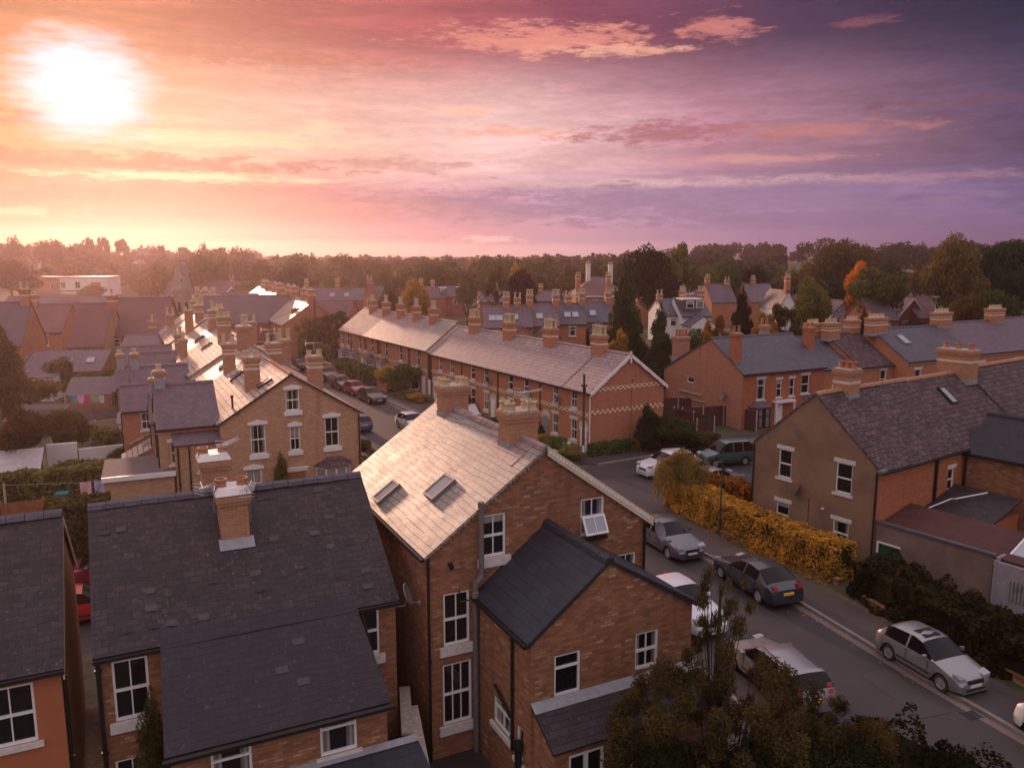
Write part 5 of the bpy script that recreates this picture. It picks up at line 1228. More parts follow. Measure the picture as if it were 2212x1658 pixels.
# fences
def fence(label, pts, h, mat, post=None, step=1.8, name='timber_fence', bare=False, lattice=False):
    t = thing(name, label, 'fence', pts[0] if len(pts[0]) == 3 else (*pts[0], 0)); o0 = Vector(t.location); o0.z = 0
    m = MB(); posts = []
    for a, b in zip(pts, pts[1:]):
        a, b = Vector((*a[:2], 0)) - o0, Vector((*b[:2], 0)) - o0; d = (b - a); L = d.length; ang = math.atan2(d.y, d.x); M = Matrix.Translation(a) @ Matrix.Rotation(ang, 4, 'Z')
        n = max(1, int(L / .16))
        if not bare:
            for i in range(n): m.box(L * i / n, L * (i + 1) / n - .01, -.012 + (i % 2) * .014, .012 + (i % 2) * .014, .03, h - rng.uniform(0, .02), 0, M)
        m.box(0, L, .03, .07, h - .12, h - .05, 0, M); m.box(0, L, .03, .07, .3, .38, 0, M)
        k = max(1, int(L / step))
        for i in range(k + 1): posts.append(M @ Vector((L * i / k, 0, 0)))
    m.build('boards' if not bare else 'rails', mat, t)
    pm = MB(); pm.box(-.05, .05, -.05, .05, 0, h + .12); me = pm.mesh('post', post or mat)
    for p in posts: put('post', me, t, p)
    return t
fence('dark brown close boarded fence with pale posts behind the green van', [A_(-.9, -6.2), A_(-.9, -12), A_(4, -12)], 1.8, FENCE_B, POSTW)
fence('dark brown fence panels with pale posts beside the end cottage yard', [A_(4.5, -7.6), A_(3.5, -12.5), A_(2.5, -16.5), A_(-.9, -17)], 1.8, FENCE_B, POSTW)
fence('inner brown fence with pale posts across the yard behind the end cottage', [A_(9.5, -8.2), A_(8.3, -14), A_(6, -19)], 1.8, FENCE_B, POSTW)
fence('orange brown garden fence behind the dark slate roof', [(-28.0, 42.4), (-22.4, 44.7)], 1.7, FENCE_O, None, 2.0)
fence('timber fence panels left of the trellis screen', [(-37.4, 63.6), (-34.4, 64.9)], 1.6, FENCE_O, POSTW)
t = thing('trellis_screen', 'pale diamond trellis screen between two posts', 'trellis', (-34.3, 63.8, 0), R(33)); m = MB(); m.box(0, 2.2, -.02, .02, .2, 1.7); m.build('lattice', LATTICE, t); m = MB(); m.box(-.08, .02, -.05, .05, 0, 1.85); m.box(2.2, 2.3, -.05, .05, 0, 1.85); m.box(0, 2.2, -.03, .03, 1.7, 1.78); m.build('frame', POSTW, t)
fence('grey timber fence behind the trellis screen', [(-42.0, 68.7), (-36.9, 69.4), (-33.5, 71.2), (-30.5, 72.6)], 1.8, m_plain('grey_fence', (.2, .15, .12), .9, var=.3), None)
# lamp posts and poles
lp = thing('street_lamp', 'dark green street lamp standing against the golden hedge', 'lamp post', (11.34, 42.0, .1)); m = MB(); m.cyl(0, 0, [(.09, 0), (.085, .9), (.05, .95), (.04, 4.0)], 8); m.build('post', m_plain('lamp_green', (.03, .05, .045), .5), lp); m = MB(); m.tube([(0, 0, 3.95), (-.05, -.1, 4.05), (-.2, -.3, 4.1)], .03); m.box(-.36, -.12, -.5, -.2, 4.06, 4.16); m.build('lamp_head', BLACK, lp)
up = thing('utility_pole', 'wooden utility pole in front of the red brick cottages', 'pole', (5.2, 57.2, 0)); m = MB(); m.cyl(0, 0, [(.12, 0), (.085, 6.6), (.08, 6.65)], 9); m.build('pole', WOODPOLE, up)
m = MB(); m.box(-.22, .22, -.07, .07, 5.75, 5.87); m.cyl(.0, -.15, [(.11, 5.2), (.11, 5.72)], 8); m.cyl(.08, .15, [(.08, 5.3), (.08, 5.7)], 8); m.build('junction_box', BLACK, up); m = MB(); m.box(-.06, .06, -.16, -.13, .9, 1.4); m.build('notice_plate', WHITE, up)
g_ = G(684, 772); up2 = thing('utility_pole', 'utility pole with splayed wires in front of the far leafy trees', 'pole', (g_.x, g_.y, 0)); m = MB(); m.cyl(0, 0, [(.15, 0), (.11, 8.6)], 8); m.build('pole', WOODPOLE, up2); m = MB(); m.box(-.08, .08, -.17, -.14, .6, 1.3); m.build('notice_plate', WHITE, up2)
m = MB(); m.tube([(0, 0, 8.3), (-4, -6, 6.3), (-9, -12, 5.2)], .018, 4); m.tube([(0, 0, 8.3), (6, -5, 6.9), (13, -11, 6.0)], .018, 4); m.build('wire', BLACK, up2)
g_ = A_(38.5, 4.6); sl_ = thing('street_lamp', 'swan neck street lamp beside the far bay windows', 'lamp post', (g_.x, g_.y, .1)); m = MB(); m.cyl(0, 0, [(.08, 0), (.07, 1), (.045, 1.05), (.04, 5.2)], 8); m.tube([(0, 0, 5.15), (-.1, -.05, 5.5), (-.5, -.25, 5.6)], .035); m.build('post', GREYPIPE, sl_); m = MB(); m.box(-.85, -.45, -.4, -.18, 5.55, 5.68); m.build('lamp_head', GREYPIPE, sl_)
# small street and garden objects
for i, (u, s) in enumerate(((1.0, 1.6), (6.9, 1.3))):
    o = thing('wheelie_bin', ['white bin in front of the end cottage door', 'white bin in front of the grey green cottage door'][i], 'bin', A_(u, s)); m = MB(); m.loft([[(sx * a, sy * a, z) for sx, sy in ((-1, -1), (1, -1), (1, 1), (-1, 1))] for z, a in ((0, .22), (.85, .28))]); m.build('body', WHITE, o); m = MB(); m.box(-.31, .31, -.33, .3, .855, .93); m.build('lid', STONE, o)
o = thing('garden_swing', 'white garden seat leaning in front of the cottages', 'seat', A_(17.5, 1.4), R(30)); m = MB(); m.slab((-.9, -.5, .35), (.9, -.5, .35), (.9, .5, 1.1), (-.9, .5, 1.1), .08); m.build('backrest', WHITE, o); m = MB(); m.box(-.9, .9, -.9, -.5, .3, .38); 
for q in (-.85, .78): m.box(q, q + .08, -.85, -.77, 0, .3); m.box(q, q + .08, .3, .38, 0, .9)
m.build('seat', WHITE, o)
def garment(label, p, rz, w, h, c, sleeves=False, grp='washing on the lines'):
    m = MB(); n = 8; k = 6
    def pt(i, j): x = -w / 2 + w * i / n; return (x * (1 - .06 * j / k), .05 * math.sin(x * 9 + j * .4) * (j + 1) / k, -h * j / k - .04 * math.sin(PI * i / n))
    for i in range(n):
        for j in range(k): m.face([pt(i, j), pt(i, j + 1), pt(i + 1, j + 1), pt(i + 1, j)])
    if sleeves:
        for sx in (-1, 1): m.face([(sx * w * .5, 0, -.02), (sx * w * .5, 0, -.2), (sx * (w * .5 + .12), .02, -h * .9), (sx * (w * .5 + .2), .02, -h * .88)])
    o = m.build('garment', m_plain('cloth_%d' % len(bpy.data.materials), c, .9, var=.15), None, True, p, rz); tag(o, label, 'garment', grp)
a, b = G(160, 848, 0), G(225, 846, 0)
wl = thing('washing_line', 'washing line with two posts across the left gardens', 'washing line', (-42.2, 74.6, 0), R(8)); m = MB(); m.box(-.05, .05, -.05, .05, 0, 2.2); m.box(4.1, 4.2, -.05, .05, 0, 2.2); m.build('post', POSTW, wl); m = MB(); m.tube([(0, 0, 2.1), (2.2, 0, 1.98), (4.15, 0, 2.1)], .012, 4); m.build('line', POSTW, wl)
for i, (lab, c, sl2) in enumerate((('teal top on the far washing line', (.05, .3, .34), 0), ('pink top on the far washing line', (.75, .38, .55), 1), ('red shirt on the far washing line', (.62, .08, .12), 1), ('green top with long sleeves on the far washing line', (.2, .42, .25), 1), ('pale grey top on the far washing line', (.5, .5, .52), 0))):
    q = Vector((-42.2, 74.6, 2.0)) + Vector((math.cos(R(8)), math.sin(R(8)), 0)) * (.75 + i * .62); garment(lab, q, R(8), .5, .75, c, sl2)
wl = thing('washing_line', 'washing line behind the orange brown fence', 'washing line', (-29.4, 44.9, 0), R(20)); m = MB(); m.box(-.05, .05, -.05, .05, 0, 2.1); m.box(7.4, 7.5, -.05, .05, 0, 2.1); m.build('post', POSTW, wl); m = MB(); m.tube([(0, 0, 2.0), (3.7, 0, 1.75), (7.4, 0, 2.0)], .012, 4); m.build('line', POSTW, wl)
for s_, lab, c, w_, h_ in ((4.2, 'pale pink sheet on the near washing line', (.72, .42, .48), .62, .85), (5.0, 'pale blue sheet on the near washing line', (.42, .45, .68), .7, .75), (6.1, 'white shirt on the near washing line', (.75, .74, .78), .6, .95), (6.7, 'white cloth next to the shirt on the near washing line', (.75, .74, .76), .5, .5)):
    garment(lab, Vector((-29.4, 44.9, 1.8)) + Vector((math.cos(R(20)), math.sin(R(20)), 0)) * s_, R(20), w_, h_, c)
o = thing('wheelie_bin', 'teal wheeled bin behind the orange brown fence', 'bin', (-27.0, 46.5, 0), R(20)); m = MB(); m.loft([[(sx * a, sy * a, z) for sx, sy in ((-1, -1), (1, -1), (1, 1), (-1, 1))] for z, a in ((0, .25), (1.0, .31))]); m.build('body', m_plain('teal_plastic', (.02, .2, .22), .5), o); m = MB(); m.box(-.34, .34, -.36, .33, 1.0, 1.09); m.build('lid', m_plain('teal_lid', (.03, .24, .26), .5), o)
for i, (p, c, lab) in enumerate((((.95, -3.9), (.03, .06, .16), 'blue bag of rubbish on the yard floor between the houses'), ((1.45, -4.3), (.1, .1, .1), 'heap of dark rubbish bags beside the blue one'))):
    q = w2(MH, *p); o = thing('rubbish_bag', lab, 'bag', q); m = MB(); m.cyl(0, 0, [(.2, 0), (.38, .15), (.36, .4), (.12, .58), (.06, .62), (.12, .68)], 9); m.build('bag', m_plain('bag_plastic_%d' % i, c, .35, var=.3), o)
# outbuildings in the left gardens
def shed(label, p, rz, w, d, h0, h1, wall, rm, name='shed', cat='shed', winn=None, sky=()):
    t = thing(name, label, cat, (*p[:2], 0), rz); m = MB(); m.loft([[(x, y, z) for x, y, z in ((0, 0, zf), (w, 0, zf), (w, d, zb), (0, d, zb))] for zf, zb in ((-.1, -.1), (h0, h1))]); m.build('wall', wall, t)
    m = MB(); s = (h1 - h0) / d; m.slab((-.12, -.15, h0 - .15 * s + .05), (w + .12, -.15, h0 - .15 * s + .05), (w + .12, d + .1, h1 + .1 * s + .05), (-.12, d + .1, h1 + .1 * s + .05), .07); rf = m.build('roof', rm, t)
    if winn: m = MB(); m.box(winn[0], winn[0] + winn[2], -.03, .02, winn[1], winn[1] + winn[3]); m.build('window', GLASS, t)
    for q in sky: skylight(rf, (q, d * .5, (h0 + h1) / 2 + .06), (1, 0, 0), (0, d, h1 - h0), .9, 1.1, frame=LEAD)
    return t
shed('white garden shed at the far left', (-50.7, 82.2), R(10), 2.8, 3, 2.5, 2.7, RENDER_WH, SL_FAR, winn=(.7, 1.1, .9, .9))
shed('small white outhouse under the purple wing roofs', (-41.6, 81.8), R(10), 1.5, 2.5, 2.4, 2.6, RENDER_WH, SL_FAR, 'outhouse', 'outhouse')
shed('long low shed with a purple slate roof above the washing', (-43.2, 76.4), R(14), 6.2, 3.0, 1.7, 2.9, BR_PALE, SL_PURP)
shed('long brick outbuilding with two rooflights at the left', (-54.8, 88.0), R(10), 8.6, 4, 2.2, 4.0, BR_PALE, SL_PURP, 'outbuilding', 'outbuilding', sky=(4.6, 7.0))
shed('weathered pitched shed left of the long fence', (-43.4, 69.0), R(10), 3.6, 2.2, 1.0, 1.7, FENCE_B, m_plain('felt_roof', (.13, .095, .09), .9), 'shed')
shed('glazed cold frame at the far left of the gardens', (-35.0, 50.0), R(22), 4.0, 1.8, 1.2, 2.1, RENDER_GR, m_plain('cloudy_glass', (.42, .38, .38), .25, spec=.8), 'cold_frame', 'greenhouse')
sx = shed('flat roofed brick extension behind the dark slate roof, with a white fascia', (-22.6, 43.0), R(24), 3.6, 4.2, 2.9, 2.95, BR_GOLD, m_plain('roof_felt', (.16, .12, .12), .9), 'extension', 'extension'); m = MB(); m.box(-.1, 3.7, -.2, -.12, 2.72, 3.0); m.build('fascia', WHITE, sx)
shed('blue and white lean-to under the left terrace', (-30.3, 60.5), R(24), 2.8, 2.4, 2.3, 2.7, RENDER_WH, m_plain('blue_grey_roof', (.16, .15, .2), .6), 'lean_to', 'lean-to', winn=(1.4, .3, 1.1, 1.5))
for i, (px, py, w_) in enumerate(((-26.6, 55.0, 2.9), (-24.6, 49.6, 3.0), (-30.2, 66.2, 2.6))):
    t = thing('kitchen_extension', ['single storey kitchen extension with a shiny roof beside the white garden wall', 'single storey kitchen extension with a shiny roof and one rooflight nearest the gold gable', 'small kitchen extension farthest along the left terrace gardens'][i], 'extension', (px, py, 0), DA)
    m = MB(); m.loft([[(0, 0, 2.1 if z else -.1), (w_, 0, 3.5 if z else -.1), (w_, 2.6, 3.5 if z else -.1), (0, 2.6, 2.1 if z else -.1)] for z in (0, 1)]); m.build('wall', BR_GOLD, t)
    m = MB(); m.slab((-.2, -.12, 2.05), (-.2, 2.72, 2.05), (w_, 2.72, 3.58), (w_, -.12, 3.58), .08); m.build('roof', SL_GOLD, t)
    if i == 1: skylight(t, (w_ * .55, 1.5, 2.95), (0, 1, 0), (w_ + .2, 0, 1.5), .6, 1.1, frame=LEAD)
gp = thing('garden_post', 'pale timber post with a bracket at the left end of the orange fence', 'post', (-28.4, 42.0, 0)); m = MB(); m.box(-.09, .09, -.09, .09, 0, 2.0); m.cyl(-.2, 0, [(.08, .2), (.1, .5), (.04, 1.3), (.06, 1.4)], 8); m.build('post', POSTW, gp)
# ------------------------------------------------------------------ the town behind
def bgh(label, xl, xr, ye, yr, ang=0, D=8.0, ze=5.0, wall=None, roofm=None, axis='u', chim=(), nwin=2, sky=(), grp=None, name='house', pots='square', cmat=None, r=None, barge_=False, wz=None, dormer=(), Y=None):
    o = at(xl, ye, Y) if Y else G(xl, ye, ze)
    if Y: ze = max(2.5, o.z)
    a = R(ang); rx, ry, _ = ray(xr, ye)
    # width: where the ray through xr meets the front line
    den = math.cos(a) * ry - math.sin(a) * rx
    W = max(2.5, (o.y * rx - o.x * ry) / den) if abs(den) > 1e-6 else 6
    h = thing(name, label, 'house', (o.x, o.y, 0), a, grp)
    if r is None:
        v = D / 2 if axis == 'u' else 0
        q = w2(h, W / 2, v); r = at((xl + xr) / 2, yr, q.y).z
        r = min(max(r, ze + 1.0), ze + 5.5)
    wn = []
    kw = dict(sill=None, lintel=None) if o.y > 130 else {}
    for i in range(nwin): wn.append(('f', W * (i + .5) / nwin, wz or ze - 1.9, min(1.0, W / nwin * .5), 1.35, 's1' if i % 2 else 'top', kw))
    rf = house_body(h, W, D, ze, r, axis, .5, None, wall or BR_FAR, roofm or SL_FAR, wn, ov=.25, vg=.12 if axis == 'u' else .2, ridge=1, gutter=o.y < 140, holes=False, walls='fblr')
    if nwin:
        for ch in h.children:
            if ch.name.startswith('window'): ch.location.y -= .09
    for (f, hz, n) in chim: chimney(h, W * f if axis == 'u' else W / 2, D / 2 if axis == 'u' else D * f, .95 if n < 4 else 1.3, .85, r - 1.0, r + hz, n, pots, bands=1, mat=cmat or BR_RED, flash=False)
    for f in sky:
        skylight(rf, (W * f, D * .2, ze + (r - ze) * .4 + .06), (1, 0, 0), (0, D / 2, r - ze), 1.0, 1.3, frame=LEAD)
    if barge_ and axis == 'v': barge(h, [(-.3, -.25, ze - .15), (W / 2, -.25, r + .1), (W + .3, -.25, ze - .15)], .28, .05, WHITE)
    for f in dormer:
        t = MB(); u = W * f; z = ze + (r - ze) * .35; t.box(u - .8, u + .8, D * .12, D * .42, z, z + 1.3); d_ = t.build('dormer', SL_FAR, h)
        t = MB(); t.box(u - .9, u + .9, D * .10, D * .44, z + 1.3, z + 1.42); t.build('dormer_roof', WHITE, d_); t = MB(); t.box(u - .6, u + .6, D * .12 - .04, D * .12, z + .2, z + 1.1); t.build('window', WHITE, d_); t = MB(); t.box(u - .5, u - .05, D * .12 - .06, D * .12 - .04, z + .28, z + 1.02); t.box(u + .05, u + .5, D * .12 - .06, D * .12 - .04, z + .28, z + 1.02); t.build('pane', GLASS, d_)
    return h
GB = 'houses of the town behind'
bgh('house with a sloping dark verge at the left edge beyond the gardens', -60, 46, 745, 652, 12, 8, 5, BR_RED, SL_FAR, chim=((.9, 1.5, 2),), grp=GB)
bgh('orange red house with one white sash window, beyond the left gardens', 55, 133, 716, 657, 8, 8, 5, BR_RED, SL_FARR, nwin=1, grp=GB, chim=((-.05, 1.3, 2),))
bgh('narrow set back house with a white window between two dark roofs at the left', 133, 149, 700, 655, 8, 6, 5, BR_FAR, SL_FAR, nwin=1, grp=GB)
bgh('plum roofed house with yellow brick window arches, beyond the left gardens', 149, 223, 746, 655, 8, 9, 4.2, BR_GOLD, SL_FARR, nwin=2, grp=GB, wz=2.2, chim=((.98, 1.0, 1),))
bgh('broad dark roof at the left, in front of the white flats', 216, 352, 724, 643, 8, 10, 5, BR_FAR, SL_FARR, nwin=2, grp=GB)
for i, (a, b) in enumerate(((-5, 58), (58, 116), (116, 172), (172, 230))): bgh('plain long roof just below the orange and white flats, %s from the left' % ORD[i], a, b, 672, 640, 3, 8, 5, BR_FAR, SL_FAR if i % 2 else SL_FARR, nwin=0, grp=GB)
bgh('slate roof with a pale rooflight left of the sunlit terrace', 325, 400, 733, 708, 20, 7, 5, BR_RED, SL_PURP, nwin=1, grp=GB, chim=((.02, .9, 1),))
bgh('purple roofed wing behind the left terrace gardens', 262, 345, 748, 728, 12, 6, 4.6, BR_RED, SL_PURP, nwin=1, grp=GB)
for i, (a, b) in enumerate(((352, 404), (404, 462), (462, 520))):
    h = bgh('long purple roof behind the church spire, %s from the left' % ORD[i], a, b, 633, 607, 2, 9, 5, BR_FAR, SL_FAR, nwin=2, grp=GB, chim=((.5, .9, 2),))
    t = temp(); house_body(t, 4.2, 3, 4.6, 6.6, 'v', .5, None, BR_FAR, SL_FAR, [], walls='f', ridge=0, gutter=False); barge(t, [(-.2, -.15, 4.5), (2.1, -.15, 6.7), (4.4, -.15, 4.5)], .4, .05, WHITE); absorb(t, h, 3, -1.2)
bgh('white gabled house at the far end of the terrace street', 476, 500, 652, 632, -20, 9, 5, RENDER_WH, SL_FAR, axis='v', nwin=1, grp=GB)
bgh('house with a dark roof joined behind the white gable', 500, 545, 660, 634, 0, 8, 5.4, RENDER_WH, SL_FAR, nwin=1, grp=GB)
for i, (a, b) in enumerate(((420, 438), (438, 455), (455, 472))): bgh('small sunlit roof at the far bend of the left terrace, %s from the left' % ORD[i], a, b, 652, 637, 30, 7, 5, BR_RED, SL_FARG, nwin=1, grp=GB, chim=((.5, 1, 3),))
# row beyond the leafy trees, same side of the street as the cottages
rd = Vector((24, -50, 0)).normalized(); ra = math.atan2(rd.y, rd.x)
for k in range(4):
    q = Vector((-33.6, 117.8, 0)) - rd * (13.4 * (k + 1) - .1)
    h = thing('terrace_house', 'red pair with a sunlit stepped roof, %s beyond the leafy trees on the terrace street' % ORD[k], 'house', (q.x, q.y, 0), ra, 'stepped houses at the far end of the street')
    kw = dict(sill='sill', lintel='lintel')
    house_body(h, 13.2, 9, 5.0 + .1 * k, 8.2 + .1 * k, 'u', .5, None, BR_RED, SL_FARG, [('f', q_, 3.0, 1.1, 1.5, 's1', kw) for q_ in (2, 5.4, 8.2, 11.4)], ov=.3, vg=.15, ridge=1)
    chimney(h, 12.6, 4.4, 1.8, 1.1, 7.2, 9.9, 4, 'round', bands=2, mat=BR_RED, flash=False); chimney(h, 6.4, 4.6, 1.6, 1.0, 7.2, 9.8, 4, 'round', bands=2, mat=BR_RED, flash=False)
    bay(h, 3.4, 0, 0, 2.4, .9, 2.7, .4); bay(h, 10.0, 0, 0, 2.4, .9, 2.7, .4)
bgh('long plum roof with a brick gable end behind the leafy trees', 612, 752, 690, 649, 0, 10, 5, BR_RED, SL_FARR, nwin=0, grp=GB)
bgh('purple roof with one rooflight behind the long plum roof', 655, 722, 648, 622, 2, 8, 5, BR_FAR, SL_FAR, sky=(.2, .9), chim=((0, 1.3, 3),), nwin=0, grp=GB)
bgh('purple roof with a tall stack beside the narrow brick gable', 722, 784, 648, 622, 2, 8, 5, BR_FAR, SL_FAR, sky=(.4,), chim=((.02, 1.4, 3),), nwin=0, grp=GB)
bgh('narrow tall brick gable with one white window, above the far cottages', 785, 812, 634, 612, 5, 8, 7, BR_RED, SL_FAR, axis='v', nwin=1, grp=GB, wz=4.6, chim=((.1, .8, 2),))
bgh('purple roof right of the narrow brick gable', 812, 838, 646, 618, 3, 8, 5, BR_FAR, SL_FAR, nwin=0, grp=GB)
bgh('pale gabled roof among the far trees, above the plum roof', 664, 704, 614, 600, 25, 9, 5, BR_FAR, SL_FAR, nwin=0, grp=GB, chim=((.3, .8, 2),))
for i, (a, b) in enumerate(((757, 797), (797, 840))): bgh('long far roof among the trees with white gablets, %s from the left' % ORD[i], a, b, 614, 598, 3, 9, 5, BR_FAR, SL_FAR, nwin=0, grp=GB, chim=((.5, .7, 2),))
bgh('far pair of pale gables among the trees above the middle terrace', 838, 862, 594, 583, 0, 9, 5, RENDER_WH, SL_FAR, nwin=1, grp=GB, chim=((.5, .8, 2),))
bgh('dark roof with a white dormer behind the far cottages', 905, 962, 642, 619, 3, 8, 5, BR_FAR, SL_FAR, dormer=(.9,), chim=((.05, 1.2, 3), (.5, .9, 3)), nwin=0, grp=GB)
bgh('dark roof with a second white dormer left of the feathery birches', 962, 1004, 640, 618, 3, 8, 5, BR_FAR, SL_FAR, dormer=(.75,), nwin=1, grp=GB)
bgh('slate roof with a bare brick gable below the birches', 1036, 1122, 652, 630, 6, 10, 5, BR_RED, SL_FAR, nwin=0, chim=((.35, .9, 2), (.8, .8, 2)), grp=GB)
bgh('slate roof with a slim aerial below the purple tree', 1122, 1210, 650, 629, 6, 10, 5, BR_FAR, SL_FAR, nwin=0, chim=((.6, .9, 3),), grp=GB)
for i, (a, b, y1, y2, n) in enumerate(((1046, 1098, 706, 662, 3), (1098, 1150, 704, 659, 3), (1150, 1208, 702, 657, 2), (1208, 1266, 698, 655, 3), (1266, 1324, 694, 652, 3))):
    h = bgh('slate roofed terrace house directly behind the cottages, %s from the left' % ORD[i], a, b, y1, y2, 3, 8, 5, BR_RED, SL_BLUE if i > 2 else SL_PURP, nwin=1, sky=(.35, .65) if i in (0, 3) else (.3,), chim=((.97, 1.5, n), (.45, 1.1, 2)) if i % 2 else ((.97, 1.4, n),), grp='terrace behind the cottages')
    if i in (1, 2, 4): t = temp(); house_body(t, 3.2, 4.5, 3.9, 5.2, 'v', .5, None, BR_RED, SL_BLUE, [('f', 1.6, 2.2, .9, 1.2, 's1', {})], walls='flr', ridge=1); absorb(t, h, .2, -4.4)
# hipped villa
def hip(label, xl, xr, ye, yr, ang, D, ze, wall, rm, chims=(), cm=None, top=.3):
    o = G(xl, ye, ze); a = R(ang); rx, ry, _ = ray(xr, ye); W = (o.y * rx - o.x * ry) / (math.cos(a) * ry - math.sin(a) * rx)
    h = thing('villa', label, 'house', (o.x, o.y, 0), a, GB); r = at((xl + xr) / 2, yr, o.y + D / 2).z
    m = MB(); m.box(0, W, 0, D, -.1, ze); m.build('wall', wall, h); k = W * top / 2
    m = MB(); m.loft([[(-.4, -.4, ze), (W + .4, -.4, ze), (W + .4, D + .4, ze), (-.4, D + .4, ze)], [(W / 2 - k, D / 2 - .1, r), (W / 2 + k, D / 2 - .1, r), (W / 2 + k, D / 2 + .1, r), (W / 2 - k, D / 2 + .1, r)]]); m.build('roof', rm, h)
    m = MB(); m.box(-.42, W + .42, -.42, -.3, ze - .25, ze); m.build('cornice', WHITE, h)
    for i in range(3): add_window(h, W, D, 'f', W * (i + .5) / 3, ze - 2.2, 1.1, 1.5, 's1', None, None, off=(0, -.1))
    for (u, v, zt, mt) in chims: chimney(h, W * u, D * v, 1.1, 1.0, ze + .4, zt, 3, 'square', bands=1, mat=mt, flash=False)
    return h
hip('villa with a pinkish hipped roof and red stacks behind the cottages', 1245, 1326, 639, 608, 4, 11, 5.6, BR_RED, SL_FARR, ((.1, .3, 10.2, BR_RED), (.92, .3, 10.2, BR_RED)))
hip('dark hipped villa with two tall white chimneys', 1262, 1336, 626, 598, 4, 10, 6, BR_FAR, SL_FAR, ((.2, .5, 12.6, RENDER_WH), (.86, .5, 12.4, RENDER_WH)))
hip('far pink hipped house above the white shop', 1482, 1526, 603, 583, 0, 12, 6, RENDER_WH, SL_FARR)
sh = thing('shop', 'far white shop front with a red sign band among the trees', 'shop', tuple(at(1462, 612, 190).to_2d()) + (0,), 0); m = MB(); m.box(0, 6.8, 0, 5, -.1, 3.6); m.build('wall', RENDER_WH, sh); m = MB(); m.box(1.2, 3.4, -.2, 0, 2.5, 3.5); m.build('sign_band', m_plain('red_sign', (.6, .03, .02), .5), sh); m = MB(); m.slab((-.3, -.3, 3.6), (7.1, -.3, 3.6), (7.1, 2.6, 5.6), (-.3, 2.6, 5.6), .1); m.build('roof', SL_FARR, sh)
bgh('brick gable with a white sash window right of the tall conifer', 1376, 1424, 651, 633, 12, 9, 5.2, BR_RED, SL_FARR, axis='v', nwin=1, chim=((.4, 1.2, 2),), grp=GB, wz=3.5)
bgh('slate roof joined to the brick gable right of the tall conifer', 1424, 1466, 656, 631, 5, 8, 5, BR_RED, SL_BLUE, nwin=0, chim=((.2, 1.0, 2),), grp=GB)
h = bgh('white walled house with a slate roof between the two conifers', 1436, 1474, 680, 645, 8, 9, 5, RENDER_WH, SL_BLUE, nwin=1, grp=GB, chim=((.15, .8, 2),))
h = bgh('white walled house with a wide dark flat dormer', 1474, 1536, 682, 643, 8, 9, 5, RENDER_WH, SL_BLUE, nwin=2, grp=GB, chim=((.3, 1.2, 3), (.95, 1.2, 3)))
W_ = max(4, (h.children[0].bound_box[6][0])); m = MB(); m.box(.3, W_ - .3, 1.0, 4, 5.8, 7.6); d_ = m.build('dormer', SL_FAR, h); m = MB(); m.box(.2, W_ - .2, .85, 4.1, 7.6, 7.8); m.build('dormer_roof', WHITE, d_)
for f in (.25, .68): m = MB(); m.box(W_ * f, W_ * f + 1.3, .94, 1.0, 6.2, 7.4); m.build('window', WHITE, d_); m = MB(); m.box(W_ * f + .12, W_ * f + 1.18, .9, .93, 6.3, 7.3); m.build('pane', GLASS, d_)
t = temp(); house_body(t, 4.2, 4, 3.7, 5.2, 'v', .5, None, RENDER_WH, SL_BLUE, [('f', 1.4, 1.9, .9, 1.3, 's1', {})], walls='flr', ridge=1); absorb(t, h, .1, -3.9)
bgh('slate roof with a tall red stack and brick gable right of the flat dormer', 1538, 1592, 652, 613, 8, 9, 5, BR_RED, SL_FAR, nwin=0, chim=((.1, 1.4, 3), (.9, .8, 2)), grp=GB)
bgh('white trimmed brick gable left of the pointed conifer', 1590, 1622, 640, 614, 10, 9, 5, BR_RED, SL_FAR, axis='v', nwin=0, barge_=True, grp=GB)
bgh('dark roof with one rooflight right of the pointed conifer', 1622, 1682, 651, 613, 8, 10, 5, BR_RED, SL_PURP, nwin=0, sky=(.75,), chim=((.4, 1.1, 3),), grp=GB)
bgh('small far roofs with white gables below the wooded hill', 1626, 1664, 601, 584, 0, 10, 5, RENDER_WH, SL_FAR, nwin=1, grp=GB)
bgh('half white house with a tall red stack left of the grey willow', 1682, 1722, 664, 628, 8, 8, 5, RENDER_WH, SL_FAR, axis='v', nwin=0, chim=((.1, 2.6, 3),), grp=GB)
bgh('far pinkish roof below the great round tree', 1724, 1756, 599, 586, 0, 12, 5, BR_FAR2, SL_FARR, nwin=0, grp=GB)
bgh('white gabled house below the orange tree', 1797, 1850, 676, 649, 25, 9, 4.6, RENDER_WH, SL_PURP, axis='v', nwin=2, grp=GB, wz=2.4)
bgh('dark red roof with a white chimney behind the white gable', 1796, 1876, 652, 626, 8, 9, 5, BR_FAR2, SL_FARR, nwin=0, chim=((.05, 1.4, 4), (.9, 1.6, 4)), dormer=(.55,), grp=GB)
bgh('slate roofed brick house with a white edged gable right of the white gable', 1893, 1942, 690, 642, 10, 9, 4.4, BR_FAR2, SL_FAR, nwin=1, grp=GB)
bgh('brown brick gable with two white windows, right of the slate roof', 1942, 1998, 682, 645, 10, 9, 4.2, BR_FAR2, SL_FAR, axis='v', nwin=2, barge_=True, grp=GB, wz=1.9)
bgh('slate roof higher up behind the brown brick gable', 1868, 1918, 650, 630, 10, 9, 5, BR_FAR2, SL_FAR, nwin=0, grp=GB)
bgh('dark red roof behind the brown brick gable at the right', 1985, 2032, 686, 640, 10, 10, 4, BR_FAR2, SL_FARR, nwin=0, grp=GB)
bgh('far red house with a white edged gable below the hill', 1968, 2010, 604, 584, 12, 12, 5, BR_FAR2, SL_FARR, nwin=1, barge_=True, axis='v', grp=GB)
bgh('long far red roof left of the red gable', 1925, 1968, 604, 586, 8, 12, 5, BR_FAR2, SL_FARR, nwin=1, grp=GB)
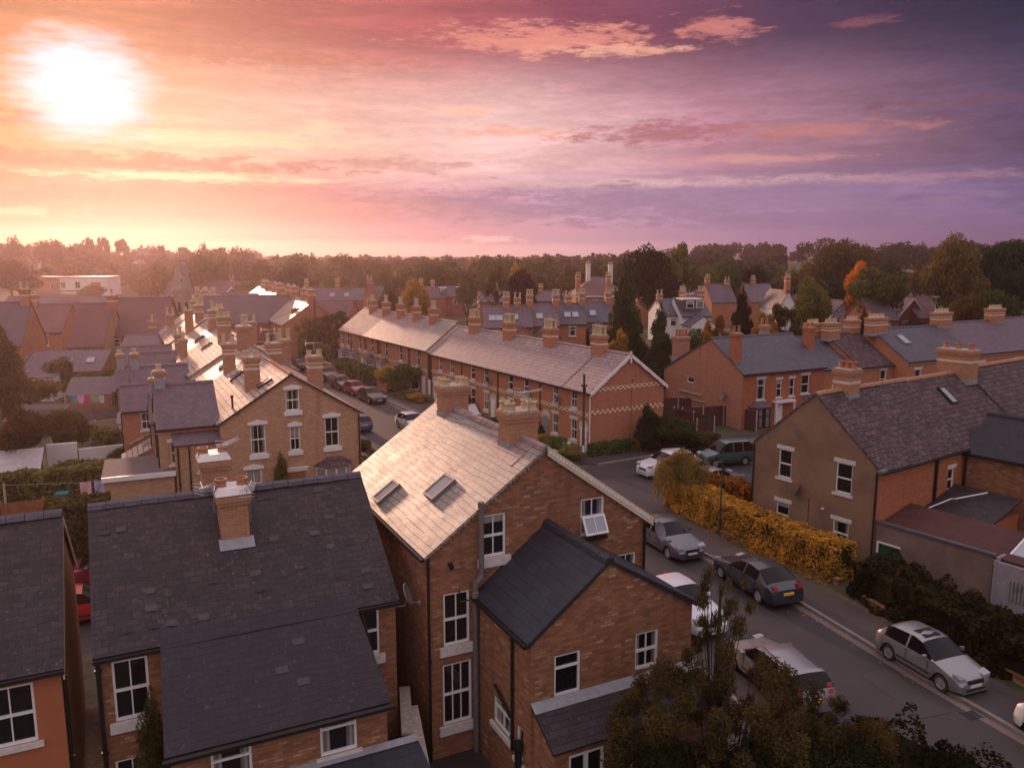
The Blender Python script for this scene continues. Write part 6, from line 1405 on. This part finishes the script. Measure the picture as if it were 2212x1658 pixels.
bgh('small far red gable with an arched white window', 2002, 2028, 604, 593, 8, 8, 4.6, BR_FAR2, SL_FARR, axis='v', nwin=1, barge_=True, grp=GB)
# white and orange flats
fl = thing('apartment_block', 'flat roofed apartment block, half orange and half white, beyond the left rooftops', 'building', (at(54, 640, 235).x, 235, 0), R(4))
wo = at(130, 640, 235).x - at(54, 640, 235).x; wt = at(227, 640, 235).x - at(54, 640, 235).x
m = MB(); m.box(0, wo, 0, 10, -.1, 8.2); m.build('orange_wall', m_plain('orange_brick_far', (.42, .2, .09), .9), fl); m = MB(); m.box(wo, wt, -.3, 10, -.1, 8.3); m.build('white_wall', RENDER_WH, fl); m = MB(); m.box(-.2, wt + .2, -.5, 10.2, 8.3, 8.6); m.build('roof', SL_FAR, fl); m = MB(); m.box(wo, wt, -.36, -.3, 4.3, 4.6); m.build('string_course', TIMBER, fl)
for u, z, w_ in ((2.2, 5.2, 1.2), (wo * .45, 5.2, 1.2), (wo * .78, 5.2, .8), (wo * .9, 5.2, .8), (wo + .9, 5.2, 1.4), (wo + (wt - wo) * .38, 5.2, 1.5), (wo * .45, 1.5, 1.2), (wo * .8, 1.5, 1.2), (wo + 1.6, 1.5, 1.3), (wo + (wt - wo) * .35, 1.5, 1.3)): add_window(fl, wt, 10, 'f', u, z, w_, 2.0, 'tl', None, None, off=(0, -.4))
m = MB(); m.box(wt - 4.3, wt - 1.6, -.36, -.28, .3, 7.0); m.build('glazed_stair', m_plain('brown_glazing', (.2, .1, .08), .3), fl)
hh = bgh('long house with a white band on the left skyline', -12, 80, 556, 541, 3, 10, 6, RENDER_WH, SL_FARR, nwin=5, grp=GB, Y=330, chim=((.4, 1.5, 2),))
bgh('skyline house with three square chimneys', 286, 336, 549, 540, 3, 10, 6, BR_FAR2, SL_FAR, nwin=0, grp=GB, Y=340, chim=((.2, 1.6, 2), (.5, 1.6, 2), (.72, 1.6, 2)))
bgh('small white gable in the far trees left of the spire', 284, 302, 570, 561, 10, 10, 5, RENDER_WH, SL_FAR, axis='v', nwin=0, grp=GB, Y=290)
ch = thing('church_tower', 'stone church bell tower with a short broach spire rising over the left terrace', 'church', (at(396, 660, 122).x, 122, 0), R(20))
m = MB(); m.box(-1.6, 1.6, -1.6, 1.6, -.1, 8.6); m.box(-1.35, 1.35, -1.35, 1.35, 8.6, 9.9); m.build('tower', m_plain('church_stone', (.36, .27, .2), .9, var=.35, scale=1), ch)
m = MB(); m.cyl(0, 0, [(1.5, 9.9), (.72, 13.4), (.8, 13.5), (.66, 13.9)], 8); m.build('spire', m_plain('spire_stone', (.38, .29, .22), .9, var=.35, scale=1), ch)
m = MB()
for sx in (-1, 1): m.box(sx * .5 - .18, sx * .5 + .18, -1.64, -1.58, 6.6, 8.0); m.box(-1.64, -1.58, sx * .5 - .18, sx * .5 + .18, 6.6, 8.0)
m.box(-.12, .12, -1.2, -.6, 10.6, 11.4); m.build('louvre_opening', DARK_IN, ch)
chb = thing('church', 'long dark church roof below the bell tower', 'church', (at(396, 660, 122).x + 1, 124, 0), R(20)); house_body(chb, 16, 9, 4.5, 8.5, 'u', .5, None, BR_FAR, SL_FAR, [], ridge=1, gutter=False)

# ------------------------------------------------------------------ trees
def ptree(label, x, ytop, wpx, Y, kind, mat, dens=1, group=None, name='tree', zb=None, hmin=2, trunk=True):
    q = at(x, ytop, Y); z0 = hgt(q.x, q.y) if Y > 120 else 0
    h = max(hmin, q.z - z0); w = wpx * Y / 1734.0 * 1.05
    return tree(name, label, (q.x, Y, z0 - .1), h, w, kind, mat, dens, group, 'tree' if trunk else 'bush', trunk=trunk)
SK = 'trees on the left skyline'
for lab, x, y, w, Y, kd, mt in (('dark pointed tree at the far left of the skyline', 30, 514, 48, 300, 'column', L_DARK), ('broad spreading tree on the left skyline', 112, 513, 68, 300, 'broad', L_DARK), ('see-through tree on the skyline, left one of the airy group', 186, 511, 34, 310, 'open', L_DARK), ('see-through tree on the skyline, middle of the airy group', 217, 510, 38, 315, 'open', L_DARK), ('see-through round tree on the skyline, right of the airy group', 268, 514, 50, 310, 'open', L_BROWN), ('small pointed conifer on the left skyline', 352, 526, 18, 320, 'conifer', L_DARK),
        ('ragged tree on the skyline above the spire', 395, 530, 50, 330, 'loose', L_DARK), ('row of thin poplars on the skyline, left one', 440, 528, 30, 330, 'column', L_DARK), ('row of thin poplars on the skyline, right one', 476, 530, 36, 330, 'loose', L_DARK), ('rounded tree ending the left skyline trees', 516, 529, 60, 320, 'broad', L_DARK)): ptree(lab, x, y, w, Y, kd, mt, 1, SK, 'skyline_tree')
TW = 'trees standing among the town houses'
for lab, x, y, w, Y, kd, mt, dn in (
    ('great dark tree in front of the orange flats', 18, 566, 110, 205, 'round1', L_BROWN, 2), ('round bush like tree in front of the white flats', 196, 616, 56, 215, 'round2', L_OLIVE, 1), ('russet tree left of the church spire', 322, 592, 66, 215, 'round3', L_BROWN, 1), ('dark rounded tree behind the stepped houses', 634, 577, 74, 195, 'round1', L_DARK, 2), ('spreading tree left of the stepped house chimneys', 558, 596, 86, 195, 'broad', L_OLIVE, 1),
    ('olive tree between the far pale gables', 722, 594, 60, 190, 'round2', L_OLIVE, 1), ('large round green tree behind the far cottages', 935, 566, 100, 240, 'broad', L_GREEN, 2), ('yellowish tree behind the cottage chimneys', 897, 607, 58, 132, 'round3', L_YELLOW, 2), ('drooping olive tree left of the yellowish one', 843, 610, 52, 150, 'weeping', L_OLIVE, 1), ('feathery birch, left one behind the slate roofs', 1009, 583, 46, 160, 'loose', L_OLIVE, 2), ('feathery birch, right one behind the slate roofs', 1072, 572, 54, 165, 'loose', L_OLIVE, 2), ('pale thin tree beside the right birch', 1112, 566, 28, 210, 'column', L_YELLOW, 1),
    ('dark purple copper beech', 1125, 589, 68, 165, 'round1', L_PURPLE, 2), ('leafy tree filling the bend beside the plum roof, left one', 655, 660, 92, 122, 'loose', L_YELLOW, 2), ('leafy tree filling the bend beside the plum roof, right one', 724, 668, 84, 118, 'loose', L_OLIVE, 2), ('dark leafy tree low behind the bend hedge', 690, 690, 80, 116, 'round2', L_OLIVE, 2),
    ('tall dark ivy clad conifer behind the end cottage', 1352, 574, 104, 84, 'conifer', L_CONIF, 3), ('smaller dark conifer right of the tall one', 1428, 650, 78, 80, 'conifer', L_CONIF, 3), ('golden bamboo like bush behind the end cottage chimney', 1337, 706, 62, 76, 'loose', L_YELLOW, 2), ('huge dark tree behind the tall conifer', 1410, 540, 108, 150, 'round1', L_DARK, 2), ('tall golden green tree behind the dark one', 1462, 520, 84, 172, 'loose', L_OLIVE, 2), 
    ('rounded tree right of the white shop', 1563, 566, 76, 185, 'round2', L_GREEN, 2), ('darker tree left of the small far roofs', 1622, 578, 60, 190, 'round3', L_DARK, 1), ('great domed tree on the right skyline', 1822, 503, 136, 205, 'broad', L_BROWN, 3), ('bright orange autumn tree', 1856, 570, 46, 146, 'round2', L_ORANGE, 3), ('olive tree standing right of the orange one', 1896, 582, 110, 140, 'round3', L_OLIVE, 2), ('dark bushy tree left of the orange one', 1800, 588, 70, 165, 'round1', L_DARK, 1),
    ('grey green willow left of the white gable', 1757, 606, 78, 104, 'round2', L_OLIVE, 3), ('pointed spruce with golden tips', 1606, 616, 74, 100, 'conifer', L_CONIF, 3), ('yellow leaved small tree beside the white walls', 1546, 660, 62, 90, 'loose', L_YELLOW, 3), ('bushy olive tree right of the pointed spruce', 1690, 652, 84, 96, 'loose', L_OLIVE, 2), ('low yellowing tree under the willow', 1655, 668, 66, 92, 'loose', L_YELLOW, 2), ('dark round shrub tree behind the right hand row', 1786, 706, 66, 84, 'round1', L_GREEN, 2), ('small dark fir in front of the white gable', 1868, 664, 46, 104, 'conifer', L_CONIF, 2),
    ('russet tree in the great group at the right, left one', 2062, 516, 120, 132, 'round1', L_BROWN, 3), ('dark tree in the great group at the right, middle one', 2136, 512, 130, 138, 'broad', L_DARK, 3), ('dark tree in the great group at the right, cut by the photo edge', 2215, 516, 130, 134, 'round3', L_DARK, 3), ('low dark tree under the great group at the right', 2160, 632, 120, 112, 'round2', L_GREEN, 2), ('young green tree left of the great right hand group', 2090, 640, 70, 108, 'round3', L_BROWN, 2), ('evergreen clump behind the blue grey roof', 1990, 694, 80, 98, 'round1', L_DARK, 2), ('yellow green clump behind the double stack', 2050, 700, 70, 98, 'round2', L_OLIVE, 2),
    ('green garden tree beside the second conifer', 1490, 715, 70, 88, 'round3', L_GREEN, 2), ('dark garden shrub tree below the white walls', 1395, 745, 60, 82, 'round2', L_DARK, 2)): ptree(lab, x, y, w, Y, kd, mt, dn, TW)
for band, x0, x1, n, yt, Ys in (('beyond the left rooftops and below the skyline', -20, 330, 16, (552, 590), (262, 300)), ('in the wood right of the spire', 330, 640, 15, (548, 572), (215, 300)), ('in the belt above the middle terrace', 640, 1000, 17, (553, 584), (225, 300)), ('in the belt above the purple tree', 1000, 1400, 18, (552, 582), (225, 300)), ('below the wooded hill at the right', 1480, 1830, 16, (562, 594), (225, 320)), ('on the slope behind the red houses', 1850, 2240, 15, (556, 596), (190, 310))):
    for i in range(n):
        x = x0 + (x1 - x0) * (i + rng.uniform(.2, .8)) / n; kd = rng.choice(['round1', 'round2', 'round3', 'broad', 'loose', 'column' if i % 4 == 0 else 'round2'])
        mt = rng.choice([L_OLIVE, L_GREEN, L_DARK, L_BROWN, L_OLIVE])
        ptree('%s tree %s, %s from the left' % ({'L': 'leafy'}.get(kd, 'tall' if kd == 'column' else 'rounded'), band, ORD[i]), x, rng.uniform(*yt), rng.uniform(45, 90) if kd != 'column' else 30, rng.uniform(*Ys), kd, mt, 1, 'trees ' + band)
for i in range(24):
    x = 20 + 2150 * (i + rng.uniform(.15, .85)) / 24; y = rng.uniform(603, 613) - (4 if x > 1400 else 0); wv = rng.uniform(24, 46); gab = i % 3 == 1
    bgh('small %s roof peeping out of the tree belt, %s along it from the left' % (('slate', 'gabled', 'red')[i % 3], ORD[i] if i < 20 else 'twenty-' + ORD[i - 20]), x, x + wv, y, y - rng.uniform(11, 17), rng.uniform(-15, 25), 9, rng.uniform(5, 5.8), rng.choice([RENDER_WH, BR_FAR, BR_FAR2]), (SL_FAR, SL_FAR, SL_FARR)[i % 3], axis='v' if gab else 'u', nwin=2 if i % 2 else 1, grp='small roofs in the tree belt', barge_=gab, chim=((.2, 1.0, 2),) if i % 2 else ())
# the far wood reads as one mass
m = MB(); wr_ = random.Random(12)
base = [blobs_round(q, 6, .5, .55, .42, .26) for q in range(4)]
for i in range(330):
    a = R(wr_.uniform(-37, 37)); d = wr_.uniform(330, 640) if i < 220 else wr_.uniform(420, 820)
    x, y = math.sin(a) * d, math.cos(a) * d; z0 = hgt(x, y)
    h = wr_.uniform(11, 16.5); w = wr_.uniform(10, 19)
    if a > .28 and wr_.random() < .35: continue
    leaf_cloud(m, [(x + b[0] * w, y + b[1] * w, z0 - 1 + b[2] * h, b[3] * w, b[4] * w, b[5] * h) for b in base[i % 4]], 330, 1.15, i)
o = m.build('far_woodland', m_leaf('leaf_far', (.055, .055, .024), (.022, .024, .012), .2, .05)); o['kind'] = 'stuff'
# near trees and shrubs
tree('feathery_tree', 'loose feathery willow like tree in the bottom right foreground', (5.2, 18.0, 0), 5.7, 5.6, 'feathery', L_WILLOW, 4, None, 'tree')
tree('feathery_tree', 'broad feathery bush like tree in front of the pale silver estate car', (7.9, 18.2, 0), 4.3, 4.0, 'feathery', L_WILLOW, 4, None, 'tree')
tree('feathery_tree', 'thin twiggy sapling rising left of the pale silver estate car', (5.6, 20.4, 0), 6.9, 2.2, 'sprays', L_WILLOW, 3, None, 'tree')
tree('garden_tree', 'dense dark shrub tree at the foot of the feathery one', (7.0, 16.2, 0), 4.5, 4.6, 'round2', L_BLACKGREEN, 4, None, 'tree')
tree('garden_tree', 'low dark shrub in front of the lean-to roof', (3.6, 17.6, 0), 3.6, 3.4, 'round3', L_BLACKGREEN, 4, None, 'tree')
tree('weeping_tree', 'weeping ochre leaved tree at the corner of the golden hedge', (10.2, 46.8, 0), 4.0, 3.2, 'weeping', m_leaf('leaf_ochre', (.27, .185, .06), (.13, .095, .035)), 3, None, 'tree')
bush('climbing shrub against the side wall of the low dark roofed house', tuple(w2(BH, 1.15, -1.2)), 1.0, 4.4, L_OLIVE, 3, 'climber', kind='column')
bush('pillar shrub growing beside the gold gable door', tuple(w2(D1, 3.25, -.5)), 1.0, 3.4, L_OLIVE, 3, 'climber', kind='column')
SG = 'shrubs in the terrace front gardens'
for lab, p, w, h, mt, kd in (('tall dark clipped shrub at the end cottage gable', tpos(1.6, 4.2), 2.0, 3.6, L_DARK, 'column'), ('wide dark shrub at the end cottage gable', tpos(2.0, 6.6), 4.2, 3.0, L_GREEN, 'bush'), ('low shrub right of the wide dark one', tpos(3.6, 8.2), 2.6, 1.8, L_OLIVE, 'bush'), ('blue green rounded shrub in the end cottage front garden', A_(1.6, 2.0), 2.2, 1.5, L_GREEN, 'bush'), ('orange tinged shrub in the end cottage front garden', A_(3.6, 2.0), 1.6, 1.3, L_YELLOW, 'bush'), ('grey green shrub nearest the utility pole', A_(-.6, 2.2), 2.0, 1.3, L_OLIVE, 'bush'), ('dark small conifer bush by the second cottage', A_(5.0, 1.3), 1.1, 1.6, L_DARK, 'conifer'),
        ('low spreading shrub under the third cottage windows', A_(11.5, 1.6), 3.0, 1.2, L_GREEN, 'bush'), ('clipped dark shrub between two cottage doors', A_(19.0, 1.6), 2.2, 2.6, L_DARK, 'bush'), ('yellow shrub in front of the bay windows', A_(35.2, 2.2), 3.0, 3.2, L_YELLOW, 'bush'), ('big dark green shrub right of the yellow one', A_(32.2, 2.0), 3.8, 3.9, L_GREEN, 'bush'), ('low golden border plants beside the wheeled bins', A_(27.2, 2.2), 2.4, 1.0, L_YELLOW, 'bush'), ('pale border plants right of the big dark shrub', A_(29.6, 2.4), 2.6, 1.0, L_OLIVE, 'bush'), ('rounded dark shrub at the far end of the terrace gardens', A_(50, 2.0), 3.6, 2.4, L_GREEN, 'bush'), ('small clipped shrub on the gold gable street corner', A_(8.5, 15.2), 1.8, 1.5, L_OLIVE, 'bush')): bush(lab, (p[0], p[1], 0), w, h, mt, 2, 'shrub', SG, kind=kd)
LG = 'trees and shrubs of the left gardens'
for lab, x, y, w, Y, kd, mt in (('tall dim tree at the left edge of the gardens', 0, 706, 70, 74, 'column', L_OLIVE), ('big dark tree in the left gardens, above the cold frame', 36, 886, 110, 54, 'round1', L_BROWN), ('dark tree in the left gardens behind the long hedge', 138, 884, 105, 60, 'round2', L_OLIVE), ('spreading dark tree at the left below the white shed', 58, 812, 130, 76, 'broad', L_BROWN), ('flame orange shrub at the left edge', 22, 896, 50, 60, 'loose', L_ORANGE), ('olive shrub under the long outbuilding roof', 128, 772, 60, 86, 'round3', L_OLIVE), ('pale bramble mound between the shed and the long roof', 178, 796, 90, 82, 'bush', L_OLIVE), ('dark bramble mound above the purple shed roof', 200, 808, 110, 80.5, 'bush', L_BROWN), ('bushy shrub under the purple wing', 238, 785, 70, 85, 'bush', L_GREEN), ('rounded box shrub right of the trellis screen', 278, 912, 90, 64, 'bush', L_OLIVE), ('yellowish box shrub beside the blue lean-to', 306, 905, 60, 65, 'bush', L_YELLOW), ('leafy climber heaped on the white garden wall', 262, 958, 56, 56.5, 'bush', L_GREEN), ('brown shrub below the dark hedge at the left', -10, 1020, 70, 50, 'bush', L_BROWN), ('ivy heap on the orange brown fence', 225, 1058, 80, 46, 'bush', L_YELLOW), ('dark shrub at the end of the long left hedge', 160, 985, 70, 54, 'bush', L_BROWN)): ptree(lab, x, y, w, Y, kd, mt, 2, LG, 'garden_tree' if kd not in ('bush', 'loose') else 'garden_shrub', hmin=1.0, trunk=kd not in ('bush', 'loose'))
# ------------------------------------------------------------------ sky, sun, haze, camera
SUN_AZ, SUN_EL = -27.0, 9.6
w = bpy.data.worlds.new('World'); scene.world = w; w.use_nodes = True
for n in list(w.node_tree.nodes): w.node_tree.nodes.remove(n)
nt = NT(w.node_tree)
tc = nt.node('ShaderNodeTexCoord'); sp = nt.node('ShaderNodeSeparateXYZ'); nt.l.new(tc.outputs['Generated'], sp.inputs[0])
DEG = 180 / PI
az = nt.m('MULTIPLY', nt.m('ARCTAN2', sp.outputs[0], sp.outputs[1]), DEG)
el = nt.m('MULTIPLY', nt.m('ARCSINE', sp.outputs[2]), DEG)
v1 = nt.xyz(nt.m('MULTIPLY', az, .05), nt.m('MULTIPLY', el, .26), 0.0)
n1 = nt.noise(v1, 1.0, 6, .62)
v2 = nt.xyz(nt.m('MULTIPLY', az, .11), nt.m('MULTIPLY', el, .85), 3.7)
n2 = nt.noise(v2, 1.0, 7, .66)
azw = nt.m('ADD', az, nt.m('MULTIPLY_ADD', n1, 10.0, -5.0))
elw = nt.m('ADD', el, nt.m('MULTIPLY_ADD', n2, 1.6, -.8))
f = nt.m('MULTIPLY_ADD', azw, 1 / 360, .5)
def azr(stops):
    A = lambda x: .5 + math.degrees(math.atan((x - 1106) / 1734.0 / 1.03)) / 360
    AMB = (236, 214, 224)
    st = [(0.0, lin(AMB)), (.30, lin((196, 160, 150)))] + [(A(x), lin(c)) for x, c in stops] + [(.72, lin((140, 110, 140))), (1.0, lin(AMB))]
    return nt.ramp(f, st)
hi = azr([(0, (200, 126, 76)), (500, (190, 112, 92)), (900, (182, 92, 96)), (1250, (138, 68, 92)), (1650, (80, 56, 84)), (2212, (30, 34, 60))])
me_ = azr([(0, (226, 150, 92)), (350, (232, 180, 146)), (700, (236, 184, 168)), (1100, (250, 202, 198)), (1500, (192, 136, 154)), (2212, (84, 66, 98))])
lo = azr([(0, (190, 104, 92)), (500, (206, 122, 114)), (800, (190, 132, 146)), (1200, (186, 148, 176)), (1700, (150, 120, 160)), (2212, (112, 92, 136))])
hz = azr([(0, (226, 150, 118)), (700, (244, 190, 174)), (1200, (222, 176, 186)), (1600, (158, 128, 158)), (2212, (112, 86, 122))])
sky = nt.mix(nt.smooth(elw, .35, 1.1), hz, lo)
sky = nt.mix(nt.smooth(elw, 3.6, 6.6), sky, me_)
sky = nt.mix(nt.smooth(elw, 8.5, 14.5), sky, hi)
# thin streaks
st = nt.m('MULTIPLY_ADD', nt.smooth(n2, .38, .66), .28, .86)
sky = nt.mix(nt.smooth(el, .8, 3.0), sky, nt.mix(1.0, sky, nt.xyz(st, st, st), 'MULTIPLY'))
def ell(a0, e0, sx, sy, soft=.8, wob=1.0):
    d = nt.m('SQRT', nt.m('ADD', nt.m('POWER', nt.m('ABSOLUTE', nt.m('DIVIDE', nt.m('SUBTRACT', az, a0), sx)), 2.0), nt.m('POWER', nt.m('ABSOLUTE', nt.m('DIVIDE', nt.m('SUBTRACT', el, e0), sy)), 2.0)))
    d = nt.m('ADD', d, nt.m('ADD', nt.m('MULTIPLY_ADD', n3, 2.8 * wob, -1.4 * wob), nt.m('MULTIPLY_ADD', n4, 2.2, -1.1)))
    return nt.m('SUBTRACT', 1.0, nt.smooth(d, 1 - soft, 1.0))
v3 = nt.xyz(nt.m('MULTIPLY', az, .33), nt.m('MULTIPLY', el, 1.5), 9.1)
n3 = nt.noise(v3, 1.0, 7, .68)
n4 = nt.noise(nt.xyz(nt.m('MULTIPLY', az, .9), nt.m('MULTIPLY', el, 3.6), 1.3), 1.0, 6, .7)
for a0, e0, sx, sy, c, k in ((2.2, 14.0, 9.5, 1.3, (238, 150, 132), .85), (7.0, 13.2, 6, .5, (246, 176, 150), .8), (13.6, 14.3, 3.8, 1.0, (214, 130, 122), .8), (-3.2, 9.6, 2.8, .5, (252, 196, 172), .8), (0.5, 8.2, 5.5, .55, (246, 176, 150), .7), (10.5, 8.0, 7.5, .95, (172, 98, 108), .75), (20, 7.8, 8, .7, (196, 124, 120), .7), (-12.5, 8.2, 3.4, .7, (255, 206, 176), .8), (-19, 7.3, 10, .8, (255, 214, 170), .75), (16, 6.2, 9, .4, (226, 160, 150), .6), (-29, 8.0, 6, .75, (170, 96, 70), .8), (-25, 5.6, 16, .9, (150, 86, 78), .75), (-30, 3.6, 9, .6, (150, 84, 80), .6), (-10, 6.0, 9, .6, (196, 132, 130), .6), (-17, 12.5, 12, .8, (190, 110, 84), .5), (-22, 4.9, 13, .4, (255, 222, 176), .8), (9, 4.75, 17, .5, (236, 190, 186), .6), (10, 3.4, 26, 1.5, (150, 120, 154), .85), (-14, 3.2, 12, .8, (190, 120, 112), .6), (18, 2.2, 20, .8, (136, 110, 150), .5), (26, 4.7, 9, .5, (190, 142, 150), .5), (-1.5, 1.0, 3, .4, (246, 206, 200), .7), (-31, 2.5, 4, .4, (255, 190, 150), .6), (-28, 15.6, 6, .7, (255, 190, 120), .6), (28, 9.0, 7, .5, (120, 76, 92), .6), (22.5, 14.0, 2.2, .4, (150, 84, 92), .6)):
    sky = nt.mix(nt.m('MULTIPLY', ell(a0, e0, sx, sy), k), sky, lin(c))
tex = nt.m('MULTIPLY_ADD', nt.smooth(n4, .3, .7), .15, .925)
sky = nt.mix(nt.smooth(el, .8, 3.0), sky, nt.mix(1.0, sky, nt.xyz(tex, tex, tex), 'MULTIPLY'))
# bright veil round the sun and the cold core behind thin cloud
dsun = nt.m('SQRT', nt.m('ADD', nt.m('POWER', nt.m('ABSOLUTE', nt.m('SUBTRACT', az, SUN_AZ)), 2.0), nt.m('POWER', nt.m('ABSOLUTE', nt.m('MULTIPLY', nt.m('SUBTRACT', el, SUN_EL + .3), 1.15)), 2.0)))
dsw = nt.m('ADD', dsun, nt.m('MULTIPLY_ADD', n3, 4.2, -2.1))
halo = nt.m('MULTIPLY', nt.m('POWER', 2.718, nt.m('MULTIPLY', dsun, -.30)), nt.smooth(el, -1, 6.5))
glow = nt.mix(1.0, sky, nt.mix(halo, (0, 0, 0, 1), (.09, .05, .03, 1)), 'ADD')
core = nt.m('MULTIPLY', nt.m('SUBTRACT', 1.0, nt.smooth(dsw, 1.6, 4.9)), nt.smooth(nt.m('ADD', el, nt.m('MULTIPLY_ADD', n2, 2.0, -1.0)), 5.8, 7.0))
glow = nt.mix(core, glow, (.60, .84, .95, 1))
# the sky overhead and behind the camera, pale mauve dusk
up = nt.smooth(el, 17, 42)
fin = nt.mix(up, glow, (.90, .75, .83, 1))
ns = nt.node('ShaderNodeTexSky', sky_type='NISHITA', sun_disc=False, sun_elevation=R(SUN_EL), sun_rotation=R(SUN_AZ))
fin = nt.mix(1.0, fin, nt.mix(.003, (0, 0, 0, 1), ns.outputs[0]), 'ADD')
bg = nt.node('ShaderNodeBackground'); nt.l.new(fin, bg.inputs[0]); bg.inputs[1].default_value = SKY_STRENGTH
ow = nt.node('ShaderNodeOutputWorld'); nt.l.new(bg.outputs[0], ow.inputs[0])
sl = bpy.data.lights.new('sun', 'SUN'); sl.energy = SUN_POWER; sl.angle = R(3.0); sl.color = (1.0, .58, .38)
so = bpy.data.objects.new('sun', sl); col.objects.link(so)
sd = Vector((math.sin(R(SUN_AZ)) * math.cos(R(SUN_EL)), math.cos(R(SUN_AZ)) * math.cos(R(SUN_EL)), math.sin(R(SUN_EL))))
so.rotation_euler = sd.to_track_quat('Z', 'Y').to_euler(); so.location = sd * 60
if HAZE:
    m = MB(); m.box(-760, 760, -40, 1150, -2.5, 46); o = m.build('haze', None); o.data.materials.clear()
    hm = bpy.data.materials.new('haze'); hm.use_nodes = True
    for n in list(hm.node_tree.nodes): hm.node_tree.nodes.remove(n)
    ht = NT(hm.node_tree); pv_ = ht.node('ShaderNodeVolumePrincipled'); pv_.inputs['Color'].default_value = (1.0, .70, .72, 1); pv_.inputs['Density'].default_value = HAZE; pv_.inputs['Anisotropy'].default_value = .75
    ho = ht.node('ShaderNodeOutputMaterial'); ht.l.new(pv_.outputs[0], ho.inputs['Volume']); o.data.materials.append(hm); o['kind'] = 'stuff'
cam = bpy.data.cameras.new('camera'); cam.sensor_width = 36; cam.lens = 36 * 1734 / 2212.0; cam.clip_start = .5; cam.clip_end = 4000
co = bpy.data.objects.new('camera', cam); col.objects.link(co); co.location = (0, 0, CAM_H); co.rotation_euler = (PI / 2 - TH, 0, 0); scene.camera = co
scene.view_settings.view_transform = 'Standard'; scene.view_settings.look = 'None'; scene.view_settings.exposure = EXPOSURE; scene.view_settings.gamma = 1
scene.cycles.volume_bounces = 0; scene.cycles.max_bounces = 6; scene.cycles.diffuse_bounces = 3; scene.cycles.glossy_bounces = 3; scene.cycles.transparent_max_bounces = 8
scene.cycles.use_denoising = True
